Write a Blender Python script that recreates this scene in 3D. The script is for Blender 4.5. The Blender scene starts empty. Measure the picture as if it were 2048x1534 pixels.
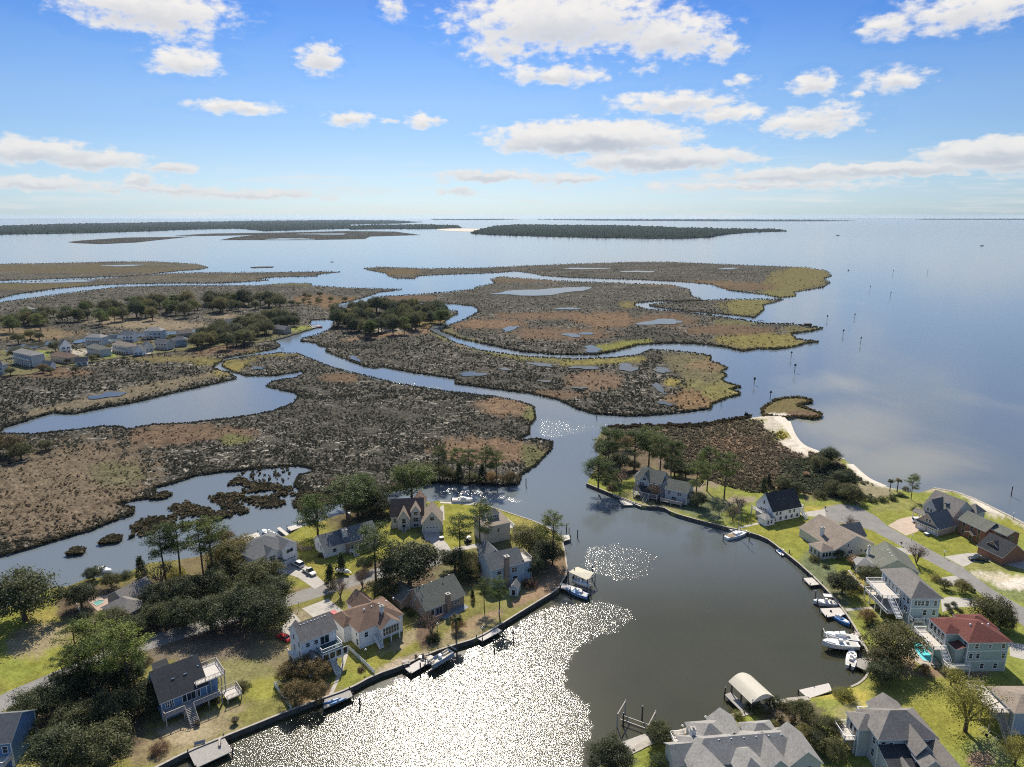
import bpy, math, random
import numpy as np
from mathutils import Vector, Matrix
from mathutils.geometry import delaunay_2d_cdt

R = math.radians
S = bpy.context.scene
# ------------------------------------------------------------------ camera
CAM_H, FPX, CX, CY, V0 = 110.0, 1390.0, 1024.0, 767.0, 431.0
PITCH = math.atan((CY - V0) / FPX)
SP, CP = math.sin(PITCH), math.cos(PITCH)
cam = bpy.data.objects.new('camera', bpy.data.cameras.new('camera'))
S.collection.objects.link(cam); S.camera = cam
cam.location = (0, 0, CAM_H); cam.rotation_euler = (math.pi/2 - PITCH, 0, 0)
cam.data.sensor_width = 36; cam.data.lens = 36*FPX/2048
cam.data.clip_start = 1; cam.data.clip_end = 90000

# ------------------------------------------------------------------ light
SUN_EL, SUN_AZ = R(43), R(-6)          # azimuth from +Y, positive to +X
sl = bpy.data.lights.new('sun', 'SUN'); sl.energy = 5.0; sl.angle = R(0.53); sl.color = (1, .92, .80)
so = bpy.data.objects.new('sun', sl); S.collection.objects.link(so)
sd = Vector((math.sin(SUN_AZ)*math.cos(SUN_EL), math.cos(SUN_AZ)*math.cos(SUN_EL), math.sin(SUN_EL)))
so.rotation_euler = sd.to_track_quat('Z', 'Y').to_euler(); so.location = (0, 300, 300)

S.view_settings.view_transform = 'Standard'; S.view_settings.look = 'None'
S.view_settings.exposure = 0.35; S.view_settings.gamma = 1
S.cycles.max_bounces = 6; S.cycles.diffuse_bounces = 2; S.cycles.glossy_bounces = 3
S.cycles.transparent_max_bounces = 8; S.cycles.volume_bounces = 0
S.cycles.sample_clamp_indirect = 3; S.cycles.caustics_reflective = False; S.cycles.caustics_refractive = False; S.cycles.use_denoising = False; S.cycles.pixel_filter_type = 'BLACKMAN_HARRIS'; S.cycles.filter_width = 1.1

class G:
    """small node-tree helper"""
    def __init__(s, tree): s.t = tree; s.n = tree.nodes; s.l = tree.links
    def add(s, typ, **kw):
        n = s.n.new(typ)
        ins = kw.pop('ins', {})
        for k, v in kw.items(): setattr(n, k, v)
        for k, v in ins.items():
            if hasattr(v, 'is_linked') or hasattr(v, 'links'): s.l.new(v, n.inputs[k])
            else: n.inputs[k].default_value = v
        return n
    def math(s, op, a, b=0.0, c=None, clamp=False):
        ins = {0: a, 1: b}
        if c is not None: ins[2] = c
        return s.add('ShaderNodeMath', operation=op, use_clamp=clamp, ins=ins).outputs[0]
    def mix(s, f, a, b, bt='MIX'):
        n = s.n.new('ShaderNodeMix'); n.data_type = 'RGBA'; n.blend_type = bt
        for i, v in ((0, f), (6, a), (7, b)):
            if hasattr(v, 'links'): s.l.new(v, n.inputs[i])
            else: n.inputs[i].default_value = (tuple(v)+(1,))[:4] if isinstance(v, tuple) else v
        return n.outputs[2]
    def ramp(s, x, lo, hi, a=0.0, b=1.0, smooth=True):
        n = s.add('ShaderNodeMapRange', interpolation_type='SMOOTHSTEP' if smooth else 'LINEAR',
                  ins={0: x, 1: lo, 2: hi, 3: a, 4: b})
        return n.outputs[0]
    def noise(s, vec, scale, detail=3, rough=.55, dist=0.0, dim='3D'):
        return s.add('ShaderNodeTexNoise', noise_dimensions=dim, ins={'Vector': vec, 'Scale': scale, 'Detail': detail, 'Roughness': rough, 'Distortion': dist})

def uv2azel(u, v):
    x, y, z = (u-CX)/FPX, 1.0, -(v-CY)/FPX
    yy = y*CP + z*SP; zz = -y*SP + z*CP
    n = math.sqrt(x*x+yy*yy+zz*zz)
    return math.degrees(math.atan2(x, yy)), math.degrees(math.asin(zz/n))

# ------------------------------------------------------------------ sky with clouds
W = bpy.data.worlds.new('World'); S.world = W; W.use_nodes = True
W.node_tree.nodes.clear(); g = G(W.node_tree)
tc = g.add('ShaderNodeTexCoord').outputs['Generated']
sep = g.add('ShaderNodeSeparateXYZ', ins={0: tc})
dz = g.math('MAXIMUM', sep.outputs[2], 0.004)
skyvec = g.add('ShaderNodeCombineXYZ', ins={0: sep.outputs[0], 1: sep.outputs[1], 2: dz}).outputs[0]
sky = g.add('ShaderNodeTexSky', sky_type='NISHITA', sun_disc=False, sun_elevation=SUN_EL, sun_rotation=SUN_AZ,
            altitude=100, air_density=1.0, dust_density=0.6, ozone_density=2.0, ins={0: skyvec}).outputs[0]
AZ = g.math('MULTIPLY', g.math('ARCTAN2', sep.outputs[0], sep.outputs[1]), 57.2958)
EL = g.math('MULTIPLY', g.math('ARCSINE', sep.outputs[2]), 57.2958)
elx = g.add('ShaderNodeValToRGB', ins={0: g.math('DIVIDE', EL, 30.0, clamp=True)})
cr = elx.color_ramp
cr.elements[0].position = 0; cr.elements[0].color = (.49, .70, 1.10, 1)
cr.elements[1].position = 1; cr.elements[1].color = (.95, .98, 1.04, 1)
for p_, c_ in ((1.9, (.48, .635, .93)), (3.7, (.47, .60, .83)), (6.2, (.42, .565, .79)), (8.3, (.41, .565, .79)), (11, (.33, .52, .80)), (14, (.225, .44, .80)), (16, (.21, .38, .74)), (21, (.42, .55, .78))):
    e = cr.elements.new(p_/30); e.color = c_+(1,)
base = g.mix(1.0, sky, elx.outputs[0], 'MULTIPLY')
P = g.add('ShaderNodeCombineXYZ', ins={0: AZ, 1: EL}).outputs[0]
Pn = g.add('ShaderNodeVectorMath', operation='MULTIPLY', ins={0: P, 1: (1, 1.9, 1)}).outputs[0]
w1 = g.noise(Pn, .8, 2, .5)
Pw = g.add('ShaderNodeVectorMath', operation='ADD', ins={0: P, 1: g.add('ShaderNodeVectorMath', operation='MULTIPLY', ins={0: g.add('ShaderNodeVectorMath', operation='SUBTRACT', ins={0: w1.outputs['Color'], 1: (.5, .5, .5)}).outputs[0], 1: (2.2, .9, 0)}).outputs[0]}).outputs[0]
# cloud banks: photo u, v, half width, half height, strength
CL = [(290, 10, 150, 45, 1), (340, 50, 70, 28, .8), (370, 122, 66, 26, 1), (640, 118, 42, 30, 1), (785, 15, 26, 22, .7),
      (1120, 35, 210, 62, 1.1), (1330, 70, 120, 42, 1), (1000, 95, 70, 30, .8), (1450, 95, 34, 26, .8), (1110, 150, 100, 20, 1),
      (1180, 275, 205, 34, 1.7), (1330, 318, 180, 24, 1.6), (1060, 285, 90, 22, 1.2), (1350, 205, 125, 22, .95), (1450, 225, 80, 18, .8), (1620, 245, 95, 26, .95), (1670, 222, 50, 16, .7),
      (1625, 168, 44, 22, .95), (1790, 160, 55, 20, .9), (1485, 163, 28, 12, .8), (1780, 50, 50, 24, .8), (1940, 20, 110, 34, .85), (1715, 185, 18, 8, .6),
      (470, 215, 95, 12, .85), (695, 238, 45, 16, .9), (850, 242, 36, 15, .9), (785, 243, 18, 8, .6), (60, 300, 95, 22, 1.3), (185, 318, 90, 20, 1.2), (345, 336, 48, 12, 1.0),
      (70, 368, 95, 14, 1.2), (278, 360, 30, 11, 1), (300, 378, 120, 10, 1.0), (500, 388, 190, 12, .9), (980, 352, 120, 12, 1.2), (1140, 358, 90, 11, 1.1), (915, 382, 55, 8, .8),
      (1580, 352, 170, 14, 1.3), (1780, 338, 230, 14, 1.4), (1990, 303, 110, 24, 1.6), (1520, 372, 260, 9, .9), (2080, 320, 120, 24, 1.5), (1290, 140, 22, 10, .5), (1230, 60, 100, 40, .8)]
dens = None; under = None
for (u, v, ru, rv, st) in CL:
    a, e_ = uv2azel(u, v)
    k = 1390/57.3*1.02
    rx, ry = ru/k*1.12, rv/k*1.12
    m = g.add('ShaderNodeVectorMath', operation='MULTIPLY_ADD', ins={0: Pw, 1: (1/rx, 1/ry, 0), 2: (-a/rx, -e_/ry, 0)}).outputs[0]
    ln = g.add('ShaderNodeVectorMath', operation='LENGTH', ins={0: m}).outputs[1]
    bl = g.math('MULTIPLY_ADD', ln, -st, st)          # st at centre, 0 on the rim
    dens = bl if dens is None else g.math('MAXIMUM', dens, bl)
    my = g.add('ShaderNodeSeparateXYZ', ins={0: m}).outputs[1]
    uu = g.math('MULTIPLY', g.math('MAXIMUM', bl, 0), g.ramp(my, .25, -.75))
    under = uu if under is None else g.math('MAXIMUM', under, uu)
n1 = g.noise(Pn, .75, 9, .60).outputs[0]
n2 = g.noise(Pn, .42, 6, .6).outputs[0]
d = g.math('ADD', dens, g.math('MULTIPLY_ADD', n1, 1.9, -.95))
d = g.math('MULTIPLY', d, g.ramp(dens, -.35, .05))
cov = g.ramp(d, -.06, .62)
lf = g.add('ShaderNodeVectorMath', operation='MULTIPLY', ins={0: P, 1: (.10, 1.3, 1)}).outputs[0]
n3 = g.noise(lf, 1.0, 6, .6).outputs[0]
low = g.math('MULTIPLY', g.math('MULTIPLY', g.ramp(n3, .47, .68), g.ramp(EL, 5.2, 2.0)), .62)
cov = g.math('MAXIMUM', cov, low)
shade = g.math('MULTIPLY', g.math('MULTIPLY_ADD', under, 1.0, g.math('MULTIPLY', g.ramp(n2, .5, .7), .12)), g.ramp(d, .1, .7))
ccol = g.mix(g.math('MULTIPLY', shade, 1.35, clamp=True), (.93, .91, .88), (.50, .545, .63))
ccol = g.mix(g.ramp(EL, 8, 1.5, 0, .45), ccol, (.62, .69, .76))
ccol = g.mix(g.ramp(n1, .35, .65, .14, 0), ccol, (.60, .66, .76))
ccol = g.mix(1.0, ccol, (7.9, 7.8, 7.7), 'MULTIPLY')
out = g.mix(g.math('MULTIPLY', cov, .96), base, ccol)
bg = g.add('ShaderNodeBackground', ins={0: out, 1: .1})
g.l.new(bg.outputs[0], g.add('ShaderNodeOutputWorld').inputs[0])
W.cycles.sampling_method = 'MANUAL'; W.cycles.sample_map_resolution = 512

# ------------------------------------------------------------------ geometry helpers
GZ = 1.25                                    # neighbourhood ground level
def at(u, v, z=0.0):
    x, yz = (u-CX)/FPX, -(v-CY)/FPX
    y = CP + yz*SP; zz = -SP + yz*CP
    t = (CAM_H - z)/(-zz)
    return Vector((x*t, y*t, z))
def atn(u, v, z=0.0):
    u = np.asarray(u, float); v = np.asarray(v, float)
    x, yz = (u-CX)/FPX, -(v-CY)/FPX
    t = (CAM_H-z)/(SP - yz*CP)
    return x*t, (CP+yz*SP)*t
def proj(x, y, z=0.0):
    x = np.asarray(x, float); y = np.asarray(y, float)
    h = z - CAM_H
    dep = y*CP - h*SP
    up = y*SP + h*CP
    dep = np.where(dep < 1e-3, 1e-3, dep)
    return CX + FPX*x/dep, CY - FPX*up/dep
def ppm(v): return CP*(v-V0)/CAM_H           # photo pixels per metre at row v
rng = np.random.default_rng(11); random.seed(5)

def link(o, parent=None):
    S.collection.objects.link(o)
    if parent is not None: o.parent = parent
    return o
def tag(o, label=None, cat=None, group=None, kind=None):
    for k, v in (('label', label), ('category', cat), ('group', group), ('kind', kind)):
        if v: o[k] = v
    return o
def empty(name, loc, rz=0.0, label=None, cat=None, group=None, sc=1.0):
    o = bpy.data.objects.new(name, None); link(o)
    o.location = loc; o.rotation_euler = (0, 0, rz); o.scale = (sc, sc, sc) if not isinstance(sc, tuple) else sc
    o.empty_display_size = .5
    return tag(o, label, cat, group)
def copy_tree(o, parent=None):
    c = o.copy(); S.collection.objects.link(c); c.parent = parent
    for ch in kids.get(o.name, []): copy_tree_child(ch, c)
    return c
kids = {}
def copy_tree_child(ch, parent):
    d = ch.copy(); S.collection.objects.link(d); d.parent = parent
    for g2 in kids.get(ch.name, []): copy_tree_child(g2, d)

class MB:
    def __init__(s): s.v = []; s.f = []; s.m = []
    def face(s, pts, mi=0):
        b = len(s.v); s.v += [tuple(p) for p in pts]; s.f.append(list(range(b, b+len(pts)))); s.m.append(mi); return s
    def hexa(s, b, t, mi=0):                 # two rings of equal length, closed solid
        k = len(s.v); n = len(b)
        s.v += [tuple(p) for p in b] + [tuple(p) for p in t]
        s.f.append([k+i for i in reversed(range(n))]); s.f.append([k+n+i for i in range(n)]); s.m += [mi, mi]
        for i in range(n):
            j = (i+1) % n; s.f.append([k+i, k+j, k+n+j, k+n+i]); s.m.append(mi)
        return s
    def box(s, x0, y0, z0, x1, y1, z1, mi=0):
        return s.hexa([(x0, y0, z0), (x1, y0, z0), (x1, y1, z0), (x0, y1, z0)], [(x0, y0, z1), (x1, y0, z1), (x1, y1, z1), (x0, y1, z1)], mi)
    def bar(s, p, q, w=.1, h=.1, mi=0):
        p = Vector(p); q = Vector(q); d = (q-p)
        if d.length < 1e-6: return s
        d.normalize(); up = Vector((0, 0, 1)) if abs(d.z) < .9 else Vector((0, 1, 0))
        a = d.cross(up).normalized()*w/2; b = a.cross(d).normalized()*h/2
        return s.hexa([p-a-b, p+a-b, p+a+b, p-a+b], [q-a-b, q+a-b, q+a+b, q-a+b], mi)
    def tube(s, p, q, r0, r1=None, n=7, mi=0):
        r1 = r0 if r1 is None else r1
        p = Vector(p); q = Vector(q); d = (q-p)
        if d.length < 1e-6: return s
        d.normalize(); up = Vector((0, 0, 1)) if abs(d.z) < .9 else Vector((1, 0, 0))
        a = d.cross(up).normalized(); b = d.cross(a)
        ring = lambda c, r: [c + (a*math.cos(t)+b*math.sin(t))*r for t in [2*math.pi*i/n for i in range(n)]]
        return s.hexa(ring(p, r0), ring(q, r1), mi)
    def loft(s, rings, mi=0, caps=True):
        k = len(s.v); n = len(rings[0])
        for r in rings: s.v += [tuple(p) for p in r]
        for j in range(len(rings)-1):
            for i in range(n):
                i2 = (i+1) % n
                s.f.append([k+j*n+i, k+j*n+i2, k+(j+1)*n+i2, k+(j+1)*n+i]); s.m.append(mi)
        if caps:
            s.f.append([k+i for i in reversed(range(n))]); s.f.append([k+(len(rings)-1)*n+i for i in range(n)]); s.m += [mi, mi]
        return s
    def build(s, name, mats, parent=None, smooth=False):
        me = bpy.data.meshes.new(name); me.from_pydata(s.v, [], s.f)
        mats = mats if isinstance(mats, (list, tuple)) else [mats]
        for m in mats: me.materials.append(m)
        if len(mats) > 1: me.polygons.foreach_set('material_index', s.m)
        if smooth: me.polygons.foreach_set('use_smooth', [True]*len(s.f))
        me.update()
        import bmesh
        bm = bmesh.new(); bm.from_mesh(me); bmesh.ops.recalc_face_normals(bm, faces=bm.faces); bm.to_mesh(me); bm.free()
        o = bpy.data.objects.new(name, me); link(o, parent)
        if parent is not None: kids.setdefault(parent.name, []).append(o)
        return o

def npmesh(name, V, F, mats, col=None, smooth=False, attrs=None):
    """V (n,3); F (m,k) with one face size"""
    me = bpy.data.meshes.new(name)
    V = np.asarray(V, np.float32); F = np.asarray(F, np.int32); k = F.shape[1]
    me.vertices.add(len(V)); me.vertices.foreach_set('co', V.ravel())
    me.loops.add(F.size); me.loops.foreach_set('vertex_index', F.ravel())
    me.polygons.add(len(F)); me.polygons.foreach_set('loop_start', np.arange(0, F.size, k, dtype=np.int32))
    me.polygons.foreach_set('use_smooth', np.full(len(F), smooth))
    for m in (mats if isinstance(mats, list) else [mats]): me.materials.append(m)
    me.update(calc_edges=True)
    if col is not None:
        a = me.color_attributes.new('Col', 'FLOAT_COLOR', 'POINT')
        c4 = np.ones((len(V), 4), np.float32); c4[:, :3] = col
        a.data.foreach_set('color', c4.ravel())
    for k2, val in (attrs or {}).items():
        a = me.attributes.new(k2, 'FLOAT', 'POINT'); a.data.foreach_set('value', np.asarray(val, np.float32))
    me.validate()
    return me

# ------------------------------------------------------------------ materials
MATS = {}
def mat(name, col, rough=.8, var=.12, vscale=1.5, col2=None, metal=0.0, spec=.08, bump=0.0, bscale=20.0, bands=None, attr=False, var2=None):
    if name in MATS: return MATS[name]
    m = bpy.data.materials.new(name); m.use_nodes = True; m.node_tree.nodes.clear(); g = G(m.node_tree)
    co = g.add('ShaderNodeTexCoord').outputs['Object']
    n = g.noise(co, vscale, 4, .6).outputs[0]
    if attr: base = g.add('ShaderNodeAttribute', attribute_name='Col').outputs[0]
    else: base = g.mix(0.0, tuple(col), tuple(col))
    f = g.ramp(n, .3, .7, 1-var, 1+var, False)
    c = g.mix(1.0, base, g.add('ShaderNodeCombineXYZ', ins={0: f, 1: f, 2: f}).outputs[0], 'MULTIPLY')
    if col2 is not None:
        n2 = g.noise(co, vscale*.35, 5, .65).outputs[0]
        c = g.mix(g.ramp(n2, .48, .62), c, tuple(col2))
    if var2:
        n4 = g.noise(co, vscale*var2[0], 3, .6).outputs[0]
        f4 = g.ramp(n4, .32, .68, 1-var2[1], 1+var2[1], False)
        c = g.mix(1.0, c, g.add('ShaderNodeCombineXYZ', ins={0: f4, 1: f4, 2: f4}).outputs[0], 'MULTIPLY')
    bs = g.add('ShaderNodeBsdfPrincipled', ins={'Roughness': rough, 'Metallic': metal, 'Specular IOR Level': spec})
    if bands:                                  # (axis, period, depth)
        s3 = g.add('ShaderNodeSeparateXYZ', ins={0: co}).outputs['XYZ'.index(bands[0])]
        fr = g.math('FRACT', g.math('DIVIDE', s3, bands[1]))
        ln = g.ramp(fr, .0, .16, 1-bands[2], 1.0)
        c = g.mix(1.0, c, g.add('ShaderNodeCombineXYZ', ins={0: ln, 1: ln, 2: ln}).outputs[0], 'MULTIPLY')
    g.l.new(c, bs.inputs['Base Color'])
    if bump:
        b = g.add('ShaderNodeBump', ins={'Strength': bump, 'Distance': .1, 'Height': g.noise(co, bscale, 3).outputs[0]})
        g.l.new(b.outputs[0], bs.inputs['Normal'])
    g.l.new(bs.outputs[0], g.add('ShaderNodeOutputMaterial').inputs[0])
    MATS[name] = m; return m

def leafmat(name, c1, c2, trans=.25, attr=False):
    if name in MATS: return MATS[name]
    m = bpy.data.materials.new(name); m.use_nodes = True; m.node_tree.nodes.clear(); g = G(m.node_tree)
    co = g.add('ShaderNodeTexCoord').outputs['Object']
    n = g.noise(co, .55, 4, .65).outputs[0]
    oi = g.add('ShaderNodeObjectInfo').outputs['Random']
    c = g.mix(g.ramp(n, .35, .68), tuple(c1), tuple(c2))
    f = g.ramp(oi, 0, 1, .72, 1.38, False)
    c = g.mix(g.ramp(oi, .55, 1, 0, .45, False), c, g.mix(1.0, c, (1.45, 1.05, .8), 'MULTIPLY'))
    c = g.mix(1.0, c, g.add('ShaderNodeCombineXYZ', ins={0: f, 1: f, 2: f}).outputs[0], 'MULTIPLY')
    if attr:
        c = g.mix(1.0, c, g.add('ShaderNodeAttribute', attribute_name='Col').outputs[0], 'MULTIPLY')
    a = g.add('ShaderNodeBsdfPrincipled', ins={'Base Color': c, 'Roughness': .6, 'Specular IOR Level': .25})
    b = g.add('ShaderNodeBsdfTranslucent', ins={0: c})
    mx = g.add('ShaderNodeMixShader', ins={0: trans, 1: a.outputs[0], 2: b.outputs[0]})
    g.l.new(mx.outputs[0], g.add('ShaderNodeOutputMaterial').inputs[0])
    MATS[name] = m; return m

M_TRIM = mat('white trim', (.78, .78, .75), .6, .05)
M_GLASS = mat('window glass', (.02, .03, .04), .08, .1, spec=.6)
M_CONC = mat('concrete', (.44, .41, .36), .9, .12, .5, bump=.1, var2=(8, .06))
M_ROAD = mat('asphalt', (.25, .24, .22), .95, .12, .3, var2=(12, .10))
M_DOCK = mat('dock boards', (.36, .34, .31), .9, .15, 3, bands=('X', .45, .35))
M_DOCKL = mat('pale dock boards', (.58, .54, .48), .9, .12, 3, bands=('X', .45, .25))
M_PILE = mat('piling wood', (.10, .085, .07), .9, .25, 3)
M_BULK = mat('bulkhead timber', (.13, .115, .095), .95, .3, 1.5)
M_CAP = mat('bulkhead cap', (.42, .38, .32), .9, .2, 1.0)
M_BARK = mat('bark', (.115, .085, .065), .95, .3, 2)
M_BARKG = mat('grey bark', (.19, .165, .14), .95, .25, 2)
M_WHITE = mat('boat white', (.80, .80, .78), .25, .03, spec=.5)
M_BLUEHULL = mat('boat blue', (.08, .22, .50), .3, .05, spec=.5)
M_METAL = mat('galvanised metal', (.45, .46, .46), .4, .1, metal=.6)
M_BLACK = mat('black plastic', (.02, .02, .022), .5, .1)
M_SAND = mat('sand', (.62, .56, .46), .95, .12, .4, var2=(10, .12))
M_CHIMW = mat('white chimney', (.72, .70, .66), .8, .08)
M_BRICK = mat('brick', (.30, .155, .105), .9, .15, 3, bands=('Z', .30, .18))
M_BRICKT = mat('tan brick', (.33, .25, .19), .9, .18, 2, bands=('Z', .30, .15))

# ------------------------------------------------------------------ field helpers (albedo zones on ground sheets)
def paint(u, v, base, zones, seed=0):
    """albedo per vertex: base colour and soft ellipses (cx,cy,rx,ry,colour,rot)"""
    c = np.tile(np.array(base, float), (len(u), 1))
    wob = (np.sin(u*.13+seed)+np.sin(v*.31+u*.05+seed*2)+np.sin(u*.41-v*.23))*.09
    for z in zones:
        cx, cy, rx, ry, col = z[:5]; a = R(z[5]) if len(z) > 5 else 0
        dx, dy = u-cx, v-cy
        p = (dx*math.cos(a)+dy*math.sin(a))/rx; q = (-dx*math.sin(a)+dy*math.cos(a))/ry
        w = np.clip((1.25-np.sqrt(p*p+q*q)-wob)/.45, 0, 1); w = (w*w*(3-2*w))[:, None]
        c = c*(1-w)+np.array(col)*w
    return c
def inside(poly, u, v):
    r = np.zeros(len(u), bool); n = len(poly)
    for i in range(n):
        x1, y1 = poly[i]; x2, y2 = poly[(i+1) % n]
        if y1 == y2: continue
        m = ((y1 > v) != (y2 > v)) & (u < (x2-x1)*(v-y1)/(y2-y1)+x1)
        r ^= m
    return r
def rough_edge(poly, step=6, amp=1.4, seed=3):
    rr = random.Random(seed); out = []
    n = len(poly)
    for i in range(n):
        x1, y1 = poly[i]; x2, y2 = poly[(i+1) % n]
        L = math.hypot(x2-x1, y2-y1); k = max(1, int(L/step))
        for j in range(k):
            t = j/k; x = x1+(x2-x1)*t; y = y1+(y2-y1)*t
            if j: 
                s = min(1.0, max(.25, (y-V0)/350))
                x += rr.uniform(-amp, amp)*1.3; y += rr.uniform(-amp, amp)*s
            out.append((x, y))
    return out
def sheet(name, poly, z, base, zones, material, du=9, dv=4, skirt=-1.5, bump=0.0, amp=1.4, seed=1, hfun=None, label=None):
    b = rough_edge(poly, 6, amp, seed) if amp > 0 else list(poly)
    us = [p[0] for p in b]; vs = [p[1] for p in b]
    U, Vv = np.meshgrid(np.arange(min(us), max(us), du), np.arange(min(vs), max(vs), dv))
    U = U.ravel()+rng.uniform(-.35, .35, U.size)*du; Vv = Vv.ravel()+rng.uniform(-.35, .35, Vv.size)*dv
    m = inside(b, U, Vv); U, Vv = U[m], Vv[m]
    pts = [Vector(p) for p in b]+[Vector((float(a), float(c))) for a, c in zip(U, Vv)]
    nb = len(b)
    res = delaunay_2d_cdt(pts, [(i, (i+1) % nb) for i in range(nb)], [], 1, 1e-4)
    P2 = np.array([tuple(p) for p in res[0]]); F = np.array([f for f in res[2] if len(f) == 3], int)
    x, y = atn(P2[:, 0], P2[:, 1], z)
    zz = np.full(len(x), z, float)
    edge = np.zeros(len(x), bool)
    cnt = {}
    for f in F.tolist():
        for a, c in ((f[0], f[1]), (f[1], f[2]), (f[2], f[0])):
            k = (min(a, c), max(a, c)); cnt.setdefault(k, []).append((a, c))
    be = [k[0] for k in cnt.values() if len(k) == 1]
    for a, c in be: edge[a] = edge[c] = True
    if bump: zz[~edge] += rng.uniform(0, bump, (~edge).sum())
    if hfun is not None: zz = hfun(P2[:, 0], P2[:, 1], zz, edge)
    col = paint(P2[:, 0], P2[:, 1], base, zones, seed)
    # flip to face up
    a, b2, c = F[:, 0], F[:, 1], F[:, 2]
    cr_ = (x[b2]-x[a])*(y[c]-y[a])-(y[b2]-y[a])*(x[c]-x[a])
    F[cr_ < 0] = F[cr_ < 0][:, ::-1]
    V = np.stack([x, y, zz], 1)
    # skirt down into the water
    n0 = len(V); idx = {}; sk = []; sf = []
    for (p, q) in be:
        for w in (p, q):
            if w not in idx: idx[w] = n0+len(sk); sk.append((V[w, 0], V[w, 1], skirt))
        if cr_[0] is not None: sf += [(p, idx[p], idx[q]), (p, idx[q], q)]
    V = np.vstack([V, np.array(sk)]); F = np.vstack([F, np.array(sf)])
    col = np.vstack([col, np.array([col[w] for w in idx])])
    me = npmesh(name, V, F, material, col)
    o = link(bpy.data.objects.new(name, me)); o['kind'] = 'structure'
    return o
def flat(name, pts, z, material, rnd=0, px=True, kind='structure', thick=.0):
    """flat paved polygon given in photo pixels"""
    if px: w = [at(u, v, z) for u, v in pts]
    else: w = [Vector((p[0], p[1], z)) for p in pts]
    if rnd:                                   # chaikin smoothing
        for _ in range(rnd):
            q = []
            for i in range(len(w)):
                a, b = w[i], w[(i+1) % len(w)]; q += [a*.75+b*.25, a*.25+b*.75]
            w = q
    me = bpy.data.meshes.new(name)
    c = Vector((sum(p.x for p in w)/len(w), sum(p.y for p in w)/len(w), z))
    area = sum(w[i].x*w[(i+1) % len(w)].y-w[(i+1) % len(w)].x*w[i].y for i in range(len(w)))
    if area < 0: w.reverse()
    if thick:
        mb = MB().hexa([p-Vector((0, 0, thick)) for p in w], w); o = mb.build(name, material)
    else:
        me.from_pydata([tuple(p) for p in w], [], [list(range(len(w)))]); me.materials.append(material)
        o = link(bpy.data.objects.new(name, me))
    if kind: o['kind'] = kind
    return o
def smooth_line(p, k=2):
    for _ in range(k):
        q = [p[0]]
        for i in range(len(p)-1): q += [p[i]*.75+p[i+1]*.25, p[i]*.25+p[i+1]*.75]
        q.append(p[-1]); p = q
    return p
def ribbon(name, line, width, z, material, kind='structure'):
    w = smooth_line([at(u, v, z) for u, v in line]); mb = MB(); L = []; Rr = []
    for i, p in enumerate(w):
        d = (w[min(i+1, len(w)-1)]-w[max(i-1, 0)]); d.z = 0; d.normalize()
        n = Vector((-d.y, d.x, 0))*width/2; L.append(p+n); Rr.append(p-n)
    for i in range(len(w)-1): mb.face([Rr[i], Rr[i+1], L[i+1], L[i]])
    o = mb.build(name, material)
    if kind: o['kind'] = kind
    return o
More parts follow.
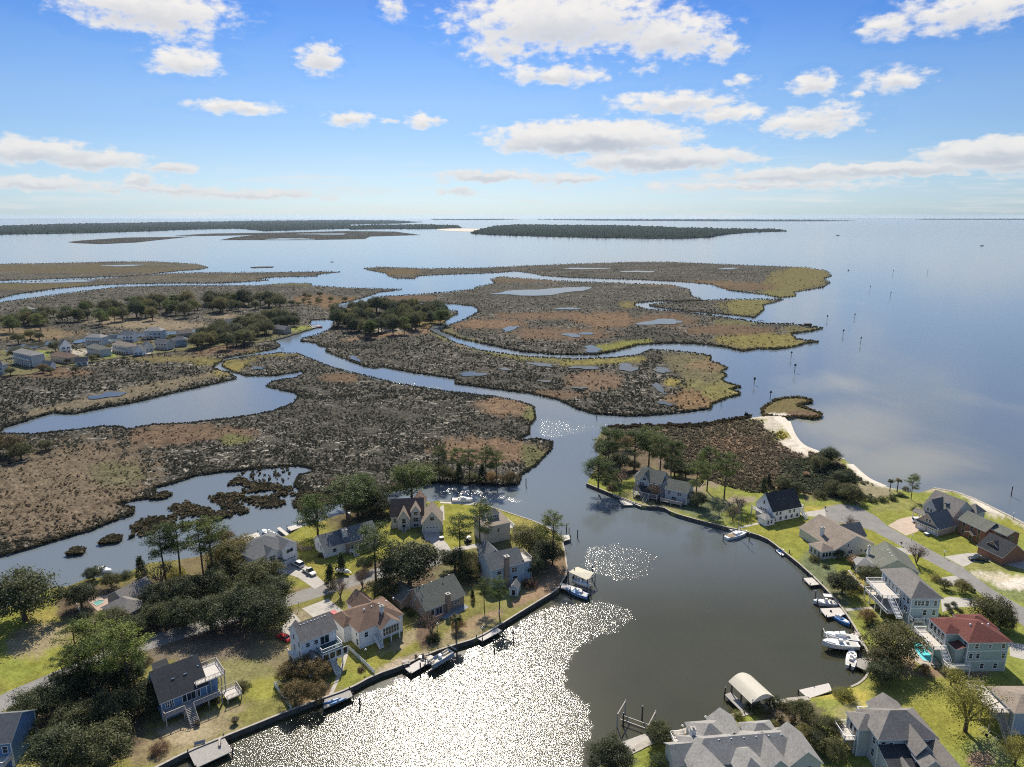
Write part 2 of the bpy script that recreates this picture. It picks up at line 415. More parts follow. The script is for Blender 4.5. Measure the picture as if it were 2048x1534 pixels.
# ------------------------------------------------------------------ water, sea bed, haze
def water_material():
    m = bpy.data.materials.new('water'); m.use_nodes = True; m.node_tree.nodes.clear(); g = G(m.node_tree)
    co = g.add('ShaderNodeTexCoord').outputs['Object']
    ruf = g.add('ShaderNodeAttribute', attribute_name='ruffle').outputs['Fac']
    shal = g.add('ShaderNodeAttribute', attribute_name='shallow').outputs['Fac']
    calm = g.add('ShaderNodeAttribute', attribute_name='calm').outputs['Fac']
    big = g.noise(co, .022, 4, .6).outputs[0]
    ruf2 = g.ramp(g.math('ADD', ruf, g.math('MULTIPLY_ADD', g.noise(co, .16, 6, .75).outputs[0], 1.5, -.75)), .40, .78)
    st = g.add('ShaderNodeVectorMath', operation='MULTIPLY', ins={0: co, 1: (.004, .0012, 1)}).outputs[0]
    wind = g.ramp(g.noise(st, 1.0, 4, .6).outputs[0], .35, .7)
    v1 = g.noise(co, 4.6, 2, .6); v2 = g.noise(co, 13, 1, .5)
    def sl(nn, amp):
        s1 = g.add('ShaderNodeVectorMath', operation='SUBTRACT', ins={0: nn.outputs['Color'], 1: (.5, .5, .5)}).outputs[0]
        s2 = g.add('ShaderNodeVectorMath', operation='SCALE', ins={0: s1}); g.l.new(amp, s2.inputs['Scale']); return s2.outputs[0]
    ampA = g.math('MULTIPLY', g.math('MULTIPLY_ADD', wind, .05, .04), g.math('MULTIPLY_ADD', calm, -.8, 1))
    dist = g.add('ShaderNodeVectorMath', operation='LENGTH', ins={0: co}).outputs[1]
    ampA = g.math('MULTIPLY', ampA, g.ramp(dist, 450, 1700, 1.5, .30))
    amp = g.math('ADD', ampA, g.math('MULTIPLY', ruf2, .95))
    s = g.add('ShaderNodeVectorMath', operation='ADD', ins={0: sl(v1, amp), 1: sl(v2, g.math('MULTIPLY', amp, .55))}).outputs[0]
    s = g.add('ShaderNodeVectorMath', operation='MULTIPLY', ins={0: s, 1: (1, 1, 0)}).outputs[0]
    N = g.add('ShaderNodeVectorMath', operation='NORMALIZE', ins={0: g.add('ShaderNodeVectorMath', operation='ADD', ins={0: s, 1: (0, 0, 1)}).outputs[0]}).outputs[0]
    sn = g.ramp(g.math('ADD', shal, g.math('MULTIPLY_ADD', g.noise(g.add('ShaderNodeVectorMath', operation='MULTIPLY', ins={0: co, 1: (1, .45, 1)}).outputs[0], .016, 5, .62, .6).outputs[0], 1.2, -.6)), .1, .9)
    c = g.mix(g.ramp(big, .3, .7), (.042, .042, .022), (.054, .052, .028))
    c = g.mix(g.add('ShaderNodeAttribute', attribute_name='open').outputs['Fac'], c, (.135, .160, .172))
    c = g.mix(sn, c, (.27, .265, .205))
    bs = g.add('ShaderNodeBsdfPrincipled', ins={'Base Color': c, 'Roughness': .13, 'IOR': 1.38, 'Specular IOR Level': .5, 'Normal': N})
    g.l.new(bs.outputs[0], g.add('ShaderNodeOutputMaterial').inputs[0])
    return m
M_WATER = water_material()
REDGE = CAM_H*FPX/CP/(437-V0)*1.0
def soft(poly, u, v, rad):
    """soft membership of a pixel polygon through a few shifted tests"""
    r = np.zeros(len(u)); k = 0
    for dx, dy in ((0, 0), (1, 0), (-1, 0), (0, 1), (0, -1), (.7, .7), (-.7, .7), (.7, -.7), (-.7, -.7)):
        r += inside(poly, u+dx*rad, v+dy*rad*.6); k += 1
    return r/k
ang = np.radians(np.concatenate([np.arange(-180, -46, 6.0), np.arange(-46, 46.01, .45), np.arange(52, 180, 6.0)]))
nr = 400; rad = 40*(REDGE/40)**(np.arange(nr)/(nr-1))
A_, R_ = np.meshgrid(ang, rad)
X_, Y_ = (R_*np.sin(A_)).ravel(), (R_*np.cos(A_)).ravel()
U_, V_ = proj(X_, Y_); front = (Y_ > 60)
ruf = np.zeros(len(X_))
RUF = [([(450,1560),(430,1500),(520,1450),(640,1425),(730,1385),(830,1350),(900,1320),(1000,1265),(1090,1215),(1170,1195),(1240,1205),(1285,1228),(1265,1255),(1180,1280),(1140,1330),(1130,1370),(1175,1400),(1198,1440),(1165,1500),(1150,1700),(450,1700)], 20, 1.0),
       ([(1160,1130),(1170,1095),(1230,1085),(1300,1100),(1345,1112),(1300,1130),(1310,1150),(1240,1165),(1190,1150)], 12, 1.0),
       ([(870,985),(890,972),(960,980),(1060,1000),(1050,1010),(960,998)], 6, .85),
       ([(1070,870),(1080,830),(1160,845),(1290,835),(1270,852),(1180,862),(1110,880)], 8, .8),
       ([(690,745),(760,755),(900,775),(880,790),(760,768)], 6, .7)]
for poly, rr_, a in RUF: ruf = np.maximum(ruf, soft(poly, U_, V_, rr_)*a)
SHAL = [(1700, 850, 140, 60, .75), (1620, 850, 60, 40, .8), (1800, 930, 150, 50, .75), (1900, 1000, 140, 45, .6), (1650, 770, 150, 30, .55), (1780, 700, 200, 40, .18), (1860, 830, 260, 110, .25), (1700, 900, 50, 25, .7), (1600, 600, 250, 40, .1)]
sh = np.zeros(len(X_))
for (cx, cy, rx, ry, a) in SHAL:
    q = ((U_-cx)/rx)**2+((V_-cy)/ry)**2; sh = np.maximum(sh, a*np.exp(-q*.8))
calm = np.zeros(len(X_))
for (cx, cy, rx, ry, a) in [(1450, 505, 700, 38, 1), (1300, 450, 900, 9, 1), (700, 505, 500, 10, .7), (200, 500, 300, 14, .6), (1200, 1000, 90, 50, .7), (1380, 1070, 140, 50, .8), (1560, 1200, 160, 140, .5), (1800, 560, 300, 20, .6), (150, 441, 420, 5, -14), (1800, 470, 420, 4, -5.0), (100, 478, 160, 9, -1.2)]:
    q = ((U_-cx)/rx)**2+((V_-cy)/ry)**2; calm = np.maximum(calm, a*np.exp(-q*1.2)) if a > 0 else calm+a*np.exp(-q*q)
opn = np.clip(1-(V_-(960+np.clip(900-U_, 0, 240)*.9))/290, 0, 1); opn = np.where(U_ < 700, 1, opn); opn = np.where((U_ > 1750) & (V_ < 1250), 1, opn); opn = opn*opn*(3-2*opn)
opn[(V_ > 1180) & (U_ > 250) & (U_ < 1000)] *= 0
opn = np.where((V_ > 1100) & (U_ > 540) & (U_ < 1100), 0, opn)
bad = (~front) | (U_ < -600) | (U_ > 2700)
for a in (ruf, sh, calm): a[bad] = 0
na = len(ang); i, j = np.meshgrid(np.arange(nr-1), np.arange(na), indexing='ij'); i = i.ravel(); j = j.ravel(); j2 = (j+1) % na
F = np.stack([i*na+j, (i+1)*na+j, (i+1)*na+j2, i*na+j2], 1)
V = np.stack([X_, Y_, np.zeros(len(X_))], 1)
cen = len(V); 
me = npmesh('water', V, F[:, ::-1], M_WATER, attrs={'ruffle': ruf, 'shallow': sh, 'calm': calm, 'open': opn}, smooth=False)
if me.polygons[0].normal.z < 0: me.flip_normals()
o = link(bpy.data.objects.new('water', me)); o['kind'] = 'structure'
mb = MB(); mb.face([(40.2*math.sin(a), 40.2*math.cos(a), -.004) for a in [-2*math.pi*k/48 for k in range(48)]]); o = mb.build('water', M_WATER); o['kind'] = 'structure'
o = MB().box(-REDGE, -REDGE, -9, REDGE, REDGE, -6).build('ground', mat('sea bed', (.12, .11, .08), .9, .2)); o['kind'] = 'structure'

hz = MB().box(-30000, -3000, -10.5, 30000, 30000, 116).build('haze', None); hz['kind'] = 'stuff'
hm = bpy.data.materials.new('haze'); hm.use_nodes = True; hm.node_tree.nodes.clear(); g = G(hm.node_tree)
pv = g.add('ShaderNodeVolumePrincipled', ins={'Color': (.62, .78, .97, 1), 'Density': 1.9e-5, 'Anisotropy': .3})
g.l.new(pv.outputs[0], g.add('ShaderNodeOutputMaterial').inputs['Volume'])
hz.data.materials.clear(); hz.data.materials.append(hm)

# ------------------------------------------------------------------ marsh
MB_, MG, MY, MS, MD, MT = (.130, .088, .062), (.150, .145, .052), (.21, .165, .06), (.42, .37, .29), (.060, .052, .040), (.20, .155, .11)
MBASE = (.066, .060, .048)
ZM = [(120, 985, 190, 85, (.135, .100, .072), -15), (230, 950, 60, 25, (.145, .125, .065)), (60, 960, 120, 30, (.14, .105, .075)), (345, 870, 90, 22, MB_, -5), (440, 868, 70, 14, MB_), (470, 880, 30, 10, MG),
      (1010, 813, 52, 20, (.175, .115, .078)), (975, 902, 105, 25, (.165, .108, .074), 2), (1062, 828, 13, 16, MG), (1070, 918, 22, 30, (.13, .125, .05), -40),
      (680, 756, 42, 9, MB_), (430, 700, 70, 10, MB_), (300, 648, 115, 11, MT, 3), (450, 633, 38, 5, MT), (30, 668, 120, 12, (.17, .125, .08)), (60, 745, 120, 10, MB_), (350, 718, 90, 6, (.15, .12, .06)),
      (460, 738, 42, 10, MY, -20), (440, 725, 60, 7, (.15, .125, .055)), (545, 707, 60, 7, (.14, .11, .05)), (240, 790, 200, 10, (.15, .12, .085), -12), (690, 608, 45, 12, (.20, .13, .07)), (640, 600, 50, 10, (.15, .10, .065)),
      (955, 692, 95, 8, (.19, .18, .06), 16), (1080, 716, 90, 7, (.19, .17, .06), 6), (1210, 722, 90, 7, (.18, .15, .06), -3), (860, 640, 40, 14, (.17, .12, .06)), (800, 668, 110, 4, (.20, .13, .09), -6), (760, 660, 40, 4, MS),
      (980, 648, 70, 9, (.17, .11, .075)), (1100, 632, 110, 7, (.15, .10, .07)), (1215, 640, 60, 16, (.16, .105, .072)), (1120, 668, 100, 12, (.14, .095, .068)), (900, 668, 40, 10, (.16, .14, .07), 35), (930, 690, 20, 6, MT),
      (1240, 692, 60, 8, (.21, .20, .05), -8), (1190, 762, 55, 18, (.155, .105, .075)), (1110, 790, 60, 9, MB_), (1430, 765, 60, 52, (.19, .17, .065), 30), (1390, 735, 60, 26, (.16, .135, .07), 20), (1420, 730, 40, 12, (.17, .12, .075)), (1390, 800, 55, 20, (.17, .11, .065)), (1440, 785, 34, 16, (.22, .19, .065)), (1345, 765, 16, 8, MY),
      (1590, 560, 70, 26, (.145, .12, .06), -15), (1560, 588, 45, 9, (.18, .16, .06)), (1400, 568, 120, 6, (.14, .10, .065)), (1500, 575, 60, 6, (.13, .09, .06)), (1500, 615, 55, 18, (.19, .165, .06)), (1530, 682, 95, 16, (.17, .14, .058)), (1450, 660, 90, 10, MB_), (1480, 645, 60, 5, (.15, .14, .06)), (1600, 660, 40, 7, (.14, .12, .055)), (1260, 610, 20, 6, (.16, .13, .06)), (1330, 640, 60, 12, MB_),
      (160, 538, 230, 9, (.11, .088, .058)), (330, 530, 100, 6, (.095, .084, .055)), (420, 556, 130, 5, (.10, .085, .055)), (60, 572, 160, 7, (.11, .09, .055)), (590, 566, 60, 5, (.13, .12, .055)), (820, 596, 60, 5, MB_), (1050, 560, 90, 5, (.12, .09, .065)), (800, 545, 50, 6, (.12, .09, .055))]
ZM = [z[:4]+((tuple(.64*a+.36*b for a, b in zip(z[4], MBASE)) if z[4][1] > z[4][0]*.84 else (z[4][0]*.96, z[4][1]*.98, z[4][2]*.92)),)+z[5:] for z in ZM]
M_MARSH = mat('marsh soil', None, 1.0, .30, .16, attr=True, var2=(7, .5), spec=0.0)
def add_flecks(m, amount=(.56, .60)):
    g = G(m.node_tree); bs = [n for n in m.node_tree.nodes if n.type == 'BSDF_PRINCIPLED'][0]
    src = bs.inputs['Base Color'].links[0].from_socket
    co = g.add('ShaderNodeTexCoord').outputs['Object']
    st = g.add('ShaderNodeVectorMath', operation='MULTIPLY', ins={0: co, 1: (.7, 1.2, 1)}).outputs[0]
    n = g.noise(st, .34, 6, .78, .5).outputs[0]; r = g.noise(co, .012, 3, .6).outputs[0]
    at_ = g.add('ShaderNodeAttribute', attribute_name='Col').outputs[0]
    br = g.ramp(g.add('ShaderNodeSeparateColor', ins={0: at_}).outputs[0], .085, .11, 1, 0)
    f = g.math('MULTIPLY', g.math('MULTIPLY', g.ramp(n, *amount), g.ramp(r, .34, .56, .12, 1)), br)
    src = g.mix(1.0, src, (1.08, 1.12, 1.14), 'MULTIPLY')
    c = g.mix(g.math('MULTIPLY', f, .8), src, (.46, .42, .35))
    g.l.new(c, bs.inputs['Base Color'])
add_flecks(M_MARSH, (.535, .615))
M1 = [(-520,880),(0,868),(68,869),(137,862),(205,854),(246,854),(253,861),(267,857),(308,850),(376,847),(478,835),(547,823),(588,806),(598,792),(588,784),(564,780),(533,772),(547,762),(595,755),(610,746),(601,741),(595,744),(547,751),(492,751),(461,741),(444,731),(450,722),(468,718),(513,711),(560,706),(595,707),(632,722),(663,735),(727,751),(790,767),(886,782),(997,795),(1044,805),(1067,814),(1071,835),(1058,854),(1058,868),(1036,876),(1045,882),(1071,878),(1104,884),(1102,898),(1071,930),(1042,949),(1036,968),(1004,971),(931,968),(874,965),(800,975),(740,985),(690,992),(655,990),(613,982),(588,971),(598,952),(626,944),(626,936),(600,930),(560,932),(500,938),(443,943),(391,950),(339,968),(308,974),(310,986),(325,992),(276,998),(235,1007),(243,1012),(268,1017),(266,1028),(216,1045),(182,1059),(104,1082),(52,1098),(0,1112),(-520,1160)]
M23 = [(-520,885),(-100,868),(3,861),(7,854),(34,847),(79,832),(106,825),(150,827),(191,818),(273,803),(342,786),(424,768),(472,757),(458,746),(427,738),(427,731),(444,722),(448,716),(468,712),(513,704),(552,697),(560,691),(550,684),(543,680),(625,657),(619,649),(622,640),(668,638),(667,655),(640,668),(605,678),(600,682),(632,685),(636,690),(654,695),(652,703),(695,719),(727,732),(752,736),(765,733),(822,744),(911,757),(911,767),(981,776),(1060,786),(1114,798),(1156,817),(1187,827),(1250,831),(1290,830),(1340,827),(1420,817),(1423,808),(1455,795),(1479,790),(1480,786),(1458,778),(1482,774),(1455,767),(1442,759),(1453,751),(1442,743),(1455,736),(1420,722),(1423,713),(1388,706),(1340,702),(1302,700),(1277,710),(1229,716),(1150,719),(1044,713),(965,702),(905,684),(873,668),(857,660),(863,652),(886,648),(895,636),(916,627),(913,622),(886,619),(876,611),(822,609),(760,610),(705,613),(680,620),(660,617),(657,611),(695,603),(727,595),(759,584),(803,579),(778,578),(695,576),(622,571),(622,567),(581,566),(513,571),(342,571),(239,574),(137,586),(0,605),(-520,650)]
M4 = [(-520,640),(0,596),(34,588),(120,576),(205,569),(342,566),(444,566),(513,562),(537,560),(513,558),(547,554),(636,552),(632,549),(678,544),(649,543),(513,545),(410,545),(335,547),(205,557),(0,567),(-520,578)]
M5 = [(-520,530),(0,528),(120,526),(239,523),(308,523),(393,528),(417,534),(403,538),(342,543),(273,552),(205,554),(0,561),(-520,570)]
M6 = [(727,536),(759,534),(854,537),(949,536),(1044,532),(1140,528),(1261,524),(1340,524),(1436,528),(1531,532),(1610,535),(1652,541),(1664,552),(1648,557),(1660,565),(1645,575),(1588,584),(1591,592),(1560,595),(1531,589),(1461,581),(1420,568),(1356,563),(1277,559),(1140,555),(1083,551),(1070,547),(1029,542),(981,546),(886,549),(835,552),(829,557),(790,556),(778,552),(771,546),(737,540)]
M7 = [(981,559),(1000,553),(1044,557),(1140,563),(1250,567),(1340,570),(1379,579),(1382,592),(1401,597),(1401,602),(1309,602),(1271,606),(1267,611),(1293,619),(1372,625),(1426,632),(1531,648),(1575,648),(1645,657),(1617,663),(1582,667),(1591,679),(1637,684),(1610,687),(1585,694),(1556,698),(1515,697),(1487,702),(1436,692),(1388,687),(1340,686),(1277,689),(1229,702),(1191,709),(1150,709),(1108,708),(1044,703),(981,690),(917,676),(883,662),(892,654),(933,638),(956,625),(957,617),(943,611),(886,606),(822,605),(752,603),(748,598),(759,594),(822,590),(879,586),(949,579),(949,575),(990,567)]
M8 = [(1298,610),(1340,605),(1448,599),(1566,599),(1547,605),(1525,610),(1528,619),(1509,635),(1467,630),(1372,622),(1309,614)]
for k_, (po, dv_) in enumerate(((M1, 4), (M23, 3), (M4, 2), (M5, 2), (M6, 2), (M7, 3), (M8, 2.5))):
    far = min(p[1] for p in po) < 700
    sheet('marsh_land', po, .45, MBASE, ZM, M_MARSH, 8, dv_, -1.2, bump=.5 if not far else .3, amp=1.5, seed=k_+1)
# small far islets
for po in ([(500,534),(520,533),(548,533),(545,535),(505,536)], [(135,484),(160,481),(250,475),(330,474),(385,473),(345,477),(270,485),(200,488),(150,486)],
           [(440,480),(470,474),(560,465),(690,462),(790,463),(842,470),(740,473),(730,478),(600,480),(520,480)], [(350,471),(420,467),(560,465),(640,466),(520,470),(400,472)]):
    sheet('marsh_land', po, .45, (.034, .032, .026), [], M_MARSH, 14, 1.5, -1.2, bump=.6, amp=.3, seed=9)
# ponds lying in the marsh
PONDS = [(1085, 583, 100, 5.5, -2), (1323, 644, 46, 5, 0), (1145, 670, 16, 4, 0), (1172, 667, 14, 2.5, -5), (1020, 657, 18, 3.5, -10), (1082, 729, 26, 3, 8), (945, 748, 28, 4, -3), (1170, 735, 26, 3, 0), (1255, 735, 18, 8, 0), (1325, 740, 16, 5, 10), (1318, 776, 14, 6, 30), (1330, 806, 14, 4, 10), (215, 790, 36, 5, -5), (1185, 698, 18, 6, 10), (1135, 617, 20, 2, 0),
         (1170, 537, 38, 1.5, 0), (1275, 543, 30, 1.5, 0), (1457, 537, 17, 1.3, 0), (245, 531, 35, 1.5, 0), (100, 563, 105, 2.2, -2), (516, 736, 14, 1.6, 0), (380, 662, 42, 3.5, -8), (60, 693, 60, 4.5, -10), (200, 678, 60, 5, -8), (300, 668, 45, 3.5, -6), (710, 717, 14, 3, 25), (1010, 738, 12, 2, 0), (1160, 775, 14, 2, 0), (1090, 762, 12, 2, 0), (580, 478, 40, 1.6, 0), (650, 468, 40, 1.2, 0), (565, 695, 3, 1, 0)]
for (u, v, ru, rv, a) in PONDS:
    pts = []; a = R(a); rr_ = random.Random(int(u+v)); n = 26; ph = [rr_.uniform(0, 6.3) for _ in range(3)]
    for k in range(n):
        t = 2*math.pi*k/n; s_ = 1+.22*math.sin(2*t+ph[0])+.16*math.sin(3*t+ph[1])+.12*math.sin(5*t+ph[2])+rr_.uniform(-.1, .1)
        x, y = ru*math.cos(t)*s_, rv*math.sin(t)*s_
        pts.append((u+x*math.cos(a)-y*math.sin(a)*1.0, v+x*math.sin(a)+y*math.cos(a)))
    flat('pond_water', pts, 1.02 if v > 500 else 1.2, M_WATER)

def tufts(name, U, Vv, col, z, size, blades=7, kind='stuff'):
    """many grass clumps in one mesh: each a fan of leaning blades"""
    n = len(U); x, y = atn(U, Vv, z)
    s = size*rng.uniform(.6, 1.35, n)
    th = rng.uniform(0, 2*np.pi, (n, blades)); lean = rng.uniform(.15, .75, (n, blades)); hh = rng.uniform(.55, 1.1, (n, blades))
    w = rng.uniform(.22, .42, (n, blades))
    bx = x[:, None]+np.cos(th)*.18*s[:, None]; by = y[:, None]+np.sin(th)*.18*s[:, None]
    px_, py_ = -np.sin(th), np.cos(th)
    tx = x[:, None]+np.cos(th)*lean*s[:, None]; ty = y[:, None]+np.sin(th)*lean*s[:, None]; tz = z+hh*s[:, None]*.8
    w = w*s[:, None]
    V = np.stack([np.stack([bx-px_*w, by-py_*w, np.full_like(bx, z)], -1), np.stack([bx+px_*w, by+py_*w, np.full_like(bx, z)], -1),
                  np.stack([tx+px_*w*.8, ty+py_*w*.8, tz], -1), np.stack([tx-px_*w*.8, ty-py_*w*.8, tz*.97], -1)], 2).reshape(-1, 3)
    F = np.arange(len(V)).reshape(-1, 4)
    c = np.repeat(col*rng.uniform(.75, 1.25, (n, 1)), blades*4, axis=0)
    me = npmesh(name, V, F, M_GRASSY, c)
    o = link(bpy.data.objects.new(name, me)); o['kind'] = kind
    return o
def grassmat():
    m = bpy.data.materials.new('marsh grass'); m.use_nodes = True; m.node_tree.nodes.clear(); g = G(m.node_tree)
    c = g.add('ShaderNodeAttribute', attribute_name='Col').outputs[0]
    a = g.add('ShaderNodeBsdfDiffuse', ins={0: c}); b = g.add('ShaderNodeBsdfTranslucent', ins={0: c})
    mx = g.add('ShaderNodeMixShader', ins={0: .4, 1: a.outputs[0], 2: b.outputs[0]})
    g.l.new(mx.outputs[0], g.add('ShaderNodeOutputMaterial').inputs[0]); return m
M_GRASSY = grassmat()
def scatter(poly, n, vmin=0, vmax=9999):
    us = [p[0] for p in poly]; vs = [p[1] for p in poly]
    U = rng.uniform(max(min(us), -60), min(max(us), 2110), n); Vv = rng.uniform(max(min(vs), vmin), min(max(vs), vmax), n)
    m = inside(poly, U, Vv); return U[m], Vv[m]
def edge_pts(poly, step):
    o = []
    for i in range(len(poly)):
        x1, y1 = poly[i]; x2, y2 = poly[(i+1) % len(poly)]
        if x1 < -400 and x2 < -400: continue
        k = max(1, int(math.hypot(x2-x1, (y2-y1)*2)/step))
        for j in range(k):
            t = (j+random.random())/k; o.append((x1+(x2-x1)*t+random.uniform(-1.5, 1.5), y1+(y2-y1)*t+random.uniform(-.8, .8)))
    return np.array([p[0] for p in o]), np.array([p[1] for p in o])
def hue(U, Vv, mixv=.5):
    c = paint(U, Vv, (.074, .070, .054), ZM, 1)
    return c*np.array([1.08, 1.16, 1.12])
def near_clumps(poly, n, vmin, vmax, size, name='marsh_grass'):
    U, Vv = scatter(poly, n, vmin, vmax)
    # leave bare gaps
    gx, gy = atn(U, Vv, .5)
    gap = np.sin(gx*.21+np.sin(gy*.13)*2)+np.sin(gy*.19+gx*.07)+rng.uniform(-1, 1, len(U))
    m = gap > -1.0; U, Vv = U[m], Vv[m]
    z_ = paint(U, Vv, (0, 0, 0), [z[:4]+((1, 1, 1),)+z[5:] for z in ZM], 1)[:, 0]; m = rng.random(len(U)) > z_*.85
    for (pu, pv, ru, rv, a) in PONDS: m &= ((U-pu)/(ru*1.25))**2+((Vv-pv)/(rv*1.3+1.5))**2 > 1
    U, Vv = U[m], Vv[m]
    tufts(name, U, Vv, hue(U, Vv), .5, size*rng.uniform(.8, 1.2, len(U)))
near_clumps(M1, 60000, 780, 1115, .72)
near_clumps(M1, 12000, 700, 800, 1.0)
near_clumps(M23, 30000, 690, 870, 1.0)
near_clumps(M7, 12000, 560, 712, 1.1)
near_clumps(M6, 6000, 524, 596, 1.3)
near_clumps(M23, 18000, 568, 700, 1.1)
near_clumps(M8, 1500, 598, 636, 1.1)
for po, st, sz in ((M1, 1.6, .95), (M23, 1.8, 1.2), (M4, 3, 1.6), (M5, 3, 1.6), (M6, 2.5, 1.6), (M7, 2, 1.6), (M8, 2, 1.5)):
    U, Vv = edge_pts(po, st)
    c = paint(U, Vv, (.055, .052, .032), [], 1)*.8+hue(U, Vv)*.3
    tufts('marsh_grass', U, Vv, c, .3, sz)
# reed islets in the channel
IS = [[(240,1070),(300,1032),(345,1012),(400,998),(450,985),(500,990),(560,985),(596,990),(606,1000),(560,1012),(500,1025),(430,1042),(300,1070),(255,1078)],
      [(455,972),(480,956),(500,966),(540,970),(560,960),(590,980),(540,990),(480,985)], [(135,1112),(150,1101),(168,1102),(160,1110)], [(200,1090),(222,1075),(242,1076),(236,1086)],
      [(300,1000),(330,985),(345,990),(330,998)], [(585,1010),(600,985),(660,990),(700,1000),(650,1010),(600,1022)]]
for k, po in enumerate(IS):
    U, Vv = scatter(po, 4200 if k == 0 else 900)
    gx, gy = atn(U, Vv, .1)
    gp = np.sin(gx*.33+np.sin(gy*.25)*2)+np.sin(gy*.41+gx*.15)+rng.uniform(-.7, .7, len(U))
    m = gp > (-.15 if k < 2 else -1.5); U, Vv = U[m], Vv[m]
    c = np.where(rng.random((len(U), 1)) < .3, np.array([[.19, .155, .10]]), np.array([[.095, .085, .052]]))
    tufts('reed_islet', U, Vv, c, -.05, 1.35)
U = rng.uniform(470, 580, 60); Vv = rng.uniform(935, 965, 60); tufts('reed_islet', U, Vv, np.tile([[.09, .08, .05]], (60, 1)), -.05, 1.1)

# ------------------------------------------------------------------ far wooded land
M_FARW = mat('far woods', (.022, .032, .022), .95, .35, .02, col2=(.032, .038, .026), var2=(6, .4), spec=0.0)
def woods(poly, h0, h1, du, dv, name='woods'):
    def hf(u, v, zz, edge):
        r = rng.uniform(h0, h1, len(u)); r[edge] = .8+rng.uniform(0, h0*.6, edge.sum()); return r
    o = sheet(name, poly, 1.0, (.04, .05, .035), [], M_FARW, du, dv, -1, amp=.35, seed=4, hfun=hf); o['kind'] = 'stuff'
woods([(-520,457),(0,452),(120,448),(239,446),(410,443.5),(513,441.5),(700,440),(790,441),(845,444),(800,447),(700,449),(700,457),(600,460),(530,462),(478,457),(376,459),(308,462),(171,466),(0,469),(-520,473)], 5, 16, 5, .9)
woods([(690,452),(760,449.5),(860,449),(915,451),(925,456),(870,458),(780,458),(700,459)], 5, 14, 5, .9)
woods([(940,466),(960,459),(992,452),(1033,449),(1120,450),(1250,451),(1350,455),(1450,457.5),(1556,459),(1574,462.5),(1497,465),(1450,469),(1417,475),(1360,477),(1300,477),(1128,474),(992,470),(950,468)], 5, 16, 5, 1.0)
woods([(1075,439.3),(1200,438.6),(1400,439),(1600,440),(1710,441.8),(1600,442.6),(1400,442.3),(1200,441)], 10, 26, 6, .6)
woods([(860,438.6),(990,438.2),(1040,439.2),(960,440),(870,439.8)], 10, 22, 6, .5)
woods([(1830,438.4),(2048,437.9),(2300,438),(2300,439.6),(2048,439.6),(1850,439.3)], 10, 22, 6, .5)
flat('sandbar', [(868,458.5),(905,456.5),(960,457.5),(992,459.5),(975,462.5),(930,463.5),(885,461)], .7, M_SAND, 2, thick=1.5)
# ------------------------------------------------------------------ neighbourhood ground
LG, LD, LT, SOIL, LDK = (.225, .225, .048), (.19, .178, .06), (.27, .225, .13), (.13, .10, .07), (.13, .155, .045)
M_LAWN = mat('lawn', None, 1.0, .22, .30, attr=True, var2=(7, .28), spec=0.0)
PA = [(-260,1290),(-60,1235),(60,1200),(103,1174),(135,1173),(170,1158),(215,1152),(249,1148),(272,1137),(300,1125),(345,1121),(396,1113),(440,1096),(481,1082),(502,1082),(545,1078),(576,1070),(605,1053),(637,1044),(675,1030),(740,1012),(790,1008),(840,1004),(879,1002),(954,1006),(967,1009),(1019,1026),(1085,1048),(1118,1070),(1124,1080),(1130,1106),(1135,1145),(1122,1166),(1118,1177),(1058,1213),(999,1250),(954,1276),(907,1290),(865,1304),(804,1331),(748,1350),(699,1377),(645,1396),(582,1420),(577,1421),(451,1472),(376,1502),(314,1534),(200,1590),(60,1680),(-260,1760)]
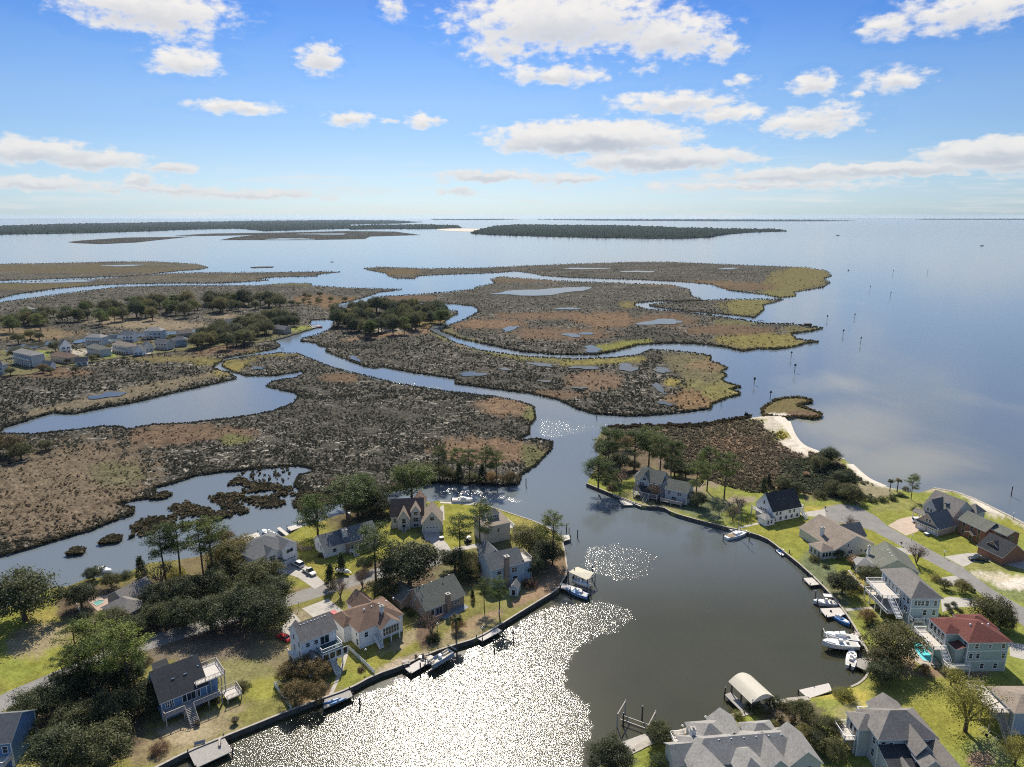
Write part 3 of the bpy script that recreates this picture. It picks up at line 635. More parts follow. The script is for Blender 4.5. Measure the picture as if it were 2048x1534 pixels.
ZA = [(60, 1300, 130, 90, LG), (90, 1230, 50, 60, (0.267, 0.234, 0.070)), (70, 1280, 60, 30, LT, -20), (20, 1340, 50, 20, (0.205, 0.224, 0.042)), (20, 1240, 30, 20, (0.217, 0.224, 0.051)), (50, 1390, 60, 14, LG), (10, 1430, 40, 14, LD), (100, 1200, 40, 20, LG),
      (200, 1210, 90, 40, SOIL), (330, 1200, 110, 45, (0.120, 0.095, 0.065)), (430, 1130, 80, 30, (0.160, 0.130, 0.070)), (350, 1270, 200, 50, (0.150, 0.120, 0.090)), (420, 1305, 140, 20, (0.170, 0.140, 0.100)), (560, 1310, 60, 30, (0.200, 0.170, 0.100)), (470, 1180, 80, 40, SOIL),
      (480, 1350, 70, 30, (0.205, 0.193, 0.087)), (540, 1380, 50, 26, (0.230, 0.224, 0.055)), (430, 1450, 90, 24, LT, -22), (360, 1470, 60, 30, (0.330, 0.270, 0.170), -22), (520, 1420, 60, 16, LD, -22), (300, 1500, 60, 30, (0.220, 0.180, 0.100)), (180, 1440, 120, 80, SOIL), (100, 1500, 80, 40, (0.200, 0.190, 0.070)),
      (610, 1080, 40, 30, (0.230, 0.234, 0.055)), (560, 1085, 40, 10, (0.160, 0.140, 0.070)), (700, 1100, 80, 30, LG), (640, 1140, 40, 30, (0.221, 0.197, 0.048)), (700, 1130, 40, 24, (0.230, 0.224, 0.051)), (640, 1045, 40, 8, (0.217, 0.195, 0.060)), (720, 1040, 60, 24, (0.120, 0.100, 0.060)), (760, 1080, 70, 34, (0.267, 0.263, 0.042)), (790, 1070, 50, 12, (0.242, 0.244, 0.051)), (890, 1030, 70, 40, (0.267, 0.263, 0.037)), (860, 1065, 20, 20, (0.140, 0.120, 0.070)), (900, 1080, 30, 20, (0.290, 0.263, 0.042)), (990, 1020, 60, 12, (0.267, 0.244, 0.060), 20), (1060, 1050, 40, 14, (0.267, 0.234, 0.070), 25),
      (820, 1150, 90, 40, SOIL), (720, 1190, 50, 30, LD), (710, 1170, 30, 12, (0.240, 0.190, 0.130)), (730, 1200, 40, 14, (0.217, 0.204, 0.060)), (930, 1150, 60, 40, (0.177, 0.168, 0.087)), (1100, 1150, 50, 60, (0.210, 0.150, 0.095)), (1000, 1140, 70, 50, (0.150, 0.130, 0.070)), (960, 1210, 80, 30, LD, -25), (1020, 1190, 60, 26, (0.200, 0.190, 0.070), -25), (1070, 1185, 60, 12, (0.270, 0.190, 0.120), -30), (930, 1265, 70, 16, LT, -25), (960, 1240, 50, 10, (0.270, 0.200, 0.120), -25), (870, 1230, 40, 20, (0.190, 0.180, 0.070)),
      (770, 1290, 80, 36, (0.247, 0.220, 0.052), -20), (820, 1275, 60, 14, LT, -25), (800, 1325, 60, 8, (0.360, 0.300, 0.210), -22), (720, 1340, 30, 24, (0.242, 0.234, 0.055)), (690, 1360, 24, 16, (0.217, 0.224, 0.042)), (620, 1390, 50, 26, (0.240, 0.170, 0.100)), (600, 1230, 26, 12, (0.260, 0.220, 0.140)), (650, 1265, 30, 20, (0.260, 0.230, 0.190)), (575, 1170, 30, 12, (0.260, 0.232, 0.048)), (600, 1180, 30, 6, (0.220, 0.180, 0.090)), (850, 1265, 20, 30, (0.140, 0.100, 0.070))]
LC = lambda Z: [z[:4]+(((min(z[4][0], .232), min(z[4][1], .226), max(z[4][2], .050)) if z[4][1] > z[4][0]*.88 and z[4][2] < .1 else z[4]),)+z[5:] for z in Z]
ZA = LC(ZA)
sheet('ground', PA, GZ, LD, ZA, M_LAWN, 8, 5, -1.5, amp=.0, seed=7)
PB = [(1174,967),(1228,989),(1286,1012),(1325,1013),(1345,1025),(1386,1037),(1447,1053),(1479,1059),(1530,1074),(1557,1094),(1582,1113),(1613,1139),(1639,1165),(1665,1191),(1689,1222),(1715,1262),(1730,1293),(1742,1319),(1736,1350),(1720,1366),(1702,1374),(1660,1389),(1618,1397),(1566,1400),(1496,1425),(1459,1435),(1349,1469),(1300,1484),(1265,1502),(1215,1525),(1150,1560),(1100,1700),(2400,1750),(2500,1400),(2300,1185),(2120,1085),(2048,1047),(2012,1028),(1924,986),(1870,975),(1838,986),(1773,974),(1734,958),(1704,930),(1685,917),(1653,908),(1616,898),(1594,881),(1577,858),(1575,840),(1560,831),(1530,832),(1496,836),(1460,843),(1398,853),(1301,854),(1240,853),(1205,860),(1190,885),(1200,905),(1192,925),(1185,945)]
BR = (0.105, 0.075, 0.055)
ZB = [(1400, 900, 240, 60, BR, 8), (1360, 868, 100, 14, (0.100, 0.075, 0.055)), (1480, 860, 70, 22, (0.115, 0.085, 0.060)), (1550, 930, 130, 45, (0.130, 0.090, 0.066), 20), (1460, 890, 60, 16, (0.160, 0.105, 0.075)), (1620, 930, 90, 30, (0.135, 0.090, 0.070), 20), (1650, 960, 90, 34, (0.104, 0.106, 0.069), 20), (1740, 980, 60, 16, (0.170, 0.140, 0.090)),
      (1545, 850, 18, 14, (0.500, 0.450, 0.360), 30), (1560, 835, 22, 8, (0.580, 0.520, 0.430)), (1575, 880, 24, 12, (0.500, 0.440, 0.350), 30), (1590, 895, 30, 8, (0.600, 0.540, 0.440), 30), (1578, 850, 10, 18, (0.620, 0.560, 0.460)), (1600, 885, 20, 7, (0.660, 0.600, 0.500), 35), (1565, 872, 14, 8, (0.272, 0.231, 0.063)), (1715, 945, 26, 6, (0.600, 0.550, 0.450), 40), (1750, 966, 24, 4, (0.500, 0.450, 0.360), 20), (1640, 905, 30, 4, (0.500, 0.440, 0.350), 15), (1525, 835, 30, 4, (0.500, 0.440, 0.350)),
      (1240, 930, 60, 30, (0.150, 0.120, 0.080)), (1330, 1000, 70, 20, (0.250, 0.220, 0.110), 10), (1290, 990, 50, 10, (0.220, 0.200, 0.100)), (1420, 1015, 90, 24, (0.138, 0.155, 0.085), 12), (1390, 975, 50, 14, (0.270, 0.220, 0.160)), (1450, 990, 50, 9, (0.221, 0.231, 0.067), 15), (1490, 1035, 50, 18, (0.209, 0.252, 0.057), 15), (1480, 1000, 30, 8, (0.280, 0.230, 0.170)), (1560, 1065, 80, 24, (0.253, 0.282, 0.046), 15), (1600, 1060, 90, 18, (0.231, 0.260, 0.051)), (1590, 1100, 40, 24, (0.221, 0.252, 0.051), 40), (1640, 1150, 50, 30, (0.144, 0.163, 0.085), 45), (1680, 1200, 40, 30, (0.163, 0.167, 0.088), 45), (1640, 1020, 40, 8, (0.342, 0.286, 0.078)),
      (1720, 1065, 60, 16, (0.264, 0.282, 0.046), 20), (1740, 1075, 60, 12, (0.243, 0.272, 0.040), 25), (1800, 1015, 60, 18, (0.272, 0.299, 0.079)), (1790, 1030, 40, 10, (0.221, 0.252, 0.057)), (1890, 1085, 80, 26, (0.221, 0.272, 0.051), 20), (1850, 1135, 70, 22, (0.221, 0.252, 0.051), 20), (1990, 1135, 70, 10, (0.272, 0.275, 0.079)), (2040, 1190, 60, 14, (0.178, 0.202, 0.078), 20), (2010, 1162, 70, 14, (0.600, 0.540, 0.440), 8), (1990, 1155, 50, 6, (0.460, 0.400, 0.280)), (2040, 1168, 30, 8, (0.640, 0.580, 0.480)),
      (1990, 1020, 90, 14, (0.500, 0.450, 0.340), 32), (1960, 1003, 60, 7, (0.620, 0.560, 0.460), 32), (1990, 1010, 80, 5, (0.178, 0.194, 0.088), 32), (2030, 1055, 40, 10, (0.243, 0.272, 0.046), 30), (1880, 980, 30, 5, (0.450, 0.380, 0.280)),
      (1740, 1165, 60, 30, (0.283, 0.239, 0.078)), (1930, 1170, 60, 16, (0.187, 0.201, 0.061)), (2010, 1230, 50, 20, (0.221, 0.252, 0.057), 35), (1930, 1220, 40, 10, (0.231, 0.260, 0.057)), (1730, 1215, 40, 20, (0.221, 0.242, 0.057), 40), (1760, 1230, 50, 14, (0.221, 0.242, 0.067), 40), (1880, 1300, 26, 24, (0.243, 0.260, 0.057), 40), (1780, 1320, 60, 30, (0.270, 0.200, 0.120)), (1900, 1345, 80, 12, (0.250, 0.180, 0.120)), (1780, 1390, 70, 24, (0.231, 0.260, 0.061), 20), (1880, 1380, 90, 24, (0.253, 0.260, 0.061)), (1900, 1440, 90, 50, (0.231, 0.272, 0.040)), (1990, 1380, 60, 20, (0.221, 0.272, 0.035)), (1990, 1500, 50, 26, (0.170, 0.194, 0.088)), (1960, 1520, 30, 16, (0.270, 0.190, 0.120)),
      (1690, 1400, 60, 24, (0.384, 0.326, 0.081)), (1650, 1410, 40, 12, (0.209, 0.242, 0.057)), (1700, 1450, 30, 50, (0.260, 0.240, 0.110)), (1590, 1430, 60, 26, (0.130, 0.110, 0.070)), (1560, 1425, 40, 14, (0.150, 0.120, 0.080)), (1360, 1480, 40, 14, (0.209, 0.242, 0.040), -20), (1380, 1465, 26, 6, (0.420, 0.260, 0.150), -15), (1300, 1505, 60, 24, (0.209, 0.242, 0.051)), (1640, 1505, 30, 30, (0.138, 0.155, 0.063)), (1240, 1520, 30, 20, (0.118, 0.132, 0.069))]
ZB = LC(ZB)
ZB = [z[:4]+((tuple(a*f for a, f in zip(z[4], (1.5, 1.62, 1.55))) if z[1] < 990 and 1290 < z[0] < 1770 and sum(z[4]) < .42 and z[4][0] > z[4][1] else z[4]),)+z[5:] for z in ZB]
sheet('ground', PB, GZ, (0.221, 0.242, 0.058), ZB, M_LAWN, 9, 5, -1.5, amp=.0, seed=8)
SPIT = [(1527,833),(1524,820),(1531,814),(1545,805),(1563,798),(1604,796),(1625,804),(1612,806),(1594,813),(1613,818),(1644,829),(1638,835),(1620,837),(1594,833),(1579,836),(1560,834)]
sheet('spit', SPIT, .8, (0.150, 0.125, 0.060), [(1570, 832, 40, 5, (0.600, 0.540, 0.440)), (1610, 829, 40, 6, (0.150, 0.100, 0.070))], M_LAWN, 6, 2.5, -1, bump=.4, amp=.8, seed=5)
# beach apron
flat('beach', [(1556,828),(1574,836),(1580,858),(1597,882),(1622,899),(1600,892),(1580,872),(1568,850),(1545,838)], GZ+.01, M_SAND, 2)
ribbon('beach', [(1575,842),(1584,868),(1600,889),(1625,900),(1655,908),(1686,918)], 3, GZ+.02, M_SAND)
ribbon('beach', [(1700,928),(1718,945),(1736,959),(1770,973)], 3, GZ+.02, M_SAND)
BRUSH = [(1215,862),(1301,855),(1398,854),(1460,844),(1530,836),(1560,860),(1600,900),(1653,912),(1700,940),(1770,978),(1740,995),(1690,1000),(1600,985),(1500,985),(1430,968),(1340,925),(1290,900),(1235,885)]
for n_, sz_, vm in ((15000, 1.0, 9999),):
    U, Vv = scatter(BRUSH, n_)
    c = paint(U, Vv, (.13, .11, .075), ZB, 8); m = c.sum(1) < .62; c = c*np.array([1.1, 1.2, 1.15])
    U, Vv, c = U[m], Vv[m], c[m]
    tufts('brush', U, Vv, c*np.where(rng.random((len(U), 1)) < .25, 1.5, .85), GZ-.1, sz_)
U, Vv = edge_pts(SPIT, 2); tufts('marsh_grass', U, Vv, np.tile([[.12, .10, .05]], (len(U), 1)), .6, 1.6)
U, Vv = edge_pts([(1215,858),(1301,854),(1398,853),(1460,843),(1500,836),(1460,846),(1398,856),(1301,857)], 1.5); tufts('marsh_grass', U, Vv, np.tile([[.07, .055, .035]], (len(U), 1)), .6, 2.0)

# ------------------------------------------------------------------ roads, drives, paths
RZ = GZ+.012
ribbon('road', [(-80,1440),(-30,1424),(30,1392),(80,1372),(140,1345),(230,1308),(330,1275),(420,1248),(500,1222),(580,1200),(650,1178),(705,1161),(760,1145),(830,1130),(880,1118)], 6.6, RZ, M_ROAD)
ribbon('driveway', [(884,1120),(893,1106),(880,1088),(866,1074),(862,1055)], 4.6, RZ+.008, M_CONC)
flat('driveway', [(842,1058),(884,1056),(874,1080),(852,1082)], RZ+.012, M_CONC)
flat('driveway', [(558,1128),(588,1116),(598,1124),(612,1132),(630,1148),(650,1166),(630,1178),(612,1166),(596,1155),(570,1146),(556,1140)], RZ+.008, M_CONC)
flat('driveway', [(604,1217),(656,1197),(698,1231),(712,1250),(690,1262),(655,1242),(628,1236)], RZ+.008, M_CONC)
flat('driveway', [(566,1250),(586,1224),(600,1240),(606,1255),(585,1275),(562,1268)], RZ+.008, M_CONC)
ribbon('path', [(695,1300),(683,1340),(672,1365),(662,1388)], .9, RZ, M_CONC)
flat('road', [(-60,1462),(20,1440),(24,1460),(22,1500),(-60,1540)], RZ+.004, M_ROAD)
flat('path', [(905,1096),(960,1086),(966,1092),(910,1104)], RZ+.004, M_CONC)
# right side
flat('road', [(1648,1014),(1680,1008),(1715,1012),(1753,1033),(1775,1052),(1807,1070),(1887,1114),(1926,1135),(1987,1180),(2048,1215),(2200,1300),(2200,1350),(2048,1253),(1951,1180),(1909,1150),(1807,1095),(1743,1060),(1685,1046),(1655,1040),(1640,1028)], RZ, M_ROAD)
M_PINKC = mat('warm concrete', (.50, .40, .31), .9, .12, .4, var2=(8, .06))
flat('driveway', [(1776,1051),(1798,1038),(1820,1033),(1846,1032),(1872,1050),(1838,1062),(1812,1071)], RZ+.008, M_PINKC)
flat('driveway', [(1888,1113),(1935,1106),(1978,1105),(2010,1104),(2060,1124),(2060,1142),(1985,1122),(1948,1124),(1927,1134)], RZ+.008, M_CONC)
flat('driveway', [(1809,1096),(1760,1092),(1756,1106),(1832,1110)], RZ+.008, M_CONC)
flat('driveway', [(1883,1155),(1910,1151),(1926,1161),(1905,1172),(1880,1166)], RZ+.008, M_CONC)
flat('driveway', [(1882,1197),(1900,1193),(1975,1202),(1976,1214),(1920,1214),(1884,1224)], RZ+.008, M_CONC)
flat('driveway', [(1600,1026),(1650,1018),(1652,1034),(1604,1032)], RZ+.008, M_CONC)
flat('driveway', [(2018,1285),(2070,1290),(2070,1325),(2020,1312)], RZ+.008, M_CONC)
flat('path', [(1668,1204)]*0 or [(1690,1217),(1764,1212),(1766,1216),(1694,1222)], RZ, M_CONC)
ribbon('path', [(1478,1056),(1500,1050),(1520,1046)], 1.2, RZ, M_CONC)
for ln in ([(1625,1075),(1633,1110),(1640,1122)], [(1697,1140),(1712,1160),(1740,1185)]): ribbon('path', ln, .7, RZ, M_CONC)
flat('patio', [(1795,1275),(1838,1272),(1882,1330),(1848,1334),(1800,1300)], RZ, mat('pool deck', (.48, .42, .35), .9, .08, 1))
flat('patio', [(930,1218)]*0 or [(877,1230),(928,1208),(938,1214),(905,1234),(885,1240)], RZ, mat('slate', (.25, .27, .30), .9, .15, 2))
flat('patio', [(880,1013),(888,1010),(889,1040),(880,1040)], RZ, M_CONC)
flat('patio', [(170,1195),(215,1190),(222,1215),(195,1222)], RZ, mat('pink pavers', (.45, .34, .27), .9, .1, 2))

# ------------------------------------------------------------------ bulkheads
def bulkhead(line, label, w=.3, capw=.5):
    p = smooth_line([at(u, v, GZ) for u, v in line], 1)
    root = empty('bulkhead', (p[0].x, p[0].y, 0), 0, label, 'sea wall')
    L = [q-root.location for q in p]
    def side(i, s):
        d = L[min(i+1, len(L)-1)]-L[max(i-1, 0)]; d.z = 0; d.normalize(); return Vector((-d.y, d.x, 0))*s
    f = MB(); c = MB()
    for i in range(len(L)-1):
        for mb, s0, s1, z0, z1 in ((f, -w/2, w/2, -1.6, GZ+.02), (c, -capw/2, capw/2, GZ+.02, GZ+.14)):
            a0, a1, b0, b1 = L[i]+side(i, s0), L[i]+side(i, s1), L[i+1]+side(i+1, s0), L[i+1]+side(i+1, s1)
            q = lambda t, z: (t.x, t.y, z)
            mb.face([q(a0, z1), q(b0, z1), q(b1, z1), q(a1, z1)]); mb.face([q(a0, z0), q(b0, z0), q(b0, z1), q(a0, z1)]); mb.face([q(b1, z0), q(a1, z0), q(a1, z1), q(b1, z1)])
    for i in range(len(L)-1):
        n = max(1, int((L[i+1]-L[i]).length/2.4))
        for k in range(n):
            t = L[i].lerp(L[i+1], k/n)
            for s in (-1, 1):
                e = side(i, s*.3); f.tube((t.x+e.x, t.y+e.y, -1.5), (t.x+e.x, t.y+e.y, GZ-.05), .13, n=5)
    f.build('timber_face', M_BULK, root); c.build('cap', M_CAP, root)
    return root
bulkhead([(1118,1070),(1124,1080),(1130,1106),(1135,1145),(1122,1166),(1118,1177),(1058,1213),(999,1250),(954,1276),(907,1290),(865,1304),(804,1331),(748,1350),(699,1377),(645,1396),(580,1420),(451,1472),(376,1502),(314,1534),(200,1590)], 'long dark timber sea wall from the sunshade dock to the lower left pier')
bulkhead([(879,1002),(954,1006),(967,1009),(1019,1026),(1085,1048),(1118,1070)], 'pale capped sea wall edging the bright lawn behind the white stucco house')
bulkhead([(1174,967),(1228,989),(1286,1012),(1325,1013),(1345,1025),(1386,1037),(1447,1053),(1479,1059),(1530,1074),(1557,1094),(1613,1139),(1665,1191),(1689,1222),(1715,1262),(1730,1293),(1742,1319),(1736,1350),(1720,1366),(1702,1374)], 'curving timber sea wall from the wooded tip past the sailboat to the pool house')
bulkhead([(1618,1397),(1566,1402),(1496,1425),(1459,1435),(1349,1469),(1300,1484),(1265,1502),(1215,1525)], 'pale concrete capped sea wall behind the sprawling grey roofed house', capw=1.5)
bulkhead([(1868,976),(1924,986),(2012,1028),(2048,1047),(2120,1085)], 'cream topped sea wall facing the open sound beside the brick house', capw=1.1)
bulkhead([(543,680),(575,670),(600,663),(625,656),(619,649)], 'low grey sea wall at the end of the far waterside village')

# ------------------------------------------------------------------ trees
M_OAK = leafmat('oak leaves', (0.041, 0.059, 0.027), (0.142, 0.155, 0.070), .38)
M_PINE = leafmat('pine needles', (0.052, 0.081, 0.023), (0.156, 0.202, 0.052), .42)
M_PINEB = leafmat('bright pine needles', (0.077, 0.110, 0.024), (0.220, 0.275, 0.066), .3)
M_OLIVE = leafmat('olive leaves', (0.075, 0.083, 0.033), (0.213, 0.206, 0.081), .4)
M_YEL = leafmat('yellow green leaves', (.13, .14, .030), (.27, .27, .065), .35)
M_GOLD = leafmat('autumn leaves', (0.125, 0.094, 0.037), (0.275, 0.206, 0.088), .3)
M_RUST = leafmat('rusty leaves', (.10, .065, .042), (.19, .13, .09), .3)
M_DARKS = leafmat('dark shrub leaves', (0.031, 0.048, 0.020), (0.084, 0.112, 0.039), .2)
M_PAMPAS = leafmat('pale plume leaves', (.26, .22, .15), (.38, .33, .24), .3)

def cards(cent, size, out, n_per, spread, seed):
    """leaf cards round cluster centres -> (V, F)"""
    r = np.random.default_rng(seed); n = len(cent)
    c = np.repeat(cent, n_per, 0)+r.normal(0, 1, (n*n_per, 3))*np.repeat(spread, n_per, 0)
    nrm = np.repeat(out, n_per, 0)+r.normal(0, .75, (n*n_per, 3)); nrm /= np.linalg.norm(nrm, axis=1)[:, None]+1e-6
    t = np.cross(nrm, r.normal(0, 1, nrm.shape)); t /= np.linalg.norm(t, axis=1)[:, None]+1e-6
    b = np.cross(nrm, t); s = size*r.uniform(.6, 1.3, (len(c), 1))
    t, b = t*s*.5, b*s*.36
    V = np.stack([c-t, c-b*.9, c+t, c+b*.9], 1).reshape(-1, 3)
    return V, np.arange(len(V)).reshape(-1, 4)
def tree_meshes(kind, seed):
    r = np.random.default_rng(seed); tr = MB(); mb_bark = M_BARK
    if kind in ('oak', 'olive', 'yellow', 'shrub', 'round'):        # unit: radius about 5, height about 8 (oak)
        Rr = 5.0; H = {'oak': 8.5, 'olive': 8, 'yellow': 11, 'shrub': 5, 'round': 7.5}[kind]
        nc = {'oak': 150, 'olive': 105, 'yellow': 110, 'shrub': 60, 'round': 150}[kind]
        th = r.uniform(0, 2*np.pi, nc); ph = np.arccos(r.uniform(-.25 if kind != 'shrub' else 0, 1, nc))
        k = r.uniform(.72, 1.0, nc)*(1+.17*np.sin(3*th+seed)*np.sin(ph)+.12*np.sin(5*th+2*seed))
        inner = r.random(nc) < .22; k[inner] *= .55
        zc = H*(.52 if kind != 'shrub' else .1); rz = H-zc
        cen = np.stack([Rr*k*np.sin(ph)*np.cos(th), Rr*k*np.sin(ph)*np.sin(th), zc+rz*k*np.cos(ph)*np.where(np.cos(ph) < 0, .9, 1)], 1)
        out = np.stack([np.sin(ph)*np.cos(th), np.sin(ph)*np.sin(th), np.cos(ph)+.35], 1)
        sp = np.tile([[.62, .62, .42]], (nc, 1))*r.uniform(.7, 1.3, (nc, 1))
        if kind == 'yellow': sp *= 1.25
        V, F = cards(cen, .34 if kind != 'yellow' else .30, out, {'oak': 95, 'olive': 90, 'yellow': 50, 'shrub': 90, 'round': 95}[kind], sp, seed)
        tr.tube((0, 0, -.3), (.1, .1, zc*.5), .42, .33); 
        for i in range(9):
            c = cen[r.integers(nc)]; tr.tube((.1, .1, zc*.42), (c[0]*.45, c[1]*.45, zc*.42+(c[2]-zc*.42)*.55), .2, .12, 5); tr.tube((c[0]*.45, c[1]*.45, zc*.42+(c[2]-zc*.42)*.55), tuple(c*.97), .12, .04, 5)
    elif kind == 'pine':                                   # height 16, crown in the top half
        H = 16; cen = []; tr.tube((0, 0, -.3), (.25, .1, H*.55), .27, .2); tr.tube((.25, .1, H*.55), (.1, .3, H*.97), .2, .06)
        for i in range(30):
            t = r.uniform(.42, 1.0)**.8; z = H*t; L = (1.0-abs(t-.72)/.5)*4.3*r.uniform(.6, 1.1)+.5; a = r.uniform(0, 6.283)
            e = np.array([math.cos(a)*L, math.sin(a)*L, z+r.uniform(.1, .9)])
            tr.tube((.18, .15, z-.5), tuple(e), .09, .03, 4)
            for q in (1.0, .66): cen.append(e*np.array([q, q, 1])-np.array([0, 0, (1-q)*.4]))
        cen = np.array(cen); out = np.tile([[0, 0, 1.]], (len(cen), 1)); sp = np.tile([[.62, .62, .30]], (len(cen), 1))*r.uniform(.6, 1.4, (len(cen), 1))
        V, F = cards(cen, .32, out, 95, sp, seed)
    elif kind == 'pinewide':                                # broad spreading pine
        H = 13; cen = []; tr.tube((0, 0, -.3), (.1, .1, H*.6), .36, .26); tr.tube((.1, .1, H*.6), (.1, .3, H*.9), .24, .08)
        for i in range(46):
            t = r.uniform(.40, 1.0); z = H*t; L = math.sqrt(max(.05, 1-((t-.55)/.47)**2))*6.2*r.uniform(.55, 1.05); a = r.uniform(0, 6.283)
            e = np.array([math.cos(a)*L, math.sin(a)*L, z])
            tr.tube((.1, .1, max(z-1.6, H*.3)), tuple(e), .11, .04, 4)
            for q in (1.0, .7): cen.append(e*np.array([q, q, 1])-np.array([0, 0, (1-q)*1.2]))
        cen = np.array(cen); out = np.tile([[0, 0, 1.]], (len(cen), 1)); sp = np.tile([[.8, .8, .38]], (len(cen), 1))
        V, F = cards(cen, .36, out, 100, sp, seed)
    elif kind == 'cone':
        H = 7; nc = 70; t = r.uniform(.05, 1, nc); a = r.uniform(0, 6.283, nc); L = (1-t)*1.75*r.uniform(.6, 1.15, nc)+.1
        cen = np.stack([L*np.cos(a), L*np.sin(a), t*H], 1); out = np.stack([np.cos(a), np.sin(a), np.full(nc, .6)], 1); sp = np.tile([[.3, .3, .3]], (nc, 1))
        V, F = cards(cen, .36, out, 36, sp, seed); tr.tube((0, 0, -.2), (0, 0, H*.8), .14, .04)
    elif kind == 'bare':                                    # crape myrtle: many thin limbs, few leaves
        H = 5; cen = []
        for i in range(12):
            a = r.uniform(0, 6.283); l = r.uniform(.8, 2.4); m_ = (math.cos(a)*l*.4, math.sin(a)*l*.4, H*.45); e = (math.cos(a)*l, math.sin(a)*l, H*r.uniform(.65, 1))
            tr.tube((0, 0, -.1), m_, .09, .06, 4); tr.tube(m_, e, .06, .02, 4); cen.append(e)
            for _ in range(6):
                e2 = (e[0]+r.normal()*.7, e[1]+r.normal()*.7, e[2]+r.uniform(-.6, .7)); tr.tube(m_, e2, .035, .012, 3); cen.append(e2)
        cen = np.array(cen); out = np.tile([[0, 0, 1.]], (len(cen), 1)); V, F = cards(cen, .24, out, 16, np.tile([[.45, .45, .35]], (len(cen), 1)), seed)
        mb_bark = M_BARKG
    elif kind == 'plume':
        nb = 260; a = r.uniform(0, 6.283, nb); l = r.uniform(.4, 1.5, nb); c0 = np.stack([np.cos(a)*.2, np.sin(a)*.2, np.zeros(nb)], 1)
        e = np.stack([np.cos(a)*l, np.sin(a)*l, 2.2-l*.5+r.uniform(-.4, .3, nb)], 1); w = np.stack([-np.sin(a), np.cos(a), np.zeros(nb)], 1)*.12
        V = np.stack([c0-w*.4, c0+w*.4, e+w, e-w], 1).reshape(-1, 3); F = np.arange(len(V)).reshape(-1, 4); tr.tube((0, 0, -.1), (0, 0, .5), .2, .1)
    elif kind == 'palm':
        H = 4.5; tr.tube((0, 0, -.2), (.1, 0, H), .2, .16); Vs = []
        for i in range(46):
            a = r.uniform(0, 6.283); up = r.uniform(-.5, 1); L = 1.5; d_ = np.array([math.cos(a), math.sin(a), 0]); w = np.array([-math.sin(a), math.cos(a), 0])*.28
            p0 = np.array([.1, 0, H]); p1 = p0+d_*L*.6+np.array([0, 0, up*.7]); p2 = p0+d_*L+np.array([0, 0, up*.5-.4])
            Vs += [p0, p1-w, p2, p1+w]
        V = np.array(Vs); F = np.arange(len(V)).reshape(-1, 4)
    return tr, mb_bark, V, F
TREE = {}
def tree_proto(kind, leaf, seed):
    key = (kind, leaf.name, seed)
    if key not in TREE:
        tr, bark, V, F = tree_meshes(kind, seed)
        o = tr.build('trunk', bark); tm = o.data; bpy.data.objects.remove(o)
        TREE[key] = (tm, npmesh('crown', V, F, leaf))
    return TREE[key]
KIND = {  # short code: mesh kind, leaf, object name, unit height, unit radius, category
    'O': ('oak', M_OAK, 'live_oak', 8.5, 5, 'tree'), 'V': ('olive', M_OLIVE, 'broadleaf_tree', 8, 5, 'tree'), 'P': ('pine', M_PINE, 'pine_tree', 16, 3.6, 'tree'), 'B': ('pine', M_PINEB, 'pine_tree', 16, 3.6, 'tree'),
    'W': ('pinewide', M_PINE, 'pine_tree', 13, 6, 'tree'), 'Y': ('yellow', M_YEL, 'broadleaf_tree', 11, 5, 'tree'), 'C': ('cone', M_DARKS, 'cedar_tree', 7, 1.8, 'tree'), 'R': ('round', M_OAK, 'broadleaf_tree', 7.5, 5, 'tree'),
    'S': ('shrub', M_DARKS, 'shrub', 5, 5, 'shrub'), 'L': ('shrub', M_YEL, 'shrub', 5, 5, 'shrub'), 'G': ('olive', M_GOLD, 'broadleaf_tree', 8, 5, 'tree'), 'T': ('bare', M_RUST, 'crape_myrtle', 5, 2.4, 'tree'),
    'U': ('shrub', M_RUST, 'shrub', 5, 5, 'shrub'), 'H': ('shrub', M_OLIVE, 'shrub', 5, 5, 'shrub'), 'A': ('plume', M_PAMPAS, 'pampas_grass', 2.2, 1.6, 'plant'), 'M': ('palm', M_OLIVE, 'palm_tree', 5, 1.5, 'tree')}
n_tree = 0
def tree(code, u, v, r_px, label, z0=GZ, hs=1.0, group=None):
    """crown centre at photo (u, v), crown radius in photo pixels; stands on the ground below it"""
    global n_tree
    kind, leaf, name, H, Rr, cat = KIND[code]
    if code == 'C': r_px *= .5
    for _ in range(3):
        s = r_px/ppm(v)/Rr if _ == 0 else s
        sz = min(s*hs, {'pine': 19, 'pinewide': 16, 'cone': 8, 'yellow': 15}.get(kind, 99)/H)
        hc = z0 + {'pine': .74, 'pinewide': .66, 'shrub': .35}.get(kind, .55)*H*sz
        p = at(u, v, hc)
    n_tree += 1
    tm, cm = tree_proto(kind, leaf, 1+n_tree % 3)
    root = empty(name, (p.x, p.y, z0), (n_tree*2.4) % 6.28, label, cat, group, (s, s, sz))
    a = bpy.data.objects.new('trunk', tm); link(a, root); b = bpy.data.objects.new('crown', cm); link(b, root)
    return root
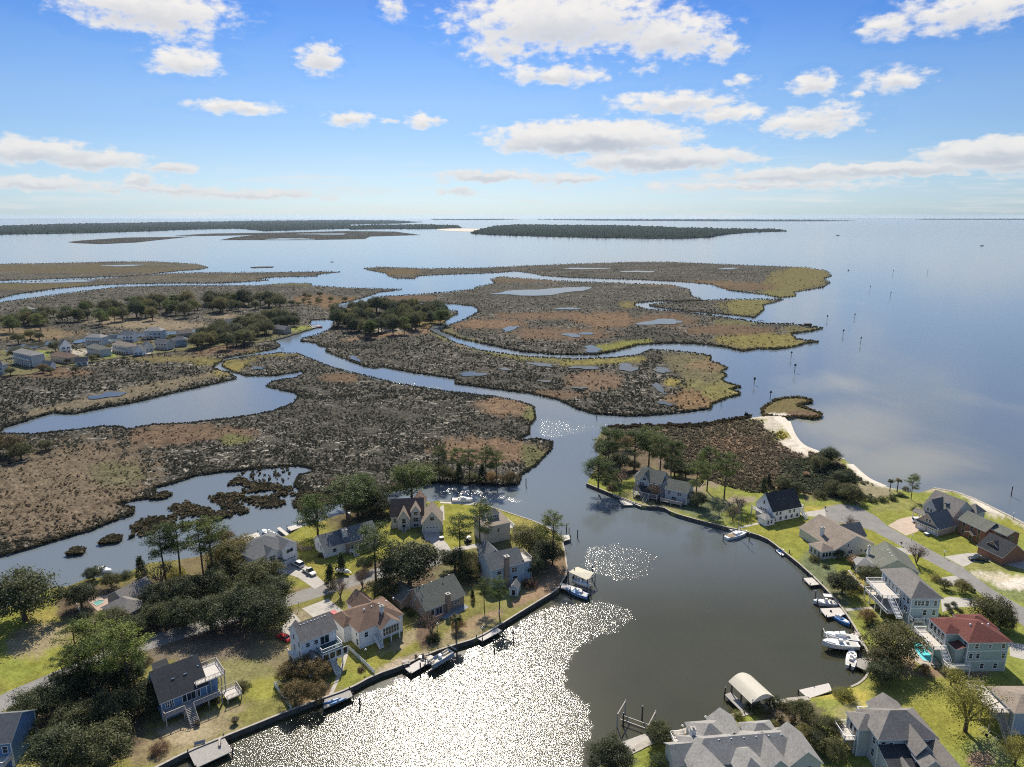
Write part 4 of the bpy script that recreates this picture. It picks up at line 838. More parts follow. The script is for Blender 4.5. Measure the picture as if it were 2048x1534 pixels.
# ------------------------------------------------------------------ houses
def siding(name, c): return mat(name, c, .75, .06, .6, bands=('Z', .22, .13))
def shingle(name, c, v=.22): return mat(name, c, .95, v, 2.2, bands=('Z', .16, .14), var2=(.16, .10))
W_WHITE, W_CREAM = siding('white siding', (.84, .84, .82)), siding('cream siding', (.62, .60, .53))
W_BLUE, W_LBLUE, W_SEA = siding('blue siding', (.16, .27, .42)), siding('pale blue siding', (.42, .50, .53)), siding('sea green siding', (.36, .43, .39))
W_GREY, W_TAN, W_GRN = siding('grey siding', (.50, .51, .50)), siding('tan siding', (.42, .37, .29)), siding('pale green siding', (.52, .52, .43))
W_STUC = mat('cream stucco', (.58, .54, .47), .9, .05, 1)
R_DARK, R_CHAR = shingle('charcoal shingles', (.055, .058, .062)), shingle('grey shingles', (.16, .165, .165))
R_BRN, R_TAN, R_RED = shingle('brown shingles', (.18, .125, .095)), shingle('tan shingles', (.27, .225, .18)), shingle('red shingles', (.15, .062, .052))
R_GRN, R_LGREY, R_STONE = shingle('green grey shingles', (.17, .175, .145)), shingle('light grey shingles', (.29, .28, .26)), shingle('stone shingles', (.22, .205, .185))
M_DOOR = mat('garage door', (.70, .70, .68), .6, .04, 1, bands=('Z', .5, .12))
M_GREEN = mat('teal metal roof', (.045, .09, .10), .5, .1)
M_SKYL = mat('skylight glass', (.10, .13, .17), .1, .1, spec=.7)

def slab(mb, pts, t=.17):
    """thick roof plane: top pts raised by t; sides and underside take the trim slot"""
    b = [Vector(p) for p in pts]; a = [p+Vector((0, 0, t)) for p in b]; n = len(b)
    mb.face(a, 0); mb.face(list(reversed(b)), 1)
    for i in range(n):
        j = (i+1) % n; mb.face([b[i], b[j], a[j], a[i]], 1)
def block(root, x0, y0, w, d, h, typ, rise, wall, roof, o=.45, z0=0, ry=.5, gable=None, flatrail=False):
    """one volume of a house: a wall mesh and a roof mesh. typ gx/gy gable with ridge along x/y, hip, shed, flat"""
    x1, y1 = x0+w, y0+d; wl = MB(); rf = MB(); ht = h
    base = [(x0, y0), (x1, y0), (x1, y1), (x0, y1)]
    if typ == 'gx':
        yr = y0+d*ry; sf = rise/(yr-y0); sb = rise/(y1-yr)
        for x in (x0, x1): wl.face([(x, y0, z0), (x, y1, z0), (x, y1, h), (x, yr, h+rise), (x, y0, h)])
        wl.face([(x0, y0, z0), (x1, y0, z0), (x1, y0, h), (x0, y0, h)]); wl.face([(x0, y1, z0), (x1, y1, z0), (x1, y1, h), (x0, y1, h)])
        slab(rf, [(x0-o, y0-o, h-o*sf), (x1+o, y0-o, h-o*sf), (x1+o, yr, h+rise), (x0-o, yr, h+rise)])
        slab(rf, [(x0-o, yr, h+rise), (x1+o, yr, h+rise), (x1+o, y1+o, h-o*sb), (x0-o, y1+o, h-o*sb)])
    elif typ == 'gy':
        xr = x0+w*ry; sf = rise/(xr-x0); sb = rise/(x1-xr)
        for y in (y0, y1): wl.face([(x0, y, z0), (x1, y, z0), (x1, y, h), (xr, y, h+rise), (x0, y, h)])
        wl.face([(x0, y0, z0), (x0, y1, z0), (x0, y1, h), (x0, y0, h)]); wl.face([(x1, y0, z0), (x1, y1, z0), (x1, y1, h), (x1, y0, h)])
        slab(rf, [(x0-o, y0-o, h-o*sf), (xr, y0-o, h+rise), (xr, y1+o, h+rise), (x0-o, y1+o, h-o*sf)])
        slab(rf, [(xr, y0-o, h+rise), (x1+o, y0-o, h-o*sb), (x1+o, y1+o, h-o*sb), (xr, y1+o, h+rise)])
    elif typ == 'hip':
        wl.box(x0, y0, z0, x1, y1, h)
        a, b, c, e = x0-o, y0-o, x1+o, y1+o; m = min(w, d)/2
        if w >= d: r0, r1 = (x0+m, (y0+y1)/2), (x1-m, (y0+y1)/2)
        else: r0, r1 = ((x0+x1)/2, y0+m), ((x0+x1)/2, y1-m)
        hh, ez = h+rise, h+.14
        rf.hexa([(a, b, h-.04), (c, b, h-.04), (c, e, h-.04), (a, e, h-.04)], [(a, b, ez), (c, b, ez), (c, e, ez), (a, e, ez)], 1)
        ez += .004
        A, B, C2, D = (a, b, ez), (c, b, ez), (c, e, ez), (a, e, ez); P0, P1 = (r0[0], r0[1], hh), (r1[0], r1[1], hh)
        if w >= d: rf.face([A, B, P1, P0]).face([B, C2, P1]).face([C2, D, P0, P1]).face([D, A, P0])
        else: rf.face([A, B, P0]).face([B, C2, P1, P0]).face([C2, D, P1]).face([D, A, P0, P1])
    elif typ == 'shed':
        for x in (x0, x1): wl.face([(x, y0, z0), (x, y1, z0), (x, y1, h+rise), (x, y0, h)])
        wl.face([(x0, y0, z0), (x1, y0, z0), (x1, y0, h), (x0, y0, h)]); wl.face([(x0, y1, z0), (x1, y1, z0), (x1, y1, h+rise), (x0, y1, h+rise)])
        s = rise/d; slab(rf, [(x0-o, y0-o, h-o*s), (x1+o, y0-o, h-o*s), (x1+o, y1+o, h+rise+o*s), (x0-o, y1+o, h+rise+o*s)])
    else:
        wl.box(x0, y0, z0, x1, y1, h); rf.box(x0-.15, y0-.15, h+.003, x1+.15, y1+.15, h+.16)
    wl.build('wall', wall, root)
    # foundation strip and corner boards
    r_ = rf.build('roof', [roof, M_TRIM], root)
    if wall.name.endswith('siding'):
        for (x, y) in base: MB().box(x-.09, y-.09, z0, x+.09, y+.09, h-.02).build('corner_board', M_TRIM, root)
    return r_
WIN = {}
def windows(root, side, items, x0, y0, w, d, trim=None):
    """items: (position along side, sill z, width, height, kind). side f/b/l/r of the block"""
    trim = trim or M_TRIM
    for it in items:
        p, z, ww, hh = it[:4]; k = it[4] if len(it) > 4 else 'w'
        key = (ww, hh, k, trim.name)
        if key not in WIN:
            if k == 'g':
                a = MB().box(-ww/2-.12, -.06, 0, ww/2+.12, .02, hh+.15); b = MB().box(-ww/2, -.09, .02, ww/2, -.062, hh)
                c = MB()
                for i in range(4): c.box(-ww/2+ww*(i+.25)/4, -.11, hh*.74, -ww/2+ww*(i+.75)/4, -.092, hh*.88)
                WIN[key] = [(a, trim), (b, M_DOOR), (c, M_GLASS)]
            else:
                a = MB(); t = .13
                a.box(-ww/2-t, -.07, -t, -ww/2, .02, hh+t); a.box(ww/2, -.07, -t, ww/2+t, .02, hh+t)
                a.box(-ww/2, -.07, hh, ww/2, .02, hh+t); a.box(-ww/2, -.09, -t, ww/2, .02, 0)
                n = max(1, round(ww/1.05))
                for i in range(1, n): a.box(-ww/2+ww*i/n-.05, -.065, 0, -ww/2+ww*i/n+.05, .02, hh)
                if k == 'w': a.box(-ww/2, -.06, hh*.5-.035, ww/2, .01, hh*.5+.035)
                b = MB().box(-ww/2, -.03, 0, ww/2, .015, hh)
                WIN[key] = [(a, trim), (b, M_GLASS)]
            pr = []
            for i, (mb, m) in enumerate(WIN[key]):
                o = mb.build('tmp', m); pr.append(o.data); bpy.data.objects.remove(o)
            WIN[key] = pr
        me = WIN[key]
        pos, rz = {'f': ((x0+p, y0, z), 0), 'b': ((x0+p, y0+d, z), math.pi), 'l': ((x0, y0+p, z), -math.pi/2), 'r': ((x0+w, y0+p, z), math.pi/2)}[side]
        nm = {'g': 'garage_door', 'd': 'door'}.get(k, 'window')
        a = link(bpy.data.objects.new(nm, me[0]), root); a.location = pos; a.rotation_euler = (0, 0, rz)
        for q, mm in enumerate(me[1:]):
            b = link(bpy.data.objects.new(('pane' if k != 'g' else ('door_panel', 'pane')[q]), mm), a)
def chimney(root, x, y, z0, z1, w=.9, m=None, pot=True):
    m = m or M_CHIMW
    c = MB().box(x-w/2, y-w/2, z0, x+w/2, y+w/2, z1).build('chimney', m, root)
    MB().box(x-w/2-.12, y-w/2-.12, z1+.003, x+w/2+.12, y+w/2+.12, z1+.18).box(x-.2, y-.2, z1+.18, x+.2, y+.2, z1+.5).build('chimney_cap', M_CONC, c)
def vents(root, pts):
    for (x, y, z) in pts: MB().box(x-.15, y-.15, z-.35, x+.15, y+.15, z+.12).build('roof_vent', M_TRIM, root)
def railing(mb, p, q, h=1.0, z=0):
    p = Vector((p[0], p[1], z)); q = Vector((q[0], q[1], z)); n = max(1, int((q-p).length/1.8))
    mb.bar(p+Vector((0, 0, h)), q+Vector((0, 0, h)), .14, .08); mb.bar(p+Vector((0, 0, h*.12)), q+Vector((0, 0, h*.12)), .07, .07)
    for i in range(n+1):
        t = p.lerp(q, i/n); mb.bar(t, t+Vector((0, 0, h+.06)), .13, .13)
    m = int((q-p).length/.28)
    for i in range(m): t = p.lerp(q, (i+.5)/m); mb.bar(t+Vector((0, 0, h*.12)), t+Vector((0, 0, h)), .05, .05)
def deck(root, x0, y0, x1, y1, z, sides='flr', m=None, rail=None, posts=True, name='deck'):
    m = m or M_DOCKL; rail = rail or M_TRIM
    dk = MB().box(x0, y0, z-.22, x1, y1, z).build(name, m, root)
    mb = MB(); q = {'f': ((x0, y0), (x1, y0)), 'b': ((x0, y1), (x1, y1)), 'l': ((x0, y0), (x0, y1)), 'r': ((x1, y0), (x1, y1))}
    for s in sides: railing(mb, *q[s], z=z)
    if mb.v: mb.build('railing', rail, dk)
    if posts:
        for x in np.linspace(x0+.15, x1-.15, max(2, int((x1-x0)/3)+1)):
            for y in np.linspace(y0+.15, y1-.15, max(2, int((y1-y0)/3)+1)): MB().box(x-.11, y-.11, -.3, x+.11, y+.11, z-.22).build('post', rail, dk)
    return dk
def stairs(root, x0, x1, y0, y1, z0, z1, m=None, rail=None):
    """steps climb from y0,z0 to y1,z1 (x wide), or along x if x/y given as reversed flag"""
    m = m or M_DOCKL; n = max(3, int(abs(z1-z0)/.19)); mb = MB()
    for i in range(n):
        t0, t1 = i/n, (i+1)/n; y = y0+(y1-y0)*t0; yy = y0+(y1-y0)*t1; z = z0+(z1-z0)*t1
        mb.box(x0, min(y, yy), z-.09, x1, max(y, yy)-.05, z)
    for x in (x0, x1):
        mb.bar((x, y0, z0+.0), (x, y1, z1-.05), .08, .25)
    s = mb.build('stairs', m, root); r = MB()
    for x in (x0, x1):
        r.bar((x, y0, z0+1), (x, y1, z1+1), .1, .08)
        for i in range(5): t = i/4; r.bar((x, y0+(y1-y0)*t, z0+(z1-z0)*t), (x, y0+(y1-y0)*t, z0+(z1-z0)*t+1), .09, .09)
    r.build('railing', rail or M_TRIM, s)
def house(P, Q, he, label, z0=GZ):
    """front eave line given by two photo points at eave height he"""
    a, b = at(P[0], P[1], z0+he), at(Q[0], Q[1], z0+he)
    d = b-a; rz = math.atan2(d.y, d.x); w = math.hypot(d.x, d.y)
    root = empty('house', (a.x, a.y, z0), rz, label, 'house')
    return root, w
def row(n, w, z, ww=.9, hh=1.4, m=1.2, k='w'): return [(m+(w-2*m)*i/max(1, n-1), z, ww, hh, k) for i in range(n)]
M_DKRAIL = mat('weathered rail', (.46, .42, .37), .9, .12, 2)

# 1 blue house lower left
r, w = house((322,1404), (412,1368), 4.9, 'blue house with a dark steep roof and tiered decks by the lower left oaks')
block(r, 0, 0, w, 9.5, 4.9, 'gx', 3.9, W_BLUE, R_DARK, ry=.70)
block(r, w*.10, 7.2, w*.3, 3.0, 7.6, 'shed', .6, W_BLUE, R_DARK, o=.25, z0=4)
windows(r, 'f', row(3, w*.34, 2.9, .8, 1.5)+[(w*.5+i*.95, 2.6, .85, 1.9, 'p') for i in range(4)], 0, 0, w, 9.5)
deck(r, 0, -2.4, w*.42, 0, 2.4, 'fl', M_DOCK, M_DKRAIL); stairs(r, w*.43, w*.62, -6.2, -2.4, 0, 2.4, M_DOCK, M_DKRAIL); deck(r, w*.42, -2.4, w*.64, 0, 2.4, '', M_DOCK, M_DKRAIL)
deck(r, w*.64, -2.4, w+2.6, 0, 2.4, 'f', M_DOCK, M_DKRAIL)
deck(r, w-2.2, -.2, w+4.2, 6.0, 5.7, 'frb', M_DOCKL, M_DKRAIL, name='upper_deck')
MB().box(w, .5, 0, w+2.6, 5.6, 5.4).build('wall', W_BLUE, r)
MB().box(w-.5, 4, 5.72, w-.2, 9, 7.6).build('wall', W_BLUE, r)
deck(r, w+3.2, -3.6, w+6.6, 0.4, 1.3, 'frb', M_DOCKL, M_DKRAIL, name='lower_deck')
for x in (3.2, 5.8): MB().box(x, 3.3, 6.75, x+.7, 4.3, 7.2).build('skylight', M_SKYL, r)
# 2 white two storey
r, w = house((603,1283), (671,1257), 8.3, 'tall white two storey house with a row of ridge vents and a white sunroom balcony')
block(r, 0, 0, w, 7.6, 8.3, 'gx', 2.7, W_WHITE, R_STONE)
windows(r, 'l', [(1.8, 5.8, .8, 1.3), (5.2, 6.2, .8, 1.3), (1.8, 3.2, .8, 1.3), (5.2, 3.4, .8, 1.3), (2.4, .9, .7, .9), (5.0, .9, .7, .9)], 0, 0, w, 7.6)
windows(r, 'f', [(1.5, 6.2, .9, 1.0), (3.6, 6.2, .9, 1.0), (w-3, 5.4, 2.2, 2.1, 'd')], 0, 0, w, 7.6)
block(r, w*.42, -3.3, w*.60, 3.3, 5.0, 'flat', 0, W_WHITE, M_GREEN, z0=2.2)
mbr = MB(); railing(mbr, (w*.42, -3.3), (w*1.02, -3.3), 1, 5.17); railing(mbr, (w*.42, -3.3), (w*.42, 0), 1, 5.17); railing(mbr, (w*1.02, -3.3), (w*1.02, 0), 1, 5.17); mbr.build('railing', M_TRIM, r)
windows(r, 'f', [(.9+i*1.62, 2.9, 1.25, 1.6, 'p') for i in range(4)], w*.42, -3.3, w*.6, 3.3)
[MB().box(x-.13, -3.3, 0, x+.13, -3.04, 2.2).build('post', M_TRIM, r) for x in (w*.43, w*.72, w*1.0)]
block(r, .3, -3.0, w*.38, 3.0, 3.6, 'gy', 1.5, W_WHITE, R_STONE)
windows(r, 'f', [(1.6, 1.0, 1.6, 1.5)], .3, -3.0, w*.38, 3.0)
stairs(r, w*.62, w*.75, -6.5, -3.4, 0, 2.2, M_TRIM)
vents(r, [(1.2+i*(w-2.4)/7, 3.3, 10.7) for i in range(8)])
block(r, 1.0, 7.6, 3.2, 2.6, 6.2, 'gy', 1.6, W_WHITE, R_STONE)
deck(r, -1.3, 3.2, 0, 6.6, 2.4, 'l', M_TRIM)
# 3 brown roofed house with screened porch
r, w = house((718,1264), (804,1229), 5.0, 'white house with a brown hip roof and a screened gable porch over the canal lawn')
block(r, 0, 0, w, 11, 5.0, 'hip', 3.2, W_WHITE, R_BRN)
block(r, w*.42, -2.2, w*.42, 3, 5.0, 'gy', 1.9, W_WHITE, R_BRN, z0=2.2)
windows(r, 'f', [(.7+i*(w*.42-1.4)/5, 2.5, .62, 2.1) for i in range(6)], w*.42, -2.2, w*.42, 3)
[MB().box(w*.42+t-.12, -2.2, 0, w*.42+t+.12, -1.96, 2.2).build('post', M_TRIM, r) for t in (.12, w*.21, w*.42-.12)]
windows(r, 'f', [(2, 2.8, .9, 1.3), (w-1.2, 3.0, .8, 1.2), (w-1.2, .9, .8, 1.0)], 0, 0, w, 11)
windows(r, 'l', [(1.5, 3.2, .6, .8), (5.5, 3.2, .6, .8), (1.2, .6, .9, 1.8)], 0, 0, w, 11)
block(r, w*.38, 9, 5.5, 7, 4.6, 'gy', 2.4, W_WHITE, R_BRN); block(r, -1.8, 5, 3.5, 6.5, 4.6, 'hip', 1.8, W_WHITE, R_BRN)
chimney(r, w*.62, 2.2, 5, 8.3, .9); stairs(r, w*.30, w*.38, -3.6, 0, .2, 2.4, M_TRIM)
vents(r, [(4+i*2.2, 4.6, 7.75) for i in range(5)])
# 4 grey gabled brick ranch
r, w = house((852,1219), (928,1188), 3.3, 'low tan brick house with a plain grey gable roof and a rear brick chimney')
block(r, 0, 0, w, 11.5, 3.3, 'gx', 3.8, M_BRICKT, R_GRN, ry=.5)
windows(r, 'l', [(2.5, 1.0, .8, 1.3), (7.5, 1.0, .8, 1.3), (5.6, 4.0, .8, 1.0)], 0, 0, w, 11.5); windows(r, 'f', [(2, .5, 1.1, 1.9, 'p'), (4.2, .3, 1.9, 2.1, 'd'), (w-2.5, 1.2, 1.8, 1.2)], 0, 0, w, 11.5)
chimney(r, w*.55, -.35, 0, 5.6, 1.1, M_BRICKT); block(r, -2.8, 8.5, 6, 6, 3.1, 'gy', 2.2, M_BRICKT, R_GRN)
deck(r, 1.2, -2.4, 4.0, 0, .6, 'fl', M_DOCK, mat('brown rail', (.26, .15, .09), .8)); vents(r, [(3+i*3, 6.4, 6.8) for i in range(4)])
# 5 dark blue-grey house among trees
r, w = house((982,1139), (1046,1124), 6.6, 'slate blue house with a tall stone chimney and roof balcony, shaded by round trees')
block(r, 0, 0, w, 9, 6.6, 'gx', 2.8, W_LBLUE, R_CHAR); block(r, 1.2, 5.5, 5, 7, 7.2, 'gy', 2.6, W_LBLUE, R_CHAR)
chimney(r, w*.46, -.55, 0, 10.0, 1.3, M_BRICKT); windows(r, 'f', [(w*.25, 4.3, 1.4, 1.1), (w*.72, 4.0, 1.7, 1.5), (w*.2, 1.2, 1.2, 1.4), (w*.75, 1.0, 1.5, 1.6)], 0, 0, w, 9)
deck(r, w, .5, w+3.4, 6.5, 6.2, 'frb', M_DOCKL, M_DKRAIL); MB().box(w, .8, 0, w+3.0, 6.2, 5.9).build('wall', W_LBLUE, r)
# 6 cream stucco cube house
r, w = house((968,1056), (1020,1045), 6.2, 'cream stucco house with flat parapet roof and white chimney at the tip of the lawn')
block(r, 0, 0, w, 8.5, 6.2, 'shed', .8, W_STUC, R_TAN, o=.2); block(r, w*.42, 4.2, w*.36, 3.6, 8.3, 'shed', .4, W_STUC, R_DARK, o=.15, z0=5.5)
windows(r, 'f', [(1.4, 3.7, .8, 1.3), (w*.55, 3.7, .8, 1.3)], 0, 0, w, 8.5); windows(r, 'l', [(2, 3.6, .8, 1.3), (5.5, 3.6, .8, 1.3), (4, .8, .8, 1.2)], 0, 0, w, 8.5)
windows(r, 'f', [(.5+i*.75, 7.1, .55, .9, 'p') for i in range(4)], w*.42, 4.2, w*.36, 3.6)
chimney(r, w*.30, 7.4, 5, 9.4, 1.2); deck(r, w, 2, w+2.8, 7.5, 3.0, 'fr', M_DOCKL)
# 7 brown roofed cottage with garage
r, w = house((783,1033), (846,1030), 4.6, 'cottage with steep dark brown roof, arched gable entry and cream garage wing')
block(r, 0, 0, w, 9.5, 4.6, 'gx', 4.6, W_CREAM, R_BRN, ry=.5); block(r, w*.22, -1.6, w*.34, 5, 4.4, 'gy', 3.0, W_CREAM, R_TAN); block(r, w*.64, -.5, w*.26, 4, 6.6, 'gy', 1.9, W_CREAM, R_TAN, z0=4)
block(r, w*.98, -5.0, w*.62, 9, 3.8, 'gy', 4.2, W_CREAM, R_TAN); windows(r, 'f', [(w*.31, .1, 4.6, 2.4, 'g'), (w*.31, 4.6, 1.5, 1.3)], w*.98, -5, w*.62, 9)
windows(r, 'f', [(w*.17, 2.5, 1.3, 1.7), (w*.17, .1, 1.2, 2.0, 'd')], w*.22, -1.6, w*.34, 5); windows(r, 'f', [(w*.13, 5.0, 1.5, 1.2)], w*.64, -.5, w*.26, 4); windows(r, 'f', [(1.1, 2.2, .9, 1.4), (w*.77, 2.2, 1.7, 1.4), (w*.77, .2, 1.7, 1.2)], 0, 0, w, 9.5)
block(r, w*.72, 8, 4, 4, 6.5, 'gy', 2.4, W_CREAM, R_BRN); stairs(r, w*.33, w*.45, -4, -1.7, 0, 1.0, M_CONC)
# 8 long charcoal ranch
r, w = house((648,1096), (752,1067), 3.7, 'long low house with a charcoal roof, white chimney and front porch')
block(r, 0, 0, w*.40, 8.6, 3.7, 'gx', 2.7, W_WHITE, R_CHAR); block(r, w*.40, -1.2, w*.60, 9.6, 4.0, 'gx', 3.0, M_BRICKT, R_CHAR)
chimney(r, w*.42, 1.2, 0, 7.6, 1.4); windows(r, 'l', [(2.8, 1.8, .7, 1.5), (5.4, 1.8, .7, 1.5)], 0, 0, w*.4, 8.6); windows(r, 'f', [(3.5, 1.3, 1.2, 1.2)], 0, 0, w*.4, 8.6)
windows(r, 'f', [(2+i*2.6, 1.2, 1.3, 1.6) for i in range(4)], w*.4, -1.2, w*.6, 9.6); deck(r, w*.42, -2.8, w*.98, -1.2, 1.0, 'f', M_DOCKL); stairs(r, w*.46, w*.55, -5.0, -2.8, 0, 1.0)
# 9 white house with wide garage
r, w = house((523,1113), (586,1085), 6.0, 'white house with a wide garage door beside the two parked white vehicles')
block(r, -2.5, 0, w+2.5, 12, 6.0, 'hip', 3.2, W_WHITE, R_CHAR); block(r, w*.56, -1.4, w*.46, 6, 6.2, 'gy', 1.8, W_WHITE, R_CHAR); block(r, w*.12, -.8, w*.3, 4, 6.1, 'gy', 1.6, W_WHITE, R_CHAR)
windows(r, 'f', [(w*.23, .1, w*.34, 2.3, 'g'), (w*.23, 4.1, 2.4, 1.1, 'p')], w*.56, -1.4, w*.46, 6); windows(r, 'f', [(w*.15, 3.6, 2.2, 1.5)], w*.12, -.8, w*.3, 4)
slm = MB(); slab(slm, [(-1.5, -3.4, 2.7), (w*.53, -3.4, 2.7), (w*.53, -.9, 3.4), (-1.5, -.9, 3.4)]); slm.build('porch_roof', [M_GREEN, M_TRIM], r)
[MB().box(x-.1, -3.2, .8, x+.1, -3.0, 2.75).build('post', M_TRIM, r) for x in (-1.2, 1.2, w*.3, w*.5)]
deck(r, -1.5, -3.4, w*.53, -.9, .9, 'f', M_DOCKL, posts=False); stairs(r, w*.22, w*.38, -5.6, -3.4, 0, .9, M_TRIM); windows(r, 'f', [(w*.33, 1.0, 1.0, 2.0, 'd')], 0, -.02, w, 12)
# 10 brown roof in the oaks
r, w = house((255,1207), (312,1178), 3.6, 'brown roofed house half hidden by oaks beside a small green pool')
block(r, 0, 0, w, 9, 3.6, 'gx', 2.6, W_TAN, R_STONE); block(r, -4.2, -4.6, 7.0, 9, 3.4, 'hip', 2.4, W_LBLUE, R_STONE)
windows(r, 'f', [(1.2, .9, 1.0, 1.7), (3.5, .5, 2.2, 2.2, 'd'), (5.8, .9, 1.0, 1.7)], -4.2, -4.6, 7.0, 9); deck(r, -7.5, -4, -4.3, 1.5, .6, 'lf', M_DOCKL)
# 11 grey green roofed house on the tip
r, w = house((1276,957), (1322,966), 6.4, 'white house with moss grey gables and a dark porch roof on the wooded tip')
block(r, 0, 0, w, 9, 6.4, 'gx', 3.2, W_GREY, R_GRN); block(r, w*.12, -1, w*.4, 5, 6.4, 'gy', 3.0, W_GREY, R_GRN); block(r, -2.5, 4, 6, 8, 6.0, 'hip', 3, W_GREY, R_LGREY)
slm = MB(); slab(slm, [(-.5, -4.6, 2.8), (w+.5, -4.6, 2.8), (w+.5, -1.1, 4.2), (-.5, -1.1, 4.2)]); slm.build('porch_roof', [R_DARK, M_TRIM], r)
[MB().box(x-.12, -4.4, 0, x+.12, -4.16, 2.85).build('post', M_TRIM, r) for x in (0, w*.33, w*.66, w)]; deck(r, -.3, -4.4, w+.3, -.02, 1.2, 'f', M_DOCK, M_DKRAIL); stairs(r, w*.5, w*.66, -7.5, -4.4, 0, 1.2, M_DOCK, M_DKRAIL)
windows(r, 'f', [(w*.2, 6.6, 1.3, 1.2)], w*.12, -1, w*.4, 5); windows(r, 'f', [(w*.2, 4.4, 2.2, 1.2), (w*.62, 4.4, 1.4, 1.2), (w*.85, 4.4, 1.0, 1.2)], 0, -1.03, w, 9)
block(r, w+2.5, -1.5, 8.5, 8, 5.2, 'gx', 2.6, W_GREY, R_GRN); block(r, w+.2, 1, 3, 5, 5.4, 'gy', 2, W_GREY, R_GRN); windows(r, 'f', [(1.5, 3.2, 1, 1.2), (5.5, 3.2, 1.6, 1.2), (3.5, .8, 2, 1.6)], w+2.5, -1.5, 8.5, 8)
deck(r, w+1.5, -5, w+10, -1.6, 1.2, 'flr', M_DOCK, M_DKRAIL)
# 12 white house black roof by the sailboat
r, w = house((1546,1022), (1601,1011), 4.6, 'white two storey house with a steep black roof above the sailboat mooring')
block(r, 0, 0, w, 8.5, 4.6, 'gx', 5.2, W_WHITE, R_DARK); windows(r, 'f', [(2, 2.6, .8, 1.2), (3.6, 2.6, .8, 1.2), (w*.62, 2.6, .8, 1.2), (w*.78, 2.6, .8, 1.2)]+row(5, w, .5, 1.0, 1.2), 0, 0, w, 8.5)
windows(r, 'l', [(3.4, 2.6, .9, 1.3), (4.6, 2.6, .9, 1.3), (5.8, 2.6, .9, 1.3), (4.6, 5.6, .8, 1.2)], 0, 0, w, 8.5)
block(r, -4.6, -1.5, 4.2, 3.6, 2.6, 'hip', 1.2, W_WHITE, R_LGREY); windows(r, 'f', [(1.4, .8, .7, 1.2), (2.9, .8, .7, 1.2)], -4.6, -1.5, 4.2, 3.6)
deck(r, -2.4, 2.4, 0, 8.4, 2.9, 'fl'); deck(r, w, 1, w+2.8, 7, 2.9, 'frb'); stairs(r, w+.4, w+1.6, -2.6, 1, 0, 2.9, M_TRIM)
for x in (w*.3, w*.5): MB().box(x, 2.2, 7.35, x+.6, 3.2, 7.75).build('skylight', M_SKYL, r)
# 13 tan roofed rambler
r, w = house((1670,1099), (1748,1087), 3.3, 'white sided bungalow with a sweeping tan roof, white chimney and canal side sun porch')
block(r, 0, 0, w, 17, 3.3, 'gy', 3.8, W_CREAM, R_TAN); windows(r, 'f', [(1.8, .9, 1.0, 1.5), (w*.33, 3.6, .7, .9), (w*.40, 1.1, 1.6, 1.1), (w*.68, 1.1, .6, .9)], 0, 0, w, 17)
block(r, -4.8, .5, 5.2, 5.5, 2.9, 'hip', 1.6, W_CREAM, R_TAN); windows(r, 'f', [(1.0, .8, .9, 1.5, 'p'), (2.2, .8, .9, 1.5, 'p'), (3.4, .8, .9, 1.5, 'p')], -4.8, .5, 5.2, 5.5); windows(r, 'l', row(3, 5.5, .8, .9, 1.5, 1), -4.8, .5, 5.2, 5.5)
block(r, w-6, 6, 8, 7, 3.2, 'gx', 3.2, W_CREAM, R_STONE); chimney(r, 1.8, 8.5, 3, 6.9, 1.0); vents(r, [(w*.47, 2+i*1.7, 6.9) for i in range(6)])
# 14 pale green gable
r, w = house((1754,1137), (1837,1145), 3.2, 'pale green sided house whose broad gable end faces the canal side pines')
block(r, 0, 0, w, 12, 3.2, 'gy', 3.6, W_GRN, R_GRN, ry=.46); windows(r, 'f', [(1.6, 1.0, .9, 1.1), (4.6, 1.0, .9, 1.1), (w-3.2, .4, 1.3, 1.0)], 0, 0, w, 12)
block(r, -5.0, 2.2, 5.0, 5, 2.7, 'hip', 1.5, W_CREAM, R_LGREY); windows(r, 'f', row(3, 5, .8, .9, 1.4, 1, 'p'), -5.0, 2.2, 5, 5); windows(r, 'l', row(3, 5, .8, .9, 1.4, 1, 'p'), -5.0, 2.2, 5, 5)
vents(r, [(w*.40, 3+i*2, 6.5) for i in range(3)]); chimney(r, -.2, 9, 2, 6.2, .7)
# 15 raised pale blue house
r, w = house((1824,1196), (1881,1196), 8.8, 'tall pale blue raised house with grey hip roof and two storey canal decks')
block(r, 0, 0, w, 15, 8.8, 'hip', 3.0, W_LBLUE, R_CHAR if 0 else R_STONE, o=.6); windows(r, 'f', [(1.2+i*.95, 6.6, .75, 1.3) for i in range(3)]+[(w*.56, 6.5, .9, 1.5), (w*.85, 6.5, .8, 1.5), (w*.52, 3.7, .9, 1.5), (w*.84, 3.7, .8, 1.5)], 0, 0, w, 15)
windows(r, 'l', [(1.4+i*1.9, 6.3, 1.0, 1.6) for i in range(7)]+[(2+i*3, 3.6, 1.6, 1.7) for i in range(4)], 0, 0, w, 15)
for z, nm in ((2.9, 'lower_deck'), (5.8, 'upper_deck')): deck(r, -5.0, 5.0 if z > 4 else 2, -.02, 14.5, z, 'flb', M_DOCKL, M_TRIM, posts=(z > 4), name=nm)
deck(r, -.02, -2.0, w*.42, -.02, 2.9, 'flr', M_DOCKL); MB().box(.05, -2.2, .0, w, -.05, 2.0).build('wall', W_CREAM, r)
stairs(r, -3.6, -2.2, -.6, 5.0, 2.9, 5.8, M_TRIM); [MB().box(-.06, -.07, z, w+.06, -.01, z+.2).build('band_board', M_TRIM, r) for z in (2.6, 5.6)]
vents(r, [(w*.42, 5+i*1.6, 11.0) for i in range(4)]); block(r, w, 8, 4, 6, 5.4, 'hip', 1.2, W_GREY, R_STONE)
